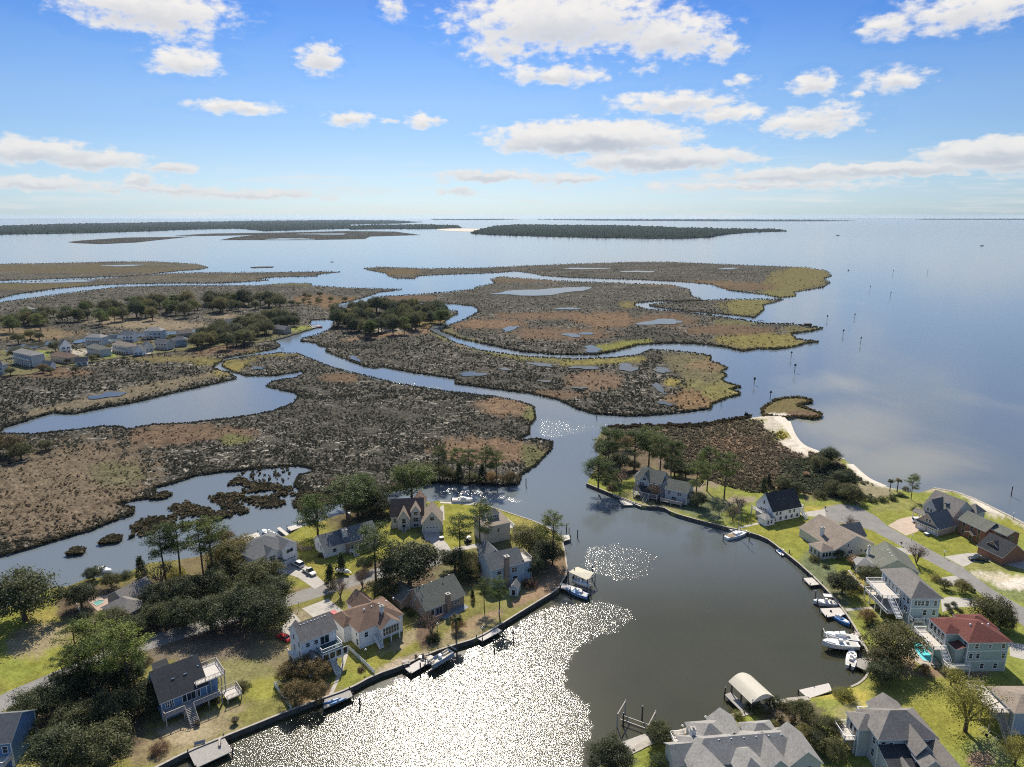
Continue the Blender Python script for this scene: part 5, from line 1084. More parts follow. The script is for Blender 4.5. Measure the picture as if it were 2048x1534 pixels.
# 16 red roofed house
r, w = house((1938,1284), (2018,1283), 8.2, 'big sea green three storey house with a red shingle roof and white canal decks')
block(r, 0, 0, w, 10, 8.2, 'hip', 2.5, W_SEA, R_RED, o=.6); block(r, -3.4, 3.5, 4.4, 6.5, 8.2, 'hip', 1.3, W_SEA, R_RED, o=.3); block(r, w-6, 5.2, 6.6, 6, 8.3, 'hip', 1.8, W_SEA, R_RED)
windows(r, 'f', [(2.1, 6.4, .8, 1.2), (w*.55, 6.6, .6, .8), (w*.88, 6.4, .8, 1.2), (1.0, 3.7, .8, 1.3), (w*.28, 3.7, .8, 1.3), (w*.92, 3.7, .8, 1.3), (w*.42, .9, .9, 1.3), (w*.76, .9, .9, 1.3)], 0, 0, w, 10)
[MB().box(-.06, -.07, z, w+.06, -.01, z+.2).build('band_board', M_TRIM, r) for z in (2.8, 5.6)]
windows(r, 'l', [(1.0, 6.2, .9, 1.4), (1.0, 3.5, .9, 1.4), (3.2, 3.5, .9, 1.4)], 0, 0, w, 10); windows(r, 'l', row(4, 6.5, 5.9, 1.0, 1.8, 1.0, 'p')+row(4, 6.5, 3.3, 1.0, 1.9, 1.0, 'p'), -3.4, 3.5, 4.4, 6.5)
slm = MB(); slab(slm, [(-2.6, .5, 5.6), (0, .5, 6.3), (0, 4.4, 6.3), (-2.6, 4.4, 5.6)]); slm.build('porch_roof', [R_RED, M_TRIM], r)
MB().box(-2.2, .8, 0, -.02, 4.3, 5.7).build('wall', W_SEA, r)
deck(r, -6.6, 2.6, -3.45, 11.0, 4.4, 'flb', M_DOCKL); deck(r, -5.6, -2.2, -.1, 0, 2.4, 'flr', M_DOCKL, name='lower_deck'); stairs(r, -5.0, -3.6, 0, 2.6, 2.4, 4.4, M_TRIM); vents(r, [(w*.3+i*1.5, 4.4, 10.2) for i in range(4)])
# 17 grey house bottom right
r, w = house((1758,1478), (1872,1476), 7.0, 'large grey house at the lower right with crossing gables and a two column entry')
block(r, 0, 0, w, 8.2, 7.0, 'hip', 3.3, W_GREY, R_STONE); block(r, w*.48, -3.6, w*.27, 8, 6.8, 'gy', 1.9, W_GREY, R_STONE); block(r, 4.0, 5, 6.2, 6.4, 6.3, 'gy', 2.1, W_GREY, R_STONE); block(r, -2.2, 3.4, 5, 4.6, 6.5, 'hip', 1.8, W_GREY, R_STONE)
block(r, w*.02, -5.2, w*.46, 5.2, 4.0, 'shed', 1.6, W_GREY, R_DARK); block(r, w*.75, -12, w*.46, 13, 4.2, 'gy', 3.0, W_GREY, R_STONE); block(r, w*.2, -5.9, w*.16, 2.6, 4.0, 'gy', 1.2, W_GREY, R_STONE)
windows(r, 'f', [(1.0, 5.2, .9, 1.1), (2.6, 5.2, .7, .9), (w*.80, 5.3, 1.4, .9)], 0, 0, w, 8.5); windows(r, 'f', [(1.2+i*1.45, 1.9, .9, 1.5) for i in range(3)]+[(w*.40, 1.9, .8, 1.5)], w*.02, -5.2, w*.46, 5.2)
windows(r, 'l', [(1.4, 4.8, .9, 1.3), (4.4, 4.8, .9, 1.3), (1.4, 1.9, 1.0, 1.6), (4.4, 1.9, 1.6, 1.7)], 0, 0, w, 8.5); windows(r, 'l', [(1.2, 3.8, 1.0, 2.0, 'p'), (2.8, 3.8, 1.0, 2.0, 'p')], -2.2, 3.4, 5, 4.6); windows(r, 'l', [(2.5, 1.6, .8, 1.4)], w*.02, -5.2, w*.46, 5.2)
[MB().tube((x, -6.0, 0), (x, -6.0, 6.0), .28, .24, 10).build('column', M_TRIM, r) for x in (w*.51, w*.72)]; block(r, w*.475, -6.4, w*.28, 3.2, 6.1, 'gy', 1.5, W_GREY, R_STONE, z0=5.7); windows(r, 'f', [(w*.14, .6, 1.4, 2.4, 'd'), (w*.14, 3.8, 1.2, 1.5)], w*.48, -3.6, w*.27, 8)
deck(r, -4.6, 4.0, -2.25, 8.6, 3.4, 'flb', M_DOCKL); deck(r, 1.6, 8.6, 3.95, 11.4, 4.4, 'flb', M_TRIM)
# 18 sprawling grey roofs bottom centre
r, w = house((1378,1540), (1626,1518), 4.8, 'sprawling grey hip and gable roofed house at the bottom centre of the picture')
block(r, 1, 1.0, w-2, 7.4, 4.8, 'hip', 2.7, W_CREAM, R_LGREY, o=.5)
block(r, w*.02, -2.4, 6.6, 5.6, 4.7, 'gy', 2.3, W_CREAM, R_LGREY); block(r, w*.36, -3.6, 5.6, 8, 4.9, 'hip', 2.3, W_CREAM, R_LGREY); block(r, w*.58, -2.0, 5.0, 7, 4.9, 'gy', 2.4, W_CREAM, R_LGREY); block(r, w*.79, -1.2, 6.2, 7.6, 5.2, 'gy', 2.7, W_CREAM, R_LGREY)
windows(r, 'f', [(2.4, 2.8, .9, 1.6), (3.9, 2.8, .9, 1.6)], w*.79, -1.2, 6.2, 7.6); windows(r, 'f', [(2.5, 2.9, 1.8, 1.4)], w*.58, -2.0, 5.0, 7); windows(r, 'f', [(3.2, 2.4, 1.8, 1.6)], w*.02, -2.4, 6.6, 5.6)
block(r, w*.16, 5.5, 7.0, 6.5, 4.9, 'hip', 2.5, W_CREAM, R_LGREY); block(r, w*.36, 6.5, 5.0, 6.5, 5.0, 'gy', 2.0, W_CREAM, R_LGREY); block(r, w*.60, 6.0, 6.2, 4.8, 4.8, 'hip', 2.0, W_CREAM, R_LGREY); block(r, -1.8, 2.5, 6, 5.4, 4.2, 'gx', 1.9, W_CREAM, R_LGREY)
chimney(r, w*.14, 7.6, 4, 7.4, .9); deck(r, .2, 8.6, 3.2, 11.4, 3.0, 'lb', M_DOCKL); vents(r, [(w*.3+i*2.6, 4.4, 7.2) for i in range(6)])
# 19 right edge house
r, w = house((2030,1425), (2120,1425), 5.6, 'pale lilac blue house with a tan roof and open deck cut by the right edge')
block(r, 0, 0, w, 8, 5.6, 'hip', 1.4, siding('lilac siding', (.42, .46, .56)), R_TAN); deck(r, -4.2, 1, -.02, 10, 4.8, 'flb', M_DOCKL, M_DKRAIL); stairs(r, -3.4, -2.0, -3.6, 1, 0, 4.8, M_DOCK, M_DKRAIL)
# 20 left bottom edge house
r, w = house((-70,1490), (20,1482), 6.0, 'blue house with white balcony railing cut by the lower left corner')
block(r, 0, 0, w, 9, 6.0, 'gx', 3, W_BLUE, R_CHAR); windows(r, 'f', row(4, w, 3.4), 0, 0, w, 9); deck(r, 0, -3, w, -.02, 2.6, 'flr', M_DOCKL)
# 21 house with double garage by the sound
r, w = house((1836,1012), (1893,1035), 5.2, 'grey gabled house with twin white garage doors beside the pink driveway')
block(r, 0, 3.5, w, 11, 5.2, 'gx', 4.6, W_GREY, R_STONE, ry=.5); block(r, 1.2, 1.6, 5, 8, 5.6, 'gy', 3.2, W_GREY, R_CHAR); windows(r, 'f', [(1.6, 4.2, .8, 1.2), (2.9, 4.2, .8, 1.2)], 1.2, 1.6, 5, 8)
GX = w*.42
block(r, GX, -6.5, 8.2, 9, 3.0, 'gy', 4.0, mat('pinkish siding', (.52, .42, .34), .8, .05, 1, bands=('Z', .22, .12)), R_CHAR, o=.5); windows(r, 'f', [(2.2, .05, 2.9, 2.3, 'g'), (6.0, .05, 2.9, 2.3, 'g'), (3.8, 3.7, .8, 1.2), (4.9, 3.7, .8, 1.2)], GX, -6.5, 8.2, 9)
slm = MB(); slab(slm, [(GX-.4, -7.4, 2.6), (GX+8.6, -7.4, 2.6), (GX+8.6, -6.6, 3.1), (GX-.4, -6.6, 3.1)]); slm.build('door_hood', [R_CHAR, M_TRIM], r)
slm = MB(); slab(slm, [(-1.5, -.5, 2.7), (GX-.5, -.5, 2.7), (GX-.5, 1.5, 3.6), (-1.5, 1.5, 3.6)]); slm.build('porch_roof', [R_STONE, M_TRIM], r); [MB().box(x-.12, -.4, 0, x+.12, -.16, 2.75).build('post', M_TRIM, r) for x in (-1.2, 1.2, 3.6)]
block(r, w*.75, 13.5, 4.6, 4.4, 5.0, 'hip', 2.6, W_GREY, R_STONE); windows(r, 'r', [(3, 3, .8, 1.3), (8, 3, .8, 1.3)], 0, 3.5, w, 11); MB().box(w*.55, 5.4, 7.6, w*.55+1.2, 6.6, 8.0).build('skylight', M_SKYL, r)
# 22 brick house
r, w = house((1919,1038), (1971,1062), 5.5, 'red brick two storey house with grey green roof and long garage wing')
tr2 = mat('cream trim', (.55, .47, .34), .7, .05)
block(r, 0, 0, w, 7.5, 5.5, 'gx', 2.4, M_BRICK, R_GRN); windows(r, 'f', [(w*.2, 3.5, .9, 1.4), (w*.5, 3.5, .9, 1.4), (w*.78, 3.5, .9, 1.4), (w*.2, .9, .9, 1.6), (w*.5, .2, 1.1, 2.1, 'd'), (w*.78, .9, .9, 1.6)], 0, 0, w, 7.5, tr2); windows(r, 'r', [(2, 3.4, .9, 1.4), (2, .9, .9, 1.5), (5.2, 3.4, .9, 1.4)], 0, 0, w, 7.5, tr2)
block(r, w*.42, -1.4, 2.4, 1.4, 2.7, 'gy', .7, M_BRICK, R_TAN, z0=2.2); block(r, w+.2, 2.2, 5.5, 5.5, 6.2, 'gx', 1.2, M_BRICK, R_GRN); windows(r, 'f', [(2.7, 4.1, 1.9, 1.4), (2.7, 1.2, 1.9, 1.5)], w+.2, 2.2, 5.5, 5.5, tr2); windows(r, 'r', [(2.5, 4.1, 1.5, 1.4)], w+.2, 2.2, 5.5, 5.5, tr2)
block(r, w+3.4, -6.5, 8.5, 9.5, 2.9, 'gx', 3.6, M_BRICK, R_DARK); block(r, w+5.5, -4.9, 3.0, 4.2, 4.6, 'gy', 1.1, M_BRICK, R_DARK, z0=3.2); windows(r, 'f', [(1.5, 3.3, 1.6, 1.3)], w+5.5, -4.9, 3.0, 4.2, tr2)
# garden shed below the slate blue house
r, w = house((1019,1176), (1035,1178), 2.4, 'small pale blue garden shed with a hipped roof below the slate blue house'); r.name = 'garden_shed'; r['category'] = 'shed'
block(r, 0, 0, w, 3.4, 2.4, 'gy', 1.2, W_LBLUE, R_CHAR, o=.25); windows(r, 'f', [(w*.5, .1, 1.0, 1.8, 'd')], 0, 0, w, 3.4)

# ------------------------------------------------------------------ far village houses
VH = [(30,722,74,735,9,'hip',W_GREY,R_LGREY,'three storey grey house with stacked white balconies, second from the left in the far village'),
      (102,717,143,728,5,'hip',W_TAN,R_BRN,'low brown roofed house in front of the white steep roofed house in the far village'), (123,703,147,703,7,'gy',W_WHITE,R_CHAR,'white steep roofed house by the ditch in the far village'),
      (175,703,206,714,6,'hip',W_GREY,R_GRN,'small grey green house in the middle of the far village'), (173,688,210,692,8,'hip',W_LBLUE,R_LGREY,'tall pale house with grey roof standing on the ditch bank in the far village'),
      (226,699,263,709,6.5,'hip',W_CREAM,R_TAN,'cream boxy house with tan roof beside the sandy drive in the far village'), (244,680,272,683,7,'gx',W_WHITE,R_LGREY,'bright white blue house at the water ditch in the far village'),
      (288,700,312,700,4.5,'gy',W_GREY,R_CHAR,'left half of the pair of grey gabled houses in the far village'), (310,694,340,699,6,'gx',W_GREY,R_CHAR,'right half of the pair of grey gabled houses in the far village'),
      (289,673,330,676,7.5,'hip',W_LBLUE,R_LGREY,'wide pale blue house with light grey hip roof on the ditch in the far village'), (345,690,380,691,6,'hip',W_BLUE,R_CHAR,'dark slate house with wide porch at the right of the far village row'),
      (358,672,390,672,4.5,'gx',W_TAN,R_TAN,'long low tan house behind the dark slate house in the far village'), (455,652,482,652,6,'gx',W_GREY,R_CHAR,'grey gabled house showing above the far village trees'),
      (546,662,574,668,5,'gx',W_TAN,R_CHAR,'house at the end of the far village beside the creek sea wall'), (-14,745,12,748,7,'hip',W_GREY,R_CHAR,'grey house cut by the left edge of the far village'), (54,624,74,624,5,'hip',W_CREAM,R_LGREY,'lone pale house inside the far tree belt at the left'),
      (84,735,104,739,4,'gx',W_WHITE,R_LGREY,'small white cottage just right of the three storey house in the far village'), (214,684,236,686,5,'gx',W_WHITE,R_LGREY,'small white house between the two tallest ditch side houses in the far village'), (268,706,284,709,4,'gy',W_WHITE,R_CHAR,'little white garage beside the cream boxy house in the far village'), (152,727,166,729,3.5,'gx',W_CREAM,R_TAN,'tiny cream outbuilding at the marsh edge of the far village')]
for (u0, v0, u1, v1, h, ty, wm, rm, lb) in VH:
    a, b = at(u0, v0+4, 1.0), at(u1, v1+1, 1.0); d = b-a; w = math.hypot(d.x, d.y)
    w = max(w*.84, 7.5); r = empty('house', (a.x, a.y, .6), math.atan2(d.y, d.x), lb, 'house')
    dd = min(8.5, w*.62); block(r, 0, 0, w, dd, h, ty, 2.6 if ty != 'gy' else 4.5, wm, rm, o=.6)
    fl = max(1, int(h/2.8))
    for f in range(fl): windows(r, 'f', row(max(2, int(w/3.2)), w, .9+f*2.8, 2.0, 1.5, 2.0), 0, 0, w, dd)
    if h > 6: deck(r, 0, -2.4, w, -.02, 2.8 if h < 8 else 5.6, 'f', M_DOCKL)
# village ground, yards and drives
sheet('ground', [(-260,760),(0,752),(60,748),(100,735),(160,728),(230,716),(300,708),(390,698),(450,690),(520,684),(545,681),(625,657),(619,650),(560,655),(480,655),(400,668),(330,678),(270,684),(200,690),(150,698),(60,700),(0,700),(-260,710)], 1.0, (.15, .14, .075), [(160,705,60,6,(.36,.33,.26)), (230,700,40,5,(.40,.37,.30)), (280,705,30,5,(.36,.33,.28)), (155,722,20,5,(.2,.24,.06)), (215,710,16,4,(.19,.25,.06)), (90,706,16,4,(.2,.24,.07)), (600,657,30,5,(.22,.24,.07)), (110,735,60,4,(.14,.12,.07)), (470,670,90,12,(.10,.095,.06))], M_LAWN, 8, 2.5, .2, amp=.8, seed=12)
# ------------------------------------------------------------------ trees and shrubs, one by one
T = [
('O',42,1192,62,'huge dark live oak at the left edge beside the lawn and channel'),
('O',160,1192,30,'dark oak between the bright side lawn and the green pool'),('O',186,1146,17,'small dark round tree standing over the little white boat'),
('V',222,1160,20,'olive tree behind the brown roofed house, next to the small boat'),('C',281,1135,26,'dark pointed cedar on the channel bank behind the brown roofed house'),('T',318,1150,24,'leafless greyish tree behind the brown roofed house'),
('L',352,1150,24,'yellow green bush below the bank pines'),('S',252,1150,14,'low dark shrub on the bank left of the cedar'),('S',168,1232,18,'dark shrub beside the white driftwood pole at the pool'),
('O',318,1192,36,'oak rising just right of the brown roofed house'),('O',372,1180,38,'broad oak behind the middle of the oak row'),('O',425,1168,34,'oak at the back of the row, in front of the bank pines'),
('V',452,1112,38,'lighter olive tree left of the white house with the wide garage'),('V',486,1098,36,'yellowish tree touching the left corner of the white house with the wide garage'),('O',440,1140,26,'oak in the gap below the olive tree'),
('O',515,1152,42,'oak hiding the porch end of the white garage house'),('O',548,1182,36,'oak crown reaching over the street by the round planting bed'),('O',480,1205,46,'large oak in the centre of the left hand oak mass'),
('O',530,1225,46,'front right oak of the mass, opposite the concrete drive'),('O',420,1228,42,'front middle oak of the mass above the shaded street'),('O',365,1225,38,'front left oak of the mass above the shaded street'),('O',310,1228,30,'low oak in front of the brown roofed house'),
('V',225,1240,30,'pale topped oak below the pool terrace'),('O',265,1252,28,'oak beside the pale topped oak on the slope'),
('P',322,1085,24,'leftmost of the four tall bank pines'),('P',352,1080,24,'second tall bank pine from the left'),('P',398,1072,24,'third tall bank pine from the left'),('P',418,1072,26,'fourth and tallest bank pine, nearest the white house'),('G',448,1075,20,'rounded tree crowded against the fourth bank pine'),
('B',150,1278,26,'upper left bright pine of the clump on the lower left slope'),('B',190,1272,28,'bright pine at the top of the lower left clump'),('B',245,1290,34,'broad bright pine at the right of the lower left clump'),('B',160,1320,26,'bright pine in the middle of the lower left clump'),('B',205,1310,28,'bright pine leaning over the shaded street'),('B',125,1338,22,'small bright pine at the lower edge of the clump'),('B',262,1318,22,'bright pine nearest the blue house'),
('O',66,1412,44,'oak at the bend of the lower left street'),('O',125,1385,46,'oak right of the street bend'),('O',185,1365,46,'oak below the bright pines'),('O',250,1355,42,'oak beside the blue house roof'),('O',290,1395,36,'oak touching the left wall of the blue house'),('O',225,1415,46,'dark oak in the hollow of the lower left wood'),
('O',150,1440,44,'oak behind the two bottom left crowns'),('O',115,1500,56,'round crowned oak at the bottom left corner'),('O',200,1495,58,'widest oak at the bottom left, right of the corner oak'),('O',45,1470,24,'small oak by the blue corner house'),('U',318,1498,20,'rusty bush near the lower left pier'),('H',484,1372,17,'round olive shrub right of the blue house decks'),
('A',395,1445,8,'pale grass clump in the bed below the blue house stairs'),('A',470,1440,10,'pale plume grass near the lower left sea wall'),('H',415,1412,12,'leafy bush beside the wide outdoor stairs'),('H',432,1402,10,'small bush under the blue house deck'),('U',405,1330,12,'rusty bush behind the blue house roof') ,('U',292,1322,14,'reddish bush at the back corner of the blue house'),
('G',578,1345,26,'autumn tree in front of the tall white house, left'),('G',612,1335,28,'autumn tree in front of the tall white house, middle'),('G',640,1338,24,'autumn tree under the white sunroom'),('G',590,1385,28,'autumn tree inside the small white fence'),('G',632,1385,24,'autumn tree leaning over the sea wall by the blue kayaks'),
('W',632,1020,38,'large spreading pine standing alone beside the boat lift'),('P',692,985,34,'left pine of the dark grove behind the charcoal ranch'),('W',722,978,36,'tall middle tree of the dark grove behind the charcoal ranch'),('O',748,992,32,'right tree of the dark grove behind the charcoal ranch'),('O',715,1012,28,'low tree under the dark grove'),('O',762,1014,22,'oak between the dark grove and the cottage'),('U',668,968,20,'rusty bush at the marsh side of the dark grove'),('V',680,1000,18,'small olive tree at the left foot of the grove'),
('W',822,958,46,'big wide pine rising behind the brown roofed cottage'),('U',790,975,16,'reddish bush left of the wide cottage pine'),
('P',748,1088,30,'pine growing in front of the charcoal ranch porch'),('O',818,1130,58,'great round oak in the middle of the peninsula'),('V',768,1178,32,'round olive tree on the lawn in front of the great oak'),('C',682,1124,22,'conical cedar beside the boat trailer'),('C',660,1150,26,'narrow dark cedar at the street edge'),('O',729,1128,17,'small oak under the ranch pine'),
('T',680,1178,16,'leafless tree on the verge by the concrete drive'),('T',724,1158,16,'reddish bare tree at the street in front of the ranch'),('H',645,1108,10,'dark shrub at the corner of the ranch'),
('P',919,1058,21,'slender pine on the lawn behind the golf cart'),('P',960,1036,22,'very tall pine rising over the white stucco house'),('V',1058,1078,38,'large round willow right of the stucco house'),('O',1092,1104,32,'oak between the round willow and the sea wall'),('P',1106,1058,22,'dense dark pine beside the pier with grey piles'),('O',1065,1125,26,'dark oak behind the roof balcony'),
('O',910,1118,28,'oak at the end of the curved concrete drive'),('V',940,1132,26,'tree left of the slate blue house'),('H',943,1110,13,'pinkish shrub near the golf cart'),('P',968,1175,14,'small round crowned tree left of the garden shed'),('P',998,1178,17,'young pine at the corner of the garden shed'),('O',975,1140,16,'shrub under the slate blue house window'),
('U',1060,1168,16,'brown shrub right of the garden shed'),('O',930,1150,17,'low tree in front of the grey gabled brick house'),('C',945,1190,12,'little dark tree on the brick house terrace'),
('T',862,1252,18,'leafless tree by the lane to the sea wall'),('M',912,1252,15,'small palm like tree near the sea wall'),('S',868,1275,17,'dark shrub at the foot of the lane lamp'),('G',915,1250,15,'small autumn tree near the sea wall'),
('S',800,1210,7,'first clipped bush by the low fence of the brick house'),('S',810,1218,7,'second clipped bush by the low fence of the brick house'),('S',820,1228,9,'third clipped bush by the low fence of the brick house'),('S',852,1248,8,'clipped bush at the lower end of the low fence'),('U',722,1338,9,'red leaved bush at the white picket fence'),
# right bank
('W',1198,938,34,'wide pine at the water end of the wooded tip'),('O',1212,900,28,'dark tree above the wide pine on the wooded tip'),('P',1218,880,24,'pine at the top left of the wooded tip'),('G',1252,885,18,'yellow tree in the middle of the wooded tip'),('O',1240,922,24,'oak left of the moss grey gables'),('P',1272,885,26,'pine behind the yellow tree'),('P',1300,880,24,'pine on the ridge of the wooded tip'),('P',1322,896,22,'pine above the oak by the marsh'),('P',1345,905,20,'last pine of the wooded tip, at the marsh'),('O',1232,868,18,'low dark tree at the creek edge of the wooded tip'),('O',1275,868,16,'dark bush tree at the top of the wooded tip'),
('O',1350,935,24,'dark oak behind the grey wing of the tip house'),('O',1372,942,20,'second dark oak behind the tip house, on the marsh side'),('P',1396,948,20,'pine on the lawn edge right of the tip house'),('P',1418,920,20,'pine at the marsh edge beyond the lawn'),('P',1453,932,21,'pine nearest the brush, halfway to the white black roofed house'),('O',1396,998,20,'dark round bush tree on the canal lawn of the tip house'),
('T',1240,960,18,'leafless tree by the water in front of the tip house'),('T',1308,985,16,'bare tree hiding the porch of the tip house'),('O',1268,930,14,'small dark tree at the back corner of the tip house'),('U',1222,975,12,'brown shrub on the shore of the wooded tip'),('S',1210,965,10,'low dark shrub on the shore of the wooded tip'),
('T',1480,1012,14,'upper bare tree left of the white black roofed house'),('T',1466,1026,13,'lower bare tree left of the white black roofed house'),('S',1315,1005,7,'tiny shrub on the sea wall of the tip house'),
('O',1660,912,24,'spreading tree on the beach side of the brush'),('V',1640,925,20,'olive tree beside the spreading beach tree'),('O',1568,965,18,'dark tree in the brush left of the black roof'),('C',1528,968,16,'dark pointed tree in the brush behind the lawn'),('C',1538,960,14,'second pointed tree in the brush behind the lawn'),('O',1595,975,16,'dark tree directly behind the black roof'),
('O',1690,958,26,'dark tree right of the clump behind the cul de sac'),('O',1700,985,24,'tree casting shade on the cul de sac'),('V',1668,975,20,'olive tree behind the cul de sac'),('H',1640,990,16,'grey green shrub behind the cul de sac'),('H',1720,995,14,'shrub at the left end of the hedge'),('A',1612,948,9,'pale shrub in the brush'),
('P',1827,964,12,'small windswept pine behind the twin garage house'),('M',1781,970,8,'small palm on the shore, left one'),('M',1796,970,9,'small palm on the shore, right one'),('H',1812,978,9,'rounded shrub between the shore palms and the pine'),('H',1838,1022,9,'flowering shrub at the porch of the twin garage house'),('H',1828,1018,8,'grey shrub at the porch of the twin garage house'),
('S',1744,1000,12,'left part of the clipped hedge on the far lawn'),('S',1764,999,12,'middle part of the clipped hedge on the far lawn'),('S',1784,996,12,'right part of the clipped hedge on the far lawn'),('S',1802,990,9,'round hedge end on the far lawn'),
('H',1630,1118,13,'dark shrub bed by the tan roofed bungalow'),('S',1652,1133,8,'small round clipped bush on the canal lawn'),('O',1677,1108,12,'small tree in front of the bungalow window'),('A',1708,1120,16,'pale pampas grass beside the bungalow'),('H',1640,1110,8,'green bush at the bungalow corner'),('U',1628,1100,7,'rusty flower bush at the bungalow porch'),('H',1690,1108,9,'bush under the bungalow window'),
('T',1835,1110,17,'bare pinkish tree on the street lawn'),('T',1702,1051,13,'low bare shrub behind the bungalow roof'),('O',1686,1165,28,'dark pine like tree on the canal lawn, left of two'),('O',1742,1153,26,'dark tree against the pale green gable, right of two'),('H',1708,1172,18,'grey bush between the two canal lawn trees'),('U',1715,1135,10,'purple brown shrub by the sun porch'),
('V',1926,1172,17,'round tree on the verge by the long drive'),('V',1890,1168,13,'small tree at the back of the raised house'),('S',1944,1182,7,'little shrub beside the round verge tree'),('H',1872,1158,12,'grey planting by the short drive'),('V',1988,1222,38,'wide tree behind the red roof'),('O',2002,1240,24,'dark lower part tree behind the red roof'),
('G',1735,1232,18,'orange tinged tree on the canal lawn'),('S',1752,1252,18,'dark hedge shrub under the orange tinged tree'),('S',1780,1250,16,'dark hedge shrub toward the raised house'),('U',1830,1248,10,'brown shrub at the foot of the raised house'),('U',1858,1248,10,'brown shrub at the corner of the raised house'),
('V',1793,1284,50,'great spreading oak beside the swimming pool'),('V',1768,1318,36,'lower left crown beside the pool oak'),('O',1765,1345,30,'dark tree below the pool oak'),
('L',1690,1388,22,'yellow green willow at the head of the bottom dock'),('Y',1940,1408,52,'tall airy yellow green tree on the bottom right lawn'),('Y',1905,1350,20,'loose young tree beside the sea green house'),('Y',2035,1500,30,'yellow green tree in the bottom right corner'),('G',1850,1338,12,'brown bush on the pool terrace edge'),
('O',1605,1420,24,'dark tree right of the vaulted boathouse garden'),('H',1575,1412,18,'green bush in the boathouse garden, upper'),('S',1545,1402,18,'dark green bush by the boathouse'),('H',1520,1420,18,'bush in the middle of the boathouse garden'),('S',1500,1415,16,'bush at the landing of the vaulted boathouse'),('A',1560,1432,12,'yellow grass in the boathouse garden'),('A',1585,1438,10,'second yellow grass in the boathouse garden'),('H',1548,1448,12,'low bush behind the sprawling roofs'),('L',1476,1432,14,'yellow green bush behind the sprawling roofs'),
('V',1610,1465,20,'tree at the back corner of the sprawling house'),('V',1655,1455,32,'olive tree on the lawn left of the kayaks'),('V',1668,1500,28,'olive tree below the lawn kayaks'),('O',1640,1480,22,'dark tree next to the gable end'),
('R',1320,1468,28,'perfectly round tree beside the bottom lift'),('O',1222,1512,42,'dark tree at the bottom edge of the canal'),('S',1318,1525,22,'shrub at the bottom edge beside the sprawling house'),('C',1358,1508,16,'slim dark cypress by the sprawling house'),
('H',1990,1420,12,'climber on the deck at the right edge'),
# marsh hammock near the creek mouth
('P',878,912,15,'slim pine on the marsh hammock, left end'),('P',915,915,14,'second slim pine on the marsh hammock'),('P',938,918,15,'third slim pine on the marsh hammock'),('P',972,916,16,'fourth slim pine on the marsh hammock'),('P',992,922,15,'right hand slim pine on the marsh hammock'),
('V',855,940,22,'light green bush tree on the left of the marsh hammock'),('V',885,945,20,'green bush tree in the middle left of the marsh hammock'),('C',918,945,20,'dark cedar on the marsh hammock'),('C',964,945,20,'dark bushy cedar right of centre on the marsh hammock'),('V',905,950,14,'low green bush on the marsh hammock'),('G',985,955,15,'brownish bush at the right of the marsh hammock'),('G',1020,955,16,'last brown bush of the marsh hammock by the creek'),('V',945,955,14,'low bush between the hammock cedars'),
('G',18,888,26,'pale bush tree at the marsh edge on the far left'),('V',40,902,22,'olive bush tree at the marsh edge on the far left'),('V',90,890,14,'small olive bush on the left marsh'),
]
n_ball = 0
for code, u, v, rp, lb in T:
    z0 = .5 if (v < 960 and u < 1040) or (u < 100 and v < 910) else GZ
    tree(code, u, v, rp*(.88 if u > 1180 and v < 1010 else .95), lb, z0, hs={'O': .92, 'V': .95}.get(code, 1.0))
for (u, v) in ((1895,1210),(1908,1207),(1899,1218),(1912,1216),(1921,1222),(1903,1226),(1918,1230),(1892,1232),(1899,1240)):
    tree('S', u, v, 6.2, 'clipped ball bush in the cluster between the raised house and the red roofed house', group='clipped ball bushes')
def grove(poly, n, code, rp, label, group, z0=.6, seed=1, hs=1.0):
    rr_ = random.Random(seed); us = [p[0] for p in poly]; vs = [p[1] for p in poly]; k = 0; tries = 0
    while k < n and tries < 9000:
        tries += 1
        u, v = rr_.uniform(min(us), max(us)), rr_.uniform(min(vs), max(vs))
        if not inside(poly, np.array([u]), np.array([v]))[0]: continue
        tree(rr_.choice(code), u, v-rp*.5, rp*rr_.uniform(.75, 1.3), label, z0, hs*rr_.uniform(.85, 1.15), group); k += 1
grove([(-60,640),(0,636),(120,625),(250,608),(400,598),(470,596),(560,603),(560,612),(420,620),(330,632),(180,640),(60,648),(-60,660)], 100, 'VOVVW', 10.5, 'tree in the long far belt beyond the village', 'trees of the long far belt', seed=3, hs=1.25)
grove([(570,602),(680,598),(700,604),(590,612)], 10, 'V', 5, 'small tree trailing off the right end of the far belt', 'small trees right of the far belt', seed=8)
grove([(668,638),(672,625),(720,612),(800,610),(880,614),(905,622),(895,636),(840,645),(790,655),(720,662),(680,658)], 84, 'VVOW', 10.5, 'tree of the dense hammock where the creeks meet', 'trees of the dense hammock', seed=4, hs=1.35)
grove([(385,690),(400,668),(430,655),(480,650),(540,655),(550,670),(520,683),(450,688)], 34, 'OVV', 12, 'tree of the thicket right of the far village houses', 'trees right of the far village', 1.0, seed=5, hs=1.1)
grove([(480,648),(500,630),(560,627),(615,636),(612,650),(560,650)], 22, 'OOV', 10, 'dark tree of the wood behind the end of the far village', 'dark trees behind the far village', 1.0, seed=6, hs=1.15)
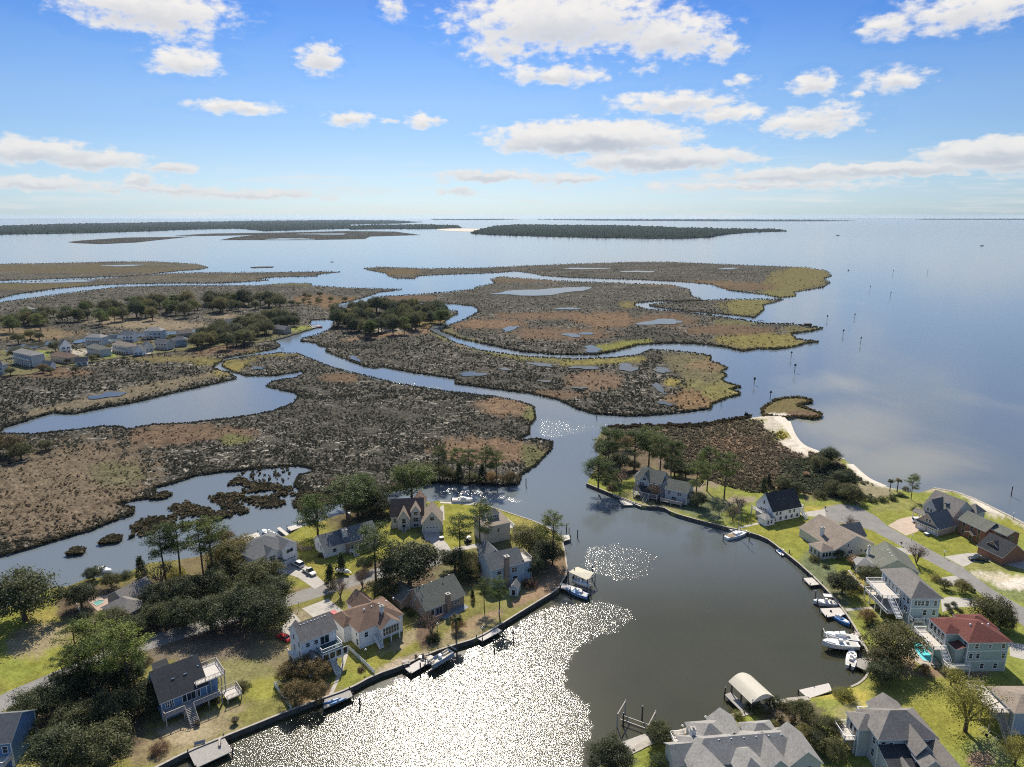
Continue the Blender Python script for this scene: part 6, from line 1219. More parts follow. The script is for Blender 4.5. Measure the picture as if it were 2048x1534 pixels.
for u, v, c, rp in ((110,692,'O',11),(35,676,'V',12),(60,668,'V',11),(78,672,'V',9),(28,706,'V',10),(50,703,'V',12),(5,735,'G',10),(20,742,'V',9),(85,735,'G',10),(100,740,'V',8),(135,722,'V',6),(150,738,'V',7),(182,716,'V',8),(193,712,'V',7),(215,694,'V',7),(228,690,'V',7),(268,694,'G',7),(278,690,'G',6),(338,680,'V',8),(345,674,'V',8),(375,662,'O',6),(248,716,'V',5),(68,718,'V',8),(355,683,'V',6),(400,680,'V',9),(300,686,'G',5)):
    tree(c, u, v, rp, 'garden tree among the far village houses', 1.0, group='garden trees of the far village')
for u, v in ((640,588),(610,590),(618,592),(690,598),(830,648),(850,650),(790,655),(255,600)): tree('V', u, v, 6, 'lone bush tree on the far marsh', .6, group='lone bush trees on the far marsh')

# ------------------------------------------------------------------ docks
def frame(poly, z):
    w = [at(u, v, z) for u, v in poly]; return w
def dock(label, poly, z=.95, m=None, piles=True, pile_h=.9, rails=(), cat='dock', name='dock'):
    m = m or M_DOCKL; w = frame(poly, z); c = w[0].copy(); d = w[1]-w[0]; rz = math.atan2(d.y, d.x)
    root = empty(name, (c.x, c.y, 0), rz, label, cat); inv = Matrix.Rotation(-rz, 3, 'Z')
    L = [inv @ (p-Vector((c.x, c.y, 0))) for p in w]
    if sum(L[i].x*L[(i+1) % len(L)].y-L[(i+1) % len(L)].x*L[i].y for i in range(len(L))) < 0: L.reverse()
    MB().hexa([p-Vector((0, 0, .22)) for p in L], L).build('deck', m, root)
    if piles:
        for i in range(len(L)):
            a, b = L[i], L[(i+1) % len(L)]; n = max(1, int((b-a).length/4.0))
            for k in range(n):
                t = a.lerp(b, k/n); mb = MB().tube((t.x, t.y, -1.6), (t.x, t.y, z+pile_h*random.uniform(.5, 1.1)), .15, .14); mb.build('piling', M_PILE, root)
    for (i, h) in rails:
        mb = MB(); railing(mb, L[i], L[(i+1) % len(L)], h, z); mb.build('railing', M_DKRAIL, root)
    return root, L
def bench(u, v, z, rz, label):
    p = at(u, v, z); r = empty('bench', (p.x, p.y, z), rz, label, 'bench')
    MB().box(-1.1, -.25, .38, 1.1, .25, .46).build('seat', M_DKRAIL, r); MB().box(-1.1, .22, .46, 1.1, .28, .95).build('backrest', M_DKRAIL, r)
    for x in (-.95, .95): MB().box(x-.06, -.22, 0, x+.06, .24, .38).build('leg', M_DKRAIL, r)
dock('weathered timber pier with two benches at the lower left corner of the canal', [(376,1503),(447,1472),(465,1502),(392,1536)], 1.15, M_DOCK)
bench(400,1490,1.15,R(22),'slatted bench at the landward side of the lower left pier'); bench(440,1487,1.15,R(-68),'slatted bench on the outer corner of the lower left pier')
dock('grey boat deck carrying two blue kayaks in front of the autumn trees', [(650,1391),(699,1378),(706,1392),(646,1418)], 1.1, M_DOCK)
dock('dock with fire pit seats and sunken bench beside the pontoon boat lift', [(810,1337),(858,1308),(874,1316),(822,1347)], 1.1, M_DOCKL)
dock('long plain dock with one lamp below the brick house lawn', [(953,1276),(992,1254),(1004,1261),(965,1282)], 1.1, M_DOCKL)
dock('narrow walkway dock leading to the sunshade boat lift', [(1121,1165),(1164,1178),(1165,1184),(1121,1176)], 1.15, M_DOCKL, pile_h=1.6)
dock('short dock with grey mooring piles beside the dense dark pine', [(1122,1072),(1138,1069),(1141,1078),(1124,1083)], 1.1, M_DOCKL, pile_h=2.4)
dock('thin pale walkway dock behind the lawn, holding the lifted white boat', [(880,1003),(953,1007),(953,1010),(880,1006)], 1.3, M_DOCKL, piles=False)
dock('white floating dock with chairs behind the white garage house', [(482,1075),(516,1064),(522,1075),(500,1084),(488,1086)], 1.0, M_DOCKL)
dock('slanting pale ramp dock at the right corner of the white garage house', [(553,1056),(560,1054),(578,1068),(573,1072)], 1.0, M_DOCKL, piles=False)
dock('small dock with a folded white sail between the ramp and the spreading pine', [(574,1054),(598,1048),(606,1053),(580,1062)], 1.0, M_DOCKL)
dock('low shore walkway dock on the wooded tip', [(1228,987),(1284,1010),(1282,1013),(1226,990)], 1.1, M_DOCKL, piles=False)
dock('small fishing dock with chairs on the wooded tip', [(1238,999),(1262,1003),(1266,1010),(1245,1010)], .8, M_DOCKL)
dock('pale pier beside the moored white sailboat', [(1450,1052),(1462,1051),(1481,1061),(1468,1065)], 1.0, M_DOCKL)
dock('tiny white float dock carrying a blue jet ski', [(1551,1100),(1566,1098),(1577,1108),(1563,1111)], .5, M_WHITE)
dock('small square dock halfway along the far bank', [(1606,1156),(1625,1155),(1644,1168),(1620,1171)], .9, M_DOCKL)
dock('broad pale dock between the centre console boat and the blue boat', [(1639,1217),(1683,1215),(1695,1228),(1653,1234)], 1.0, M_DOCKL)
dock('triangular pale dock behind the pair of lifted boats', [(1700,1268),(1716,1264),(1731,1291),(1705,1294)], 1.1, M_DOCKL)
dock('old brownish dock beside the bow up white boat', [(1712,1318),(1735,1314),(1742,1330),(1734,1342),(1712,1332)], 1.0, M_DOCK)
dock('wide bare grey dock by the yellow green willow', [(1597,1380),(1658,1366),(1664,1381),(1617,1397)], 1.1, M_DOCKL, pile_h=.35)
dock('pale concrete landing at the foot of the empty boat lift', [(1241,1485),(1292,1466),(1300,1480),(1268,1502)], 1.1, M_CONC)
dock('low red brown pier where the red sailboat lies, at the far village', [(622,652),(640,650),(641,653),(624,656)], 1.0, M_DOCK, piles=False)
# boathouse with vaulted roof
P0 = [(1452,1395),(1462,1390),(1498,1420),(1488,1428)]
r_, L_ = dock('boathouse with a vaulted cream metal roof standing in the water', [(1449,1389),(1462,1384),(1500,1420),(1488,1428)], 1.1, M_DOCK, pile_h=.9, cat='boathouse', name='boathouse')
a, b = at(1464,1362,3.9), at(1507,1403,3.9); d = (b-a); d.z = 0; Lb = d.length; dn = d.normalized(); nn = Vector((-dn.y, dn.x, 0)); r_inv = Matrix.Rotation(-r_.rotation_euler.z, 4, 'Z') @ Matrix.Translation(-r_.location)
wv = 6.4; rings = []; top = []
if (a+nn).x < a.x: nn = -nn
mb = MB(); N = 12; prev = None
for k in range(N+1):
    t = k/N; off = nn*(wv*t-.8); z = 3.7+1.5*math.sin(math.pi*t)
    cur = [r_inv @ (Vector((a.x, a.y, z))+off-dn*.3), r_inv @ (Vector((b.x, b.y, z))+off+dn*.3)]
    if prev: mb.hexa([prev[0], prev[1], cur[1], cur[0]], [p+Vector((0, 0, .08)) for p in (prev[0], prev[1], cur[1], cur[0])])
    prev = cur
mb.build('vaulted_roof', mat('cream metal roof', (.60, .555, .45), .5, .05, 1, bands=('X', .9, .12)), r_)
for s in (.05, .5, .95):
    for off in (-.2, 5.0):
        p = r_inv @ (a+dn*Lb*s+nn*off); MB().box(p.x-.13, p.y-.13, -1.5, p.x+.13, p.y+.13, 4.1-1.0*0).build('post', M_PILE, r_)
for k in range(2):
    e = (a, b)[k]; q = [r_inv @ (Vector((e.x, e.y, 3.7+(1.45*math.sin(math.pi*t))))+nn*(wv*t-.8)) for t in [i/10 for i in range(11)]]
    m2 = MB(); m2.face(q); m2.build('gable_panel', M_CHIMW, r_)

def rest_on_dock(): pass
# ------------------------------------------------------------------ boats
def loc(u, v, z=0.0): p = at(u, v, z); return (p.x, p.y, z)
def heading(u0, v0, u1, v1, z=0): a, b = at(u0, v0, z), at(u1, v1, z); return math.atan2(b.y-a.y, b.x-a.x)
def hull_mesh(L, B, D, m, parent, transom=.85, name='hull'):
    st = []; n = 9
    for i in range(n):
        t = i/(n-1); x = -L/2+L*t; w = B/2*(transom+(1-transom)*min(1, t*3))*math.sqrt(max(0.0, 1-max(0, (t-.45)/.55)**2.2)); w = max(w, .03); sh = D*(1+.28*t*t); kz = -.25+.35*max(0, (t-.7)/.3)**2
        st.append([(x, -w, sh), (x, -w*.82, kz+.25), (x, 0, kz), (x, w*.82, kz+.25), (x, w, sh)])
    h = MB().loft(st, caps=True).build(name, m, parent); return h
def motorboat(label, u, v, hd, L=6.5, hull=None, top=None, lift=0.0, group=None, name='motor_boat', cabin=False):
    r = empty(name, loc(u, v, lift), hd, label, 'boat', group); hull = hull or M_WHITE; B = L*.33
    hull_mesh(L, B, L*.13, hull, r)
    MB().box(-L*.44, -B*.38, L*.13+.005, L*.16, B*.38, L*.13+.03).build('cockpit_floor', mat('boat deck', (.55, .53, .48), .6, .05), r)
    ds = MB().loft([[(L*.17, -B*.37, L*.135), (L*.17, B*.37, L*.135), (L*.17, B*.37, L*.15+.15), (L*.17, -B*.37, L*.15+.15)], [(L*.42, -B*.13, L*.16), (L*.42, B*.13, L*.16), (L*.42, B*.13, L*.175+.08), (L*.42, -B*.13, L*.175+.08)]]).build('foredeck', M_WHITE, r)
    MB().box(-L*.06, -.42, L*.13, L*.06, .42, L*.13+.95).build('console', M_WHITE, r); MB().box(L*.062, -.4, L*.13+.6, L*.075, .4, L*.13+1.15).build('windscreen', M_GLASS, r)
    MB().box(-L*.22, -.45, L*.13+.03, -L*.14, .45, L*.13+.6).build('seat', mat('boat seat', (.62, .60, .55), .6), r)
    MB().box(-L*.5-.35, -.22, .1, -L*.5+.05, .22, L*.13+.55).build('outboard_motor', M_BLACK, r)
    if top is not None:
        t_ = MB().box(-L*.2, -B*.36, L*.13+2.0, L*.12, B*.36, L*.13+2.08).build('canopy', top, r); pm = MB()
        for x in (-L*.17, L*.09):
            for y in (-B*.32, B*.32): MB().tube((x, y, L*.13), (x, y, L*.13+2.0), .035, n=5).build('canopy_pole', M_METAL, t_)
    if cabin: MB().loft([[(-L*.1, -B*.34, L*.14), (-L*.1, B*.34, L*.14), (-L*.1, B*.3, L*.14+1.0), (-L*.1, -B*.3, L*.14+1.0)], [(L*.22, -B*.26, L*.14), (L*.22, B*.26, L*.14), (L*.19, B*.2, L*.14+.6), (L*.19, -B*.2, L*.14+.6)]]).build('cabin', M_WHITE, r)
    return r
def pontoon(label, u, v, hd, L=7.0, lift=0.9):
    r = empty('pontoon_boat', loc(u, v, lift), hd, label, 'boat')
    for y in (-.85, .85): MB().tube((-L/2, y, 0), (L/2-.5, y, 0), .32, n=10).tube((L/2-.5, y, 0), (L/2, y, .1), .32, .08, 10).build('pontoon', M_METAL, r)
    MB().box(-L/2, -1.25, .33, L/2-.3, 1.25, .45).build('deck', mat('boat deck', (.55, .53, .48), .6, .05), r); mb = MB()
    for a_, b_ in (((-L/2, -1.2), (L/2-.4, -1.2)), ((L/2-.4, -1.2), (L/2-.4, 1.2)), ((L/2-.4, 1.2), (-L/2, 1.2))): mb.bar((a_[0], a_[1], .8), (b_[0], b_[1], .8), .05, .65)
    mb.build('side_panel', mat('pontoon panel', (.25, .34, .44), .5), r); sm = mat('cream cushion', (.62, .55, .43), .8)
    for x, y, w_, d_ in ((-L*.38, -.75, 1.6, .7), (-L*.38, .75, 1.6, .7), (L*.28, -.75, 1.8, .7), (L*.28, .75, 1.8, .7)): s = MB().box(x-w_/2, y-d_/2, .45, x+w_/2, y+d_/2, .85).build('seat', sm, r); MB().box(x-w_/2, y+(d_/2-.15 if y > 0 else -d_/2), .85, x+w_/2, y+(d_/2 if y > 0 else -d_/2+.15), 1.2).build('backrest', sm, s)
    MB().box(-.35, .2, .45, .35, .9, 1.3).build('console', M_WHITE, r); MB().box(-L/2-.45, -.22, -.3, -L/2-.02, .22, 1.0).build('outboard_motor', M_BLACK, r)
    return r
def lift(label, u, v, hd, L=6, Wd=3.6, h=3.2, z=1.0, bare=False):
    r = empty('boat_lift', loc(u, v, 0), hd, label, 'boat lift')
    for x in (-L/2, L/2):
        for y in (-Wd/2, Wd/2): MB().tube((x, y, -1.6), (x, y, h), .15, .13).build('piling', M_PILE if not bare else M_DKRAIL, r)
        MB().bar((x, -Wd/2, h-.25), (x, Wd/2, h-.25), .18, .25).build('crossbeam', M_DKRAIL, r)
    for y in (-.7, .7): MB().bar((-L/2, y, z-.32), (L/2, y, z-.32), .18, .16).build('cradle_bunk', M_DKRAIL, r)
    return r
def piling(label, u, v, h=2.2, r0=.17, group='mooring piles'):
    p = at(u, v, 0); r = empty('mooring_pile', (p.x, p.y, 0), 0, label, 'mooring pile', group)
    MB().tube((0, 0, -2), (0, 0, h), r0*1.1, r0, 8).build('shaft', M_PILE, r); MB().tube((0, 0, h), (0, 0, h+.12), r0*1.15, r0*.3, 8).build('cap', M_METAL, r)
pontoon('pontoon boat with cream seats on the lift beside the fire pit dock', 883, 1320, heading(868,1330,898,1312), 7.2, 1.2)
lift('boat lift holding the pontoon boat with cream seats', 883, 1323, heading(868,1330,898,1312), 7.6, 3.4, 2.4, 1.1)
motorboat('white and pale blue motor boat with bow out by the sunshade lift', 1154, 1189, heading(1170,1194,1140,1183), 7.5, mat('pale blue hull', (.30, .42, .60), .3), None, .3)
r = lift('tall piled boat lift topped by a cream triangular sunshade', 1163, 1167, heading(1148,1160,1178,1172), 7, 4.2, 3.6, .9)
a, b, c, d = [Vector(p) for p in ((-3.4, -2.0, 3.5), (3.4, -2.0, 3.2), (3.2, 2.0, 3.9), (-3.2, 2.2, 3.6))]; MB().hexa([a, b, c, d], [p+Vector((0, 0, .05)) for p in (a, b, c, d)]).build('sunshade', mat('shade cloth', (.62, .58, .45), .9), r)
motorboat('small covered skiff hanging under the cream sunshade', 1163, 1168, heading(1148,1160,1178,1172), 6.0, None, None, 1.0)
motorboat('white cabin cruiser lifted on the walkway dock behind the bright lawn', 925, 1003, heading(912,1003,938,1003), 8.0, None, None, 1.3, cabin=True)
lift('low boat lift under the white cabin cruiser', 925, 1005, heading(912,1004,938,1004), 7, 3.4, 2.0, 1.2)
motorboat('white open boat on the bank beyond the small dark round tree', 208, 1143, heading(200,1141,222,1146), 6.5, None, None, .1)
motorboat('white speedboat tied behind the roof of the white garage house', 538, 1069, heading(552,1072,530,1064), 7, None, None, .1)
motorboat('white boat with canopy on a lift behind the lone spreading pine', 614, 1044, heading(600,1047,628,1040), 6.5, None, mat('white canvas', (.7, .7, .68), .8), .9)
motorboat('tiny white dinghy tied to the wooded tip dock', 1270, 1011, heading(1262,1009,1277,1013), 3.6)
motorboat('white centre console boat with a white top by the broad pale dock', 1651, 1209, heading(1664,1210,1640,1208), 7, None, mat('white canvas', (.7, .7, .68), .8), .1)
motorboat('bright blue skiff moored below the broad pale dock', 1680, 1242, heading(1669,1235,1692,1250), 6.5, M_BLUEHULL)
motorboat('upper of the two white boats on the double lift', 1682, 1279, heading(1712,1283,1658,1275), 8.5, None, None, 1.3, cabin=True)
motorboat('lower white boat with black motor on the double lift', 1680, 1293, heading(1712,1295,1658,1291), 9.0, None, None, 1.0)
lift('double boat lift on the pool house shore', 1682, 1288, heading(1712,1290,1658,1285), 8, 6.4, 2.6, .9)
motorboat('white open bow boat moored stern first beside the old brownish dock', 1702, 1322, heading(1700,1338,1705,1306), 7.5)
lift('empty pale boat lift frame at the bottom of the canal', 1272, 1452, heading(1250,1452,1288,1466), 7, 5.0, 3.6, 1.2, bare=True)
def sailboat(label, u, v, hd, L=10, hullm=None, mast=13):
    r = empty('sailboat', loc(u, v, 0), hd, label, 'sailboat'); hull_mesh(L, L*.30, 1.0, hullm or M_WHITE, r, .6)
    MB().box(-L*.40, -L*.11, 1.03, -L*.14, L*.11, 1.12).build('cockpit', mat('teak', (.30, .22, .14), .8), r)
    MB().loft([[(-L*.12, -L*.09, 1.0), (-L*.12, L*.09, 1.0), (-L*.12, L*.08, 1.65), (-L*.12, -L*.08, 1.65)], [(L*.22, -L*.06, 1.15), (L*.22, L*.06, 1.15), (L*.20, L*.05, 1.5), (L*.20, -L*.05, 1.5)]]).build('cabin', M_WHITE, r)
    MB().tube((L*.05, 0, 1.3), (L*.05, 0, mast), .10, .06, 8).build('mast', M_METAL, r); MB().tube((L*.05, 0, 2.6), (-L*.34, 0, 2.7), .08).build('boom', M_METAL, r); MB().tube((L*.02, 0, 2.8), (-L*.33, 0, 2.85), .17, .13).build('furled_sail', mat('sail cover', (.10, .14, .22), .8), r)
    rg = MB()
    for e in ((L*.48, 0, 1.3), (-L*.48, 0, 1.1), (L*.04, L*.14, 1.1), (L*.04, -L*.14, 1.1)): MB().tube(e, (L*.05, 0, mast-.3), .018, n=3).build('stay', M_METAL, r)
sailboat('white sailboat with bare mast moored at the pale pier', 1473, 1073, heading(1456,1078,1492,1067), 10.5)
sailboat('red hulled sailboat at the tip of the far village', 633, 655, heading(622,655,644,655), 12, mat('red hull', (.35, .05, .04), .4), 16)
def kayak(label, u, v, z, hd, m, L=3.8, group=None):
    r = empty('kayak', loc(u, v, z), hd, label, 'kayak', group); st = []
    for i in range(9):
        t = i/8; w = .36*math.sin(math.pi*min(max(t, .03), .97)); st.append([(-L/2+L*t, w*math.cos(a), .18+.20*math.sin(a)*(.6+.4*math.sin(math.pi*t))) for a in [2*math.pi*k/10 for k in range(10)]])
    MB().loft(st).build('hull', m, r, True); MB().tube((0, 0, .375), (0, 0, .39), .26, .26, 12).build('cockpit_opening', M_BLACK, r)
kayak('blue kayak lying on the grey boat deck, nearer the lawn', 664, 1403, 1.1, heading(650,1408,690,1395), M_BLUEHULL, 4.2); kayak('blue kayak lying on the grey boat deck, nearer the water', 676, 1404, 1.1, heading(660,1411,692,1398), mat('pale blue plastic', (.25, .42, .62), .4), 4.2)
kayak('long orange kayak on the grass beside the large grey house', 1692, 1470, GZ, heading(1686,1455,1702,1487), mat('orange plastic', (.62, .22, .12), .4), 5.0); kayak('short red kayak by the wall of the large grey house', 1694, 1456, GZ, heading(1686,1450,1702,1462), mat('red plastic', (.50, .10, .07), .4), 3.2)
r = empty('jet_ski', loc(1564, 1104, .5), heading(1554,1101,1574,1108), 'blue and white jet ski parked on its white float', 'jet ski'); hull_mesh(3.0, 1.1, .4, M_BLUEHULL, r); MB().box(-1.1, -.22, .45, .2, .22, .85).build('seat', M_BLACK, r); MB().box(.2, -.3, .45, .6, .3, 1.05).bar((.3, -.4, 1.05), (.3, .4, 1.05), .06, .06).build('handlebar', M_WHITE, r)
PL = [(988,1297,2.6,'lone mooring pile in the glitter below the long plain dock, lower one'),(1026,1279,3.0,'lone mooring pile in the glitter right of the long plain dock'),(1052,972,3.4,'tall mooring pile at the creek mouth off the marsh hammock'),(841,1342,2.4,'mooring pile off the fire pit dock'),
(720,1412,2.2,'mooring pile off the grey boat deck with the kayaks'),(1148,1160,4.2,'tall pile at the near corner of the sunshade boat lift'),(1184,1158,4.6,'tallest pile at the outer corner of the sunshade boat lift'),(1180,1190,3,'pile at the stern of the white and pale blue boat'),(1140,1192,3,'pile at the bow of the white and pale blue boat'),
(1133,1066,3.4,'pile at the inner end of the short dock by the dense dark pine'),(1155,1076,3.2,'pile standing off the short dock by the dense dark pine'),(1498,1082,2.8,'pile at the bow of the white sailboat'),(1446,1082,2.8,'pile at the stern of the white sailboat'),(1578,1113,2.4,'pile beside the jet ski float'),
(1630,1200,3.0,'pile above the centre console boat'),(1634,1212,2.4,'pile at the stern of the centre console boat'),(1655,1285,2.4,'upper pile at the outer end of the double boat lift'),(1657,1300,2.4,'lower pile at the outer end of the double boat lift'),(1738,1348,1.6,'short pile in the corner below the old brownish dock'),
(1450,1388,1.8,'pile at the outer tip of the vaulted boathouse'),(1204,867,4.0,'tall pile off the top of the wooded tip'),(1246,1452,3.4,'pile left of the empty boat lift frame'),(1284,1440,3.6,'pile behind the empty boat lift frame'),(2022,993,4.5,'thick lone pile in the sound off the brick house'),
(1020,770,3,'pile in the creek beside the central marsh'),(1193,838,2.5,'pile in the wide creek below the central marsh'),(1490,832,3,'pile at the sandy point before the beach'),(1442,812,3,'pile beside the golden marsh tip')]
for u, v, h, lb in PL: piling(lb, u, v, h)
# channel markers
def marker(u, v, h, label, shape):
    p = at(u, v, 0); r = empty('channel_marker', (p.x, p.y, 0), 0, label, 'channel marker', 'channel markers in the sound')
    MB().tube((0, 0, -2), (0, 0, h), .22, .2, 8).build('pile', M_PILE, r); s = .95
    if shape: MB().hexa([(-s, -.3, h-.9), (s, -.3, h-.9), (0, -.3, h+.9)], [(-s, -.36, h-.9), (s, -.36, h-.9), (0, -.36, h+.9)]).build('dayboard', mat('marker dark', (.06, .07, .07), .7), r)
    else: MB().box(-s*.8, -.36, h-.8, s*.8, -.3, h+.8).build('dayboard', mat('marker dark', (.06, .07, .07), .7), r)
CM = [(1508,770,4.5,'square topped channel marker nearest the golden marsh tip'),(1540,800,5.5,'channel marker closest to the sandy spit'),(1589,745,5.5,'channel marker between the golden marsh and the spit, lower of two'),(1582,716,5,'channel marker between the golden marsh and the spit, upper of two'),
(1654,640,4.5,'channel marker just off the duck blind point'),(1709,636,4.5,'channel marker farther out from the duck blind point'),(1686,670,4.5,'channel marker right below the duck blind point'),(1721,687,5.5,'rightmost near channel marker, out from the marsh fingers'),(1740,579,5,'channel marker off the olive marsh cape, nearer one'),
(1781,592,5.5,'channel marker off the olive marsh cape, outer one'),(1786,547,6,'small far channel marker on the pale water'),(1855,546,6,'farthest right small channel marker on the pale water'),(1492,838,3.0,'short channel marker at the sandy point')]
for k, (u, v, h, lb) in enumerate(CM): marker(u, v, h, lb, k % 2)
r = empty('duck_blind', loc(1615, 654, .5), 0, 'boxy dark duck blind on stilts at the marsh point', 'duck blind'); MB().box(-3.6, -1.5, 1.2, 3.6, 1.5, 3.6).build('cabin', M_PILE, r)
for x in (-3.2, 3.2):
    for y in (-1.2, 1.2): MB().box(x-.15, y-.15, -1, x+.15, y+.15, 1.2).build('post', M_PILE, r)
r = empty('duck_blind', loc(1521, 647, .5), 0, 'open duck blind frame at the creek edge of the middle marsh', 'duck blind')
for x in (-2.6, 0, 2.6): MB().box(x-.15, -.15, -1, x+.15, .15, 3.2).build('post', M_PILE, r)
MB().box(-2.8, -.2, 3.2, 2.8, .2, 3.6).build('crossbeam', M_PILE, r)
motorboat('small dark boat far out beyond the marsh point', 1697, 541, 1.0, 9, M_PILE, cabin=True); motorboat('tiny dark boat far out on the right of the sound', 1964, 492, .3, 16, M_PILE, cabin=True); motorboat('tiny boat right of the wooded far point', 1676, 471, .3, 22, M_PILE, cabin=True); motorboat('tiny dark boat on the bay above the creek mouth', 664, 524, 0, 7, M_PILE)
# distant bridge
p0 = at(1640, 438.4, 0); p1 = at(2048, 437.6, 0)
r = empty('bridge', (p0.x, p0.y, 0), math.atan2(p1.y-p0.y, p1.x-p0.x), 'long low bridge on many piers along the right horizon', 'bridge'); Lb = (p1-p0).length
MB().box(0, -6, 16, Lb, 6, 19).build('deck', M_CONC, r); pm = MB()
for k in range(46): MB().box(Lb*k/45-5, -5, -3, Lb*k/45+5, 5, 16).build('pier', M_CONC, r)
# ------------------------------------------------------------------ vehicles
def car(label, u, v, hd, kind='suv', paint=None, z0=GZ):
    z0 = RZ+.02; r = empty({'pickup': 'pickup_truck', 'suv': 'parked_car', 'sedan': 'parked_car'}[kind], loc(u, v, z0), hd, label, 'car' if kind != 'pickup' else 'pickup truck')
    L, Wd, H = {'suv': (4.9, 1.95, 1.78), 'pickup': (5.8, 2.0, 1.85), 'sedan': (4.8, 1.85, 1.4)}[kind]; w = Wd/2; bz = .95 if kind != 'sedan' else .85
    def ring(x, zt, ww, zb=.32): return [(x, -ww*.92, zb), (x, -ww, zb+.25), (x, -ww, zt-.12), (x, -ww*.86, zt), (x, ww*.86, zt), (x, ww, zt-.12), (x, ww, zb+.25), (x, ww*.92, zb)]
    MB().loft([ring(-L/2, bz-.12, w*.9), ring(-L/2+.12, bz, w), ring(L*.18, bz+.02, w), ring(L/2-.5, bz-.08, w*.97), ring(L/2-.08, bz-.22, w*.9), ring(L/2, bz-.35, w*.8)]).build('body', paint, r)
    x0, x1 = {'suv': (-L/2+.15, L*.20), 'pickup': (-L*.10, L*.22), 'sedan': (-L*.34, L*.20)}[kind]
    def cr2(x, z, ww): return [(x, -ww, bz-.02), (x, ww, bz-.02), (x, ww*.82, z), (x, -ww*.82, z)]
    MB().loft([[(x0, -w*.9, bz), (x0, w*.9, bz), (x0, w*.88, bz+.05), (x0, -w*.88, bz+.05)], [(x0+.35, -w*.9, bz), (x0+.35, w*.9, bz), (x0+.35, w*.76, H-.05), (x0+.35, -w*.76, H-.05)], [(x1-.75, -w*.9, bz), (x1-.75, w*.9, bz), (x1-.75, w*.76, H-.05), (x1-.75, -w*.76, H-.05)], [(x1, -w*.88, bz), (x1, w*.88, bz), (x1, w*.86, bz+.05), (x1, -w*.86, bz+.05)]]).build('windows', M_GLASS, r)
    MB().loft([[(x0+.3, -w*.74, H-.06), (x0+.3, w*.74, H-.06), (x0+.35, w*.7, H), (x0+.35, -w*.7, H)], [(x1-.72, -w*.74, H-.06), (x1-.72, w*.74, H-.06), (x1-.78, w*.7, H), (x1-.78, -w*.7, H)]]).build('roof', paint, r)
    for x in (x0+.5, (x0+x1)/2-.1): MB().hexa([(x-.05, -w*.905, bz), (x+.05, -w*.905, bz), (x+.05, w*.905, bz), (x-.05, w*.905, bz)], [(x-.05, -w*.765, H-.06), (x+.05, -w*.765, H-.06), (x+.05, w*.765, H-.06), (x-.05, w*.765, H-.06)]).build('pillar', paint, r)
    if kind == 'pickup': MB().box(-L/2+.15, -w*.78, bz+.004, x0-.15, w*.78, bz+.03).build('bed_liner', M_BLACK if 'dark' in label or 'black' in label else mat('bed cover', (.5, .48, .44), .8), r)
    tm = mat('tyre', (.02, .02, .02), .9)
    for x in (-L*.31, L*.31):
        for y in (-w+.08, w-.08):
            q = MB().tube((x, y-.13, .34), (x, y+.13, .34), .36, n=14).build('wheel', tm, r); s = 1 if y > 0 else -1; MB().tube((x, y+.13*s, .34), (x, y+.145*s, .34), .2, n=10).build('rim', M_METAL, q)
    for y in (-w*.62, w*.62):
        MB().box(L/2-.12, y-.17, bz-.42, L/2-.005, y+.17, bz-.27).build('headlight', M_WHITE, r); MB().box(-L/2-.01, y-.12, bz-.3, -L/2+.06, y+.12, bz-.12).build('tail_light', mat('red lamp', (.35, .02, .02), .4), r)
WP, SP_, RP, KP = [mat(n, c, .22, .02, spec=.6) for n, c in (('white paint', (.78, .78, .76)), ('sand paint', (.60, .56, .48)), ('red paint', (.42, .02, .02)), ('black paint', (.02, .022, .026)))]
car('white estate car parked nearest the wide garage door', 596, 1131, heading(610,1137,584,1124), 'suv', WP); car('sand white pickup truck behind the white estate car', 619, 1146, heading(608,1139,632,1154), 'pickup', SP_)
car('red car parked between the tall white house and the brown roofed house', 672, 1238, heading(663,1232,682,1246), 'suv', RP); car('bright red car half hidden left of the tall white house', 568, 1278, heading(580,1284,556,1272), 'sedan', RP)
car('white four wheel drive on the warm pink driveway', 1838, 1045, heading(1826,1044,1850,1046), 'suv', WP); car('dark green pickup truck on the drive of the brick house', 1956, 1120, heading(1972,1120,1938,1119), 'pickup', mat('dark green paint', (.03, .04, .035), .25, .02, spec=.6))
car('long black car on the short concrete drive of the bungalow', 1775, 1100, heading(1788,1102,1762,1098), 'sedan', KP)
r = empty('golf_cart', loc(936, 1084, RZ), heading(925,1088,948,1080), 'black golf cart with white roof near the stucco house', 'golf cart'); MB().box(-1.2, -.6, .3, 1.2, .6, .8).build('body', M_BLACK, r); MB().box(-1.0, -.65, 1.85, .9, .65, 1.93).build('roof', M_WHITE, r); MB().box(-.6, -.5, .8, -.1, .5, 1.3).build('seat', M_BLACK, r)
for x in (-.8, .8):
    for y in (-.6, .6): MB().tube((x, y-.1, .25), (x, y+.1, .25), .25, n=10).build('wheel', mat('tyre', (0, 0, 0)), r); MB().bar((x, y*.9, .8), (x, y*.9, 1.85), .05, .05).build('roof_post', M_METAL, r)
def trailer(label, u, v, hd, boat=None):
    r = empty('boat_trailer', loc(u, v, GZ), hd, label, 'trailer')
    for y in (-.8, .8): MB().bar((-2.6, y, .55), (1.6, y, .55), .1, .12).build('rail', M_METAL, r); MB().bar((1.6, y, .55), (3.0, 0, .55), .1, .12).build('drawbar', M_METAL, r); MB().tube((-1.0, y*1.25-.1, .3), (-1.0, y*1.25+.1, .3), .3, n=12).build('wheel', mat('tyre', (0, 0, 0)), r)
    for x in (-2.4, -.9, .6): MB().bar((x, -.8, .6), (x, .8, .6), .09, .09).build('crossbar', M_METAL, r)
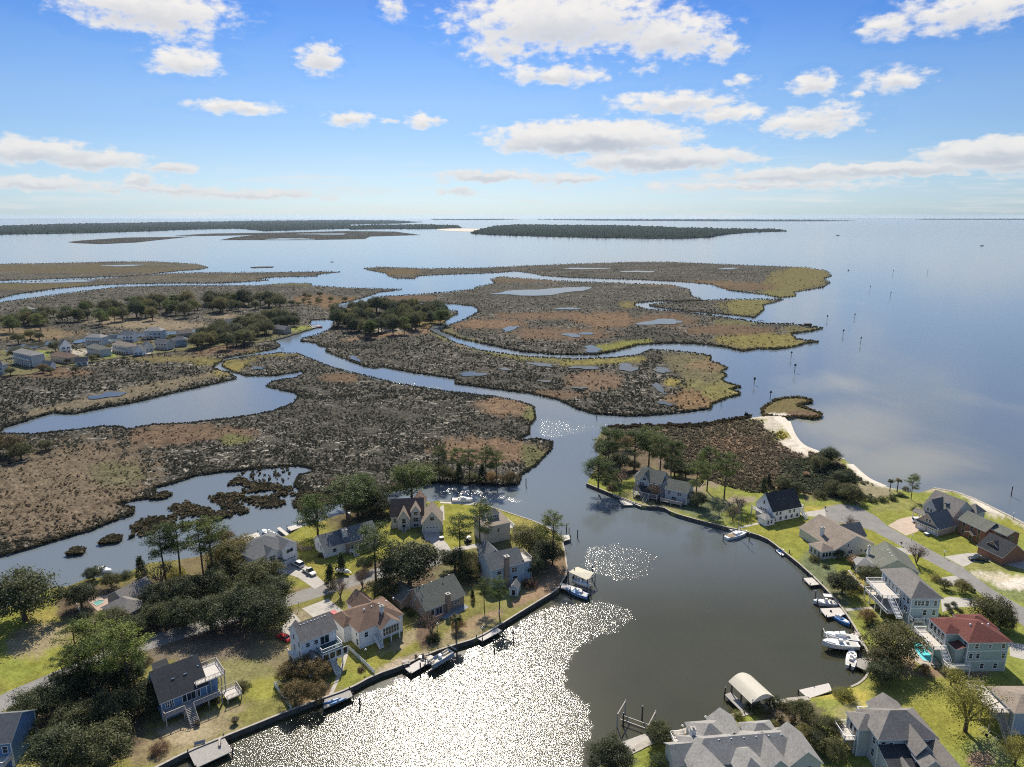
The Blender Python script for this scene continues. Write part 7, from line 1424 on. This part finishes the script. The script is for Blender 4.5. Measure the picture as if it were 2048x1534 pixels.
trailer('empty boat trailer on the bottom right lawn', 1987, 1474, heading(1965,1462,2010,1486)); trailer('boat trailer under the conical cedar', 686, 1145, heading(670,1142,700,1147)); motorboat('small white skiff resting on the trailer by the cedar', 686, 1143, heading(670,1142,700,1147), 4.6, None, None, GZ+.8)

# ------------------------------------------------------------------ pool, fences, lamps and small things
def pool(label, poly, col, name='swimming_pool'):
    w = [at(u, v, RZ+.03) for u, v in poly]; r = empty(name, tuple(w[0]), 0, label, 'pool'); L = [p-w[0] for p in w]
    if sum(L[i].x*L[(i+1) % len(L)].y-L[(i+1) % len(L)].x*L[i].y for i in range(len(L))) < 0: L.reverse()
    m = mat('pool water '+str(col), col, .05, .08, .8, spec=.6); MB().face(L).build('pool_water', m, r)
    c = sum(L, Vector())/len(L); k = MB()
    for i in range(len(L)):
        a, b = L[i], L[(i+1) % len(L)]; a2, b2 = a+(a-c).normalized()*.4, b+(b-c).normalized()*.4; k.hexa([a, b, b2, a2], [p+Vector((0, 0, .08)) for p in (a, b, b2, a2)])
    k.build('coping', M_CONC, r)
pool('bright turquoise swimming pool beside the great spreading oak', [(1822,1288),(1830,1283),(1840,1286),(1852,1300),(1870,1318),(1862,1324),(1846,1320),(1836,1308)], (.16, .74, .80))
pool('small green pool among the oaks at the left', [(186,1206),(196,1201),(208,1201),(204,1206),(194,1211)], (.14, .36, .27))
def fence(label, line, h=1.1, m=None, kind='picket', z=GZ):
    m = m or M_TRIM; w = [at(u, v, z) for u, v in line]; r = empty('fence', tuple(w[0]), 0, label, 'fence')
    for i in range(len(w)-1):
        a, b = w[i]-w[0], w[i+1]-w[0]; n = max(1, int((b-a).length/2.2)); mb = MB()
        mb.bar(a+Vector((0, 0, h*.85)), b+Vector((0, 0, h*.85)), .05, .1); mb.bar(a+Vector((0, 0, h*.25)), b+Vector((0, 0, h*.25)), .05, .1)
        if kind == 'picket':
            k = int((b-a).length/.2)
            for j in range(k): t = a.lerp(b, (j+.5)/k); mb.box(t.x-.05, t.y-.03, .05, t.x+.05, t.y+.03, h)
        elif kind == 'board': mb.hexa([a+Vector((0, 0, .05)), b+Vector((0, 0, .05)), b+Vector((.05, .05, .05)), a+Vector((.05, .05, .05))], [a+Vector((0, 0, h)), b+Vector((0, 0, h)), b+Vector((.05, .05, h)), a+Vector((.05, .05, h))])
        mb.build('panel', m, r)
        for j in range(n+(i == len(w)-2)): t = a.lerp(b, j/n); MB().box(t.x-.08, t.y-.08, 0, t.x+.08, t.y+.08, h+.12).build('post', m, r)
WDF = mat('fence wood', (.27, .22, .16), .9, .2, 2)
fence('white picket fence running down to the sea wall by the tall white house', [(690,1302),(698,1299),(749,1348)], 1.2)
fence('white picket fence boxing in the autumn trees at the sea wall', [(572,1366),(549,1372),(582,1418)], 1.2)
fence('brown board fence between the white garage house and the charcoal ranch', [(588,1090),(604,1102),(624,1100)], 1.5, WDF, 'board'); fence('low wooden fence beside the grey gabled brick house', [(800,1202),(830,1222),(859,1242)], 1.2, WDF, 'board')
fence('grey rail fence crossing the lawn of the wooded tip house', [(1376,976),(1402,990),(1459,1010)], 1.3, M_DKRAIL, 'rail'); fence('grey rail fence running down to the sea wall near the wooded tip house', [(1474,1000),(1459,1010),(1430,1042)], 1.3, M_DKRAIL, 'rail'); fence('dark fence from the brown roofed white house to the lane', [(803,1262),(822,1255),(842,1247)], 1.1, WDF, 'rail'); fence('pale pole fence beside the left pool', [(152,1206),(160,1222),(170,1241)], .9, M_TRIM, 'rail'); fence('wooden trellis in the boathouse garden', [(1565,1446),(1590,1444)], 1.8, WDF, 'rail')
def lamp(u, v, h, label, z=GZ):
    p = at(u, v, z); r = empty('lamp_post', (p.x, p.y, z), 0, label, 'lamp post'); MB().tube((0, 0, 0), (0, 0, h), .07, .05, 8).build('pole', mat('green pole', (.05, .06, .055), .6), r)
    MB().tube((0, 0, h), (0, 0, h+.2), .18, .3, 8).tube((0, 0, h+.2), (0, 0, h+.45), .3, .08, 8).build('lantern', M_WHITE, r)
lamp(733,1330,4.2,'lamp post on the lawn beside the white picket fence'); lamp(876,1277,4.2,'lamp post beside the leafless tree at the lane end'); lamp(999,1248,3.8,'lamp post at the sea wall corner of the long plain dock'); lamp(598,1218,2.2,'short lamp post by the concrete drive and street'); lamp(965,1282,3.8,'lamp post on the water side of the long plain dock',.2)
lamp(1823,1082,2.0,'short lamp post at the corner of the pink driveway'); lamp(1888,1115,2.0,'short lamp post at the corner of the brick house drive'); lamp(1502,1432,4.0,'tall lamp post in the boathouse garden'); lamp(1440,1441,2.2,'sea wall light behind the sprawling roofs, nearest the boathouse'); lamp(1410,1452,2.2,'sea wall light behind the orange mulch bed'); lamp(1364,1470,2.2,'sea wall light nearest the round tree'); lamp(2026,1040,2.5,'white lamp post at the sound side sea wall')
def mailbox(u, v, label): p = at(u, v, GZ); r = empty('mailbox', (p.x, p.y, GZ), 0, label, 'mailbox'); MB().box(-.06, -.06, 0, .06, .06, 1.0).build('post', WDF, r); MB().box(-.2, -.3, 1.0, .2, .3, 1.4).build('box', M_BLACK, r)
mailbox(1802,1092,'dark mailbox at the bungalow drive'); mailbox(1650,1020,'dark mailbox at the head of the cul de sac'); mailbox(1948,1187,'dark mailbox on the street verge by the round tree')
def util(u, v, label, m): p = at(u, v, GZ); r = empty('utility_box', (p.x, p.y, GZ), .4, label, 'utility box'); MB().box(-.7, -.6, 0, .7, .6, .75).build('cabinet', m, r); MB().box(-.75, -.65, .75, .75, .65, .82).build('lid', M_TRIM, r)
util(1853,1070,'white topped utility box on the street lawn',mat('box grey', (.3, .3, .28), .7)); util(883,1078,'small tan utility box on the bright lawn',mat('box tan', (.3, .22, .15), .7)); util(697,1030,'white shed like box under the dark grove',M_TRIM)
def adirondack(u, v, z, rz, label, group=None, m=None):
    p = at(u, v, z); r = empty('lawn_chair', (p.x, p.y, z), rz, label, 'chair', group); m = m or WDF; MB().box(-.35, -.3, .3, .35, .4, .36).build('seat', m, r); MB().hexa([(-.35, .32, .36), (.35, .32, .36), (.35, .4, .36), (-.35, .4, .36)], [(-.35, .6, 1.1), (.35, .6, 1.1), (.35, .68, 1.1), (-.35, .68, 1.1)]).build('backrest', m, r)
    for x in (-.33, .33):
        for y in (-.25, .35): MB().box(x-.04, y-.04, 0, x+.04, y+.04, .3).build('leg', m, r)
for k in range(5): a = k*1.256; adirondack(842+9*math.cos(a), 1316+4.5*math.sin(a), 1.1, a-1.57, 'dark chair in the ring round the fire pit on the dock', 'chairs round the fire pit')
p = at(842, 1316, 1.1); r = empty('fire_pit', tuple(p), 0, 'round dark fire pit on the dock beside the pontoon boat', 'fire pit'); MB().tube((0, 0, 0), (0, 0, .4), .45, .5, 12).build('bowl', M_BLACK, r); MB().tube((0, 0, .4), (0, 0, .43), .55, .55, 12).build('rim', M_METAL, r)
def picnic(u, v, z, rz, label):
    p = at(u, v, z); r = empty('picnic_table', (p.x, p.y, z), rz, label, 'table'); MB().box(-.9, -.4, .7, .9, .4, .76).build('tabletop', M_DKRAIL, r)
    for y in (-.75, .75): MB().box(-.9, y-.15, .42, .9, y+.15, .47).build('bench_seat', M_DKRAIL, r)
    for x in (-.7, .7): MB().bar((x, -.7, 0), (x, .2, .7), .08, .08).bar((x, .7, 0), (x, -.2, .7), .08, .08).build('leg', M_DKRAIL, r)
picnic(812,1327,GZ,R(20),'wooden picnic table on the bare strip behind the fire pit dock'); picnic(1870,1333,GZ,0,'picnic table in the low bed behind the pool')
for k, (u, v, m) in enumerate(((670,1250,0), (676,1258,0), (682,1266,0), (690,1273,0))): p = at(u, v, GZ); r = empty('storage_bin', (p.x, p.y, GZ), R(-40), 'yard bin in the row between the tall white house and the brown roofed house', 'bin', 'bins between the two houses'); MB().box(-.6, -.4, 0, .6, .4, .8).build('box', M_DKRAIL, r); MB().box(-.63, -.43, .8, .63, .43, .88).build('lid', mat('bin lid', (.10, .15, .13), .6), r)
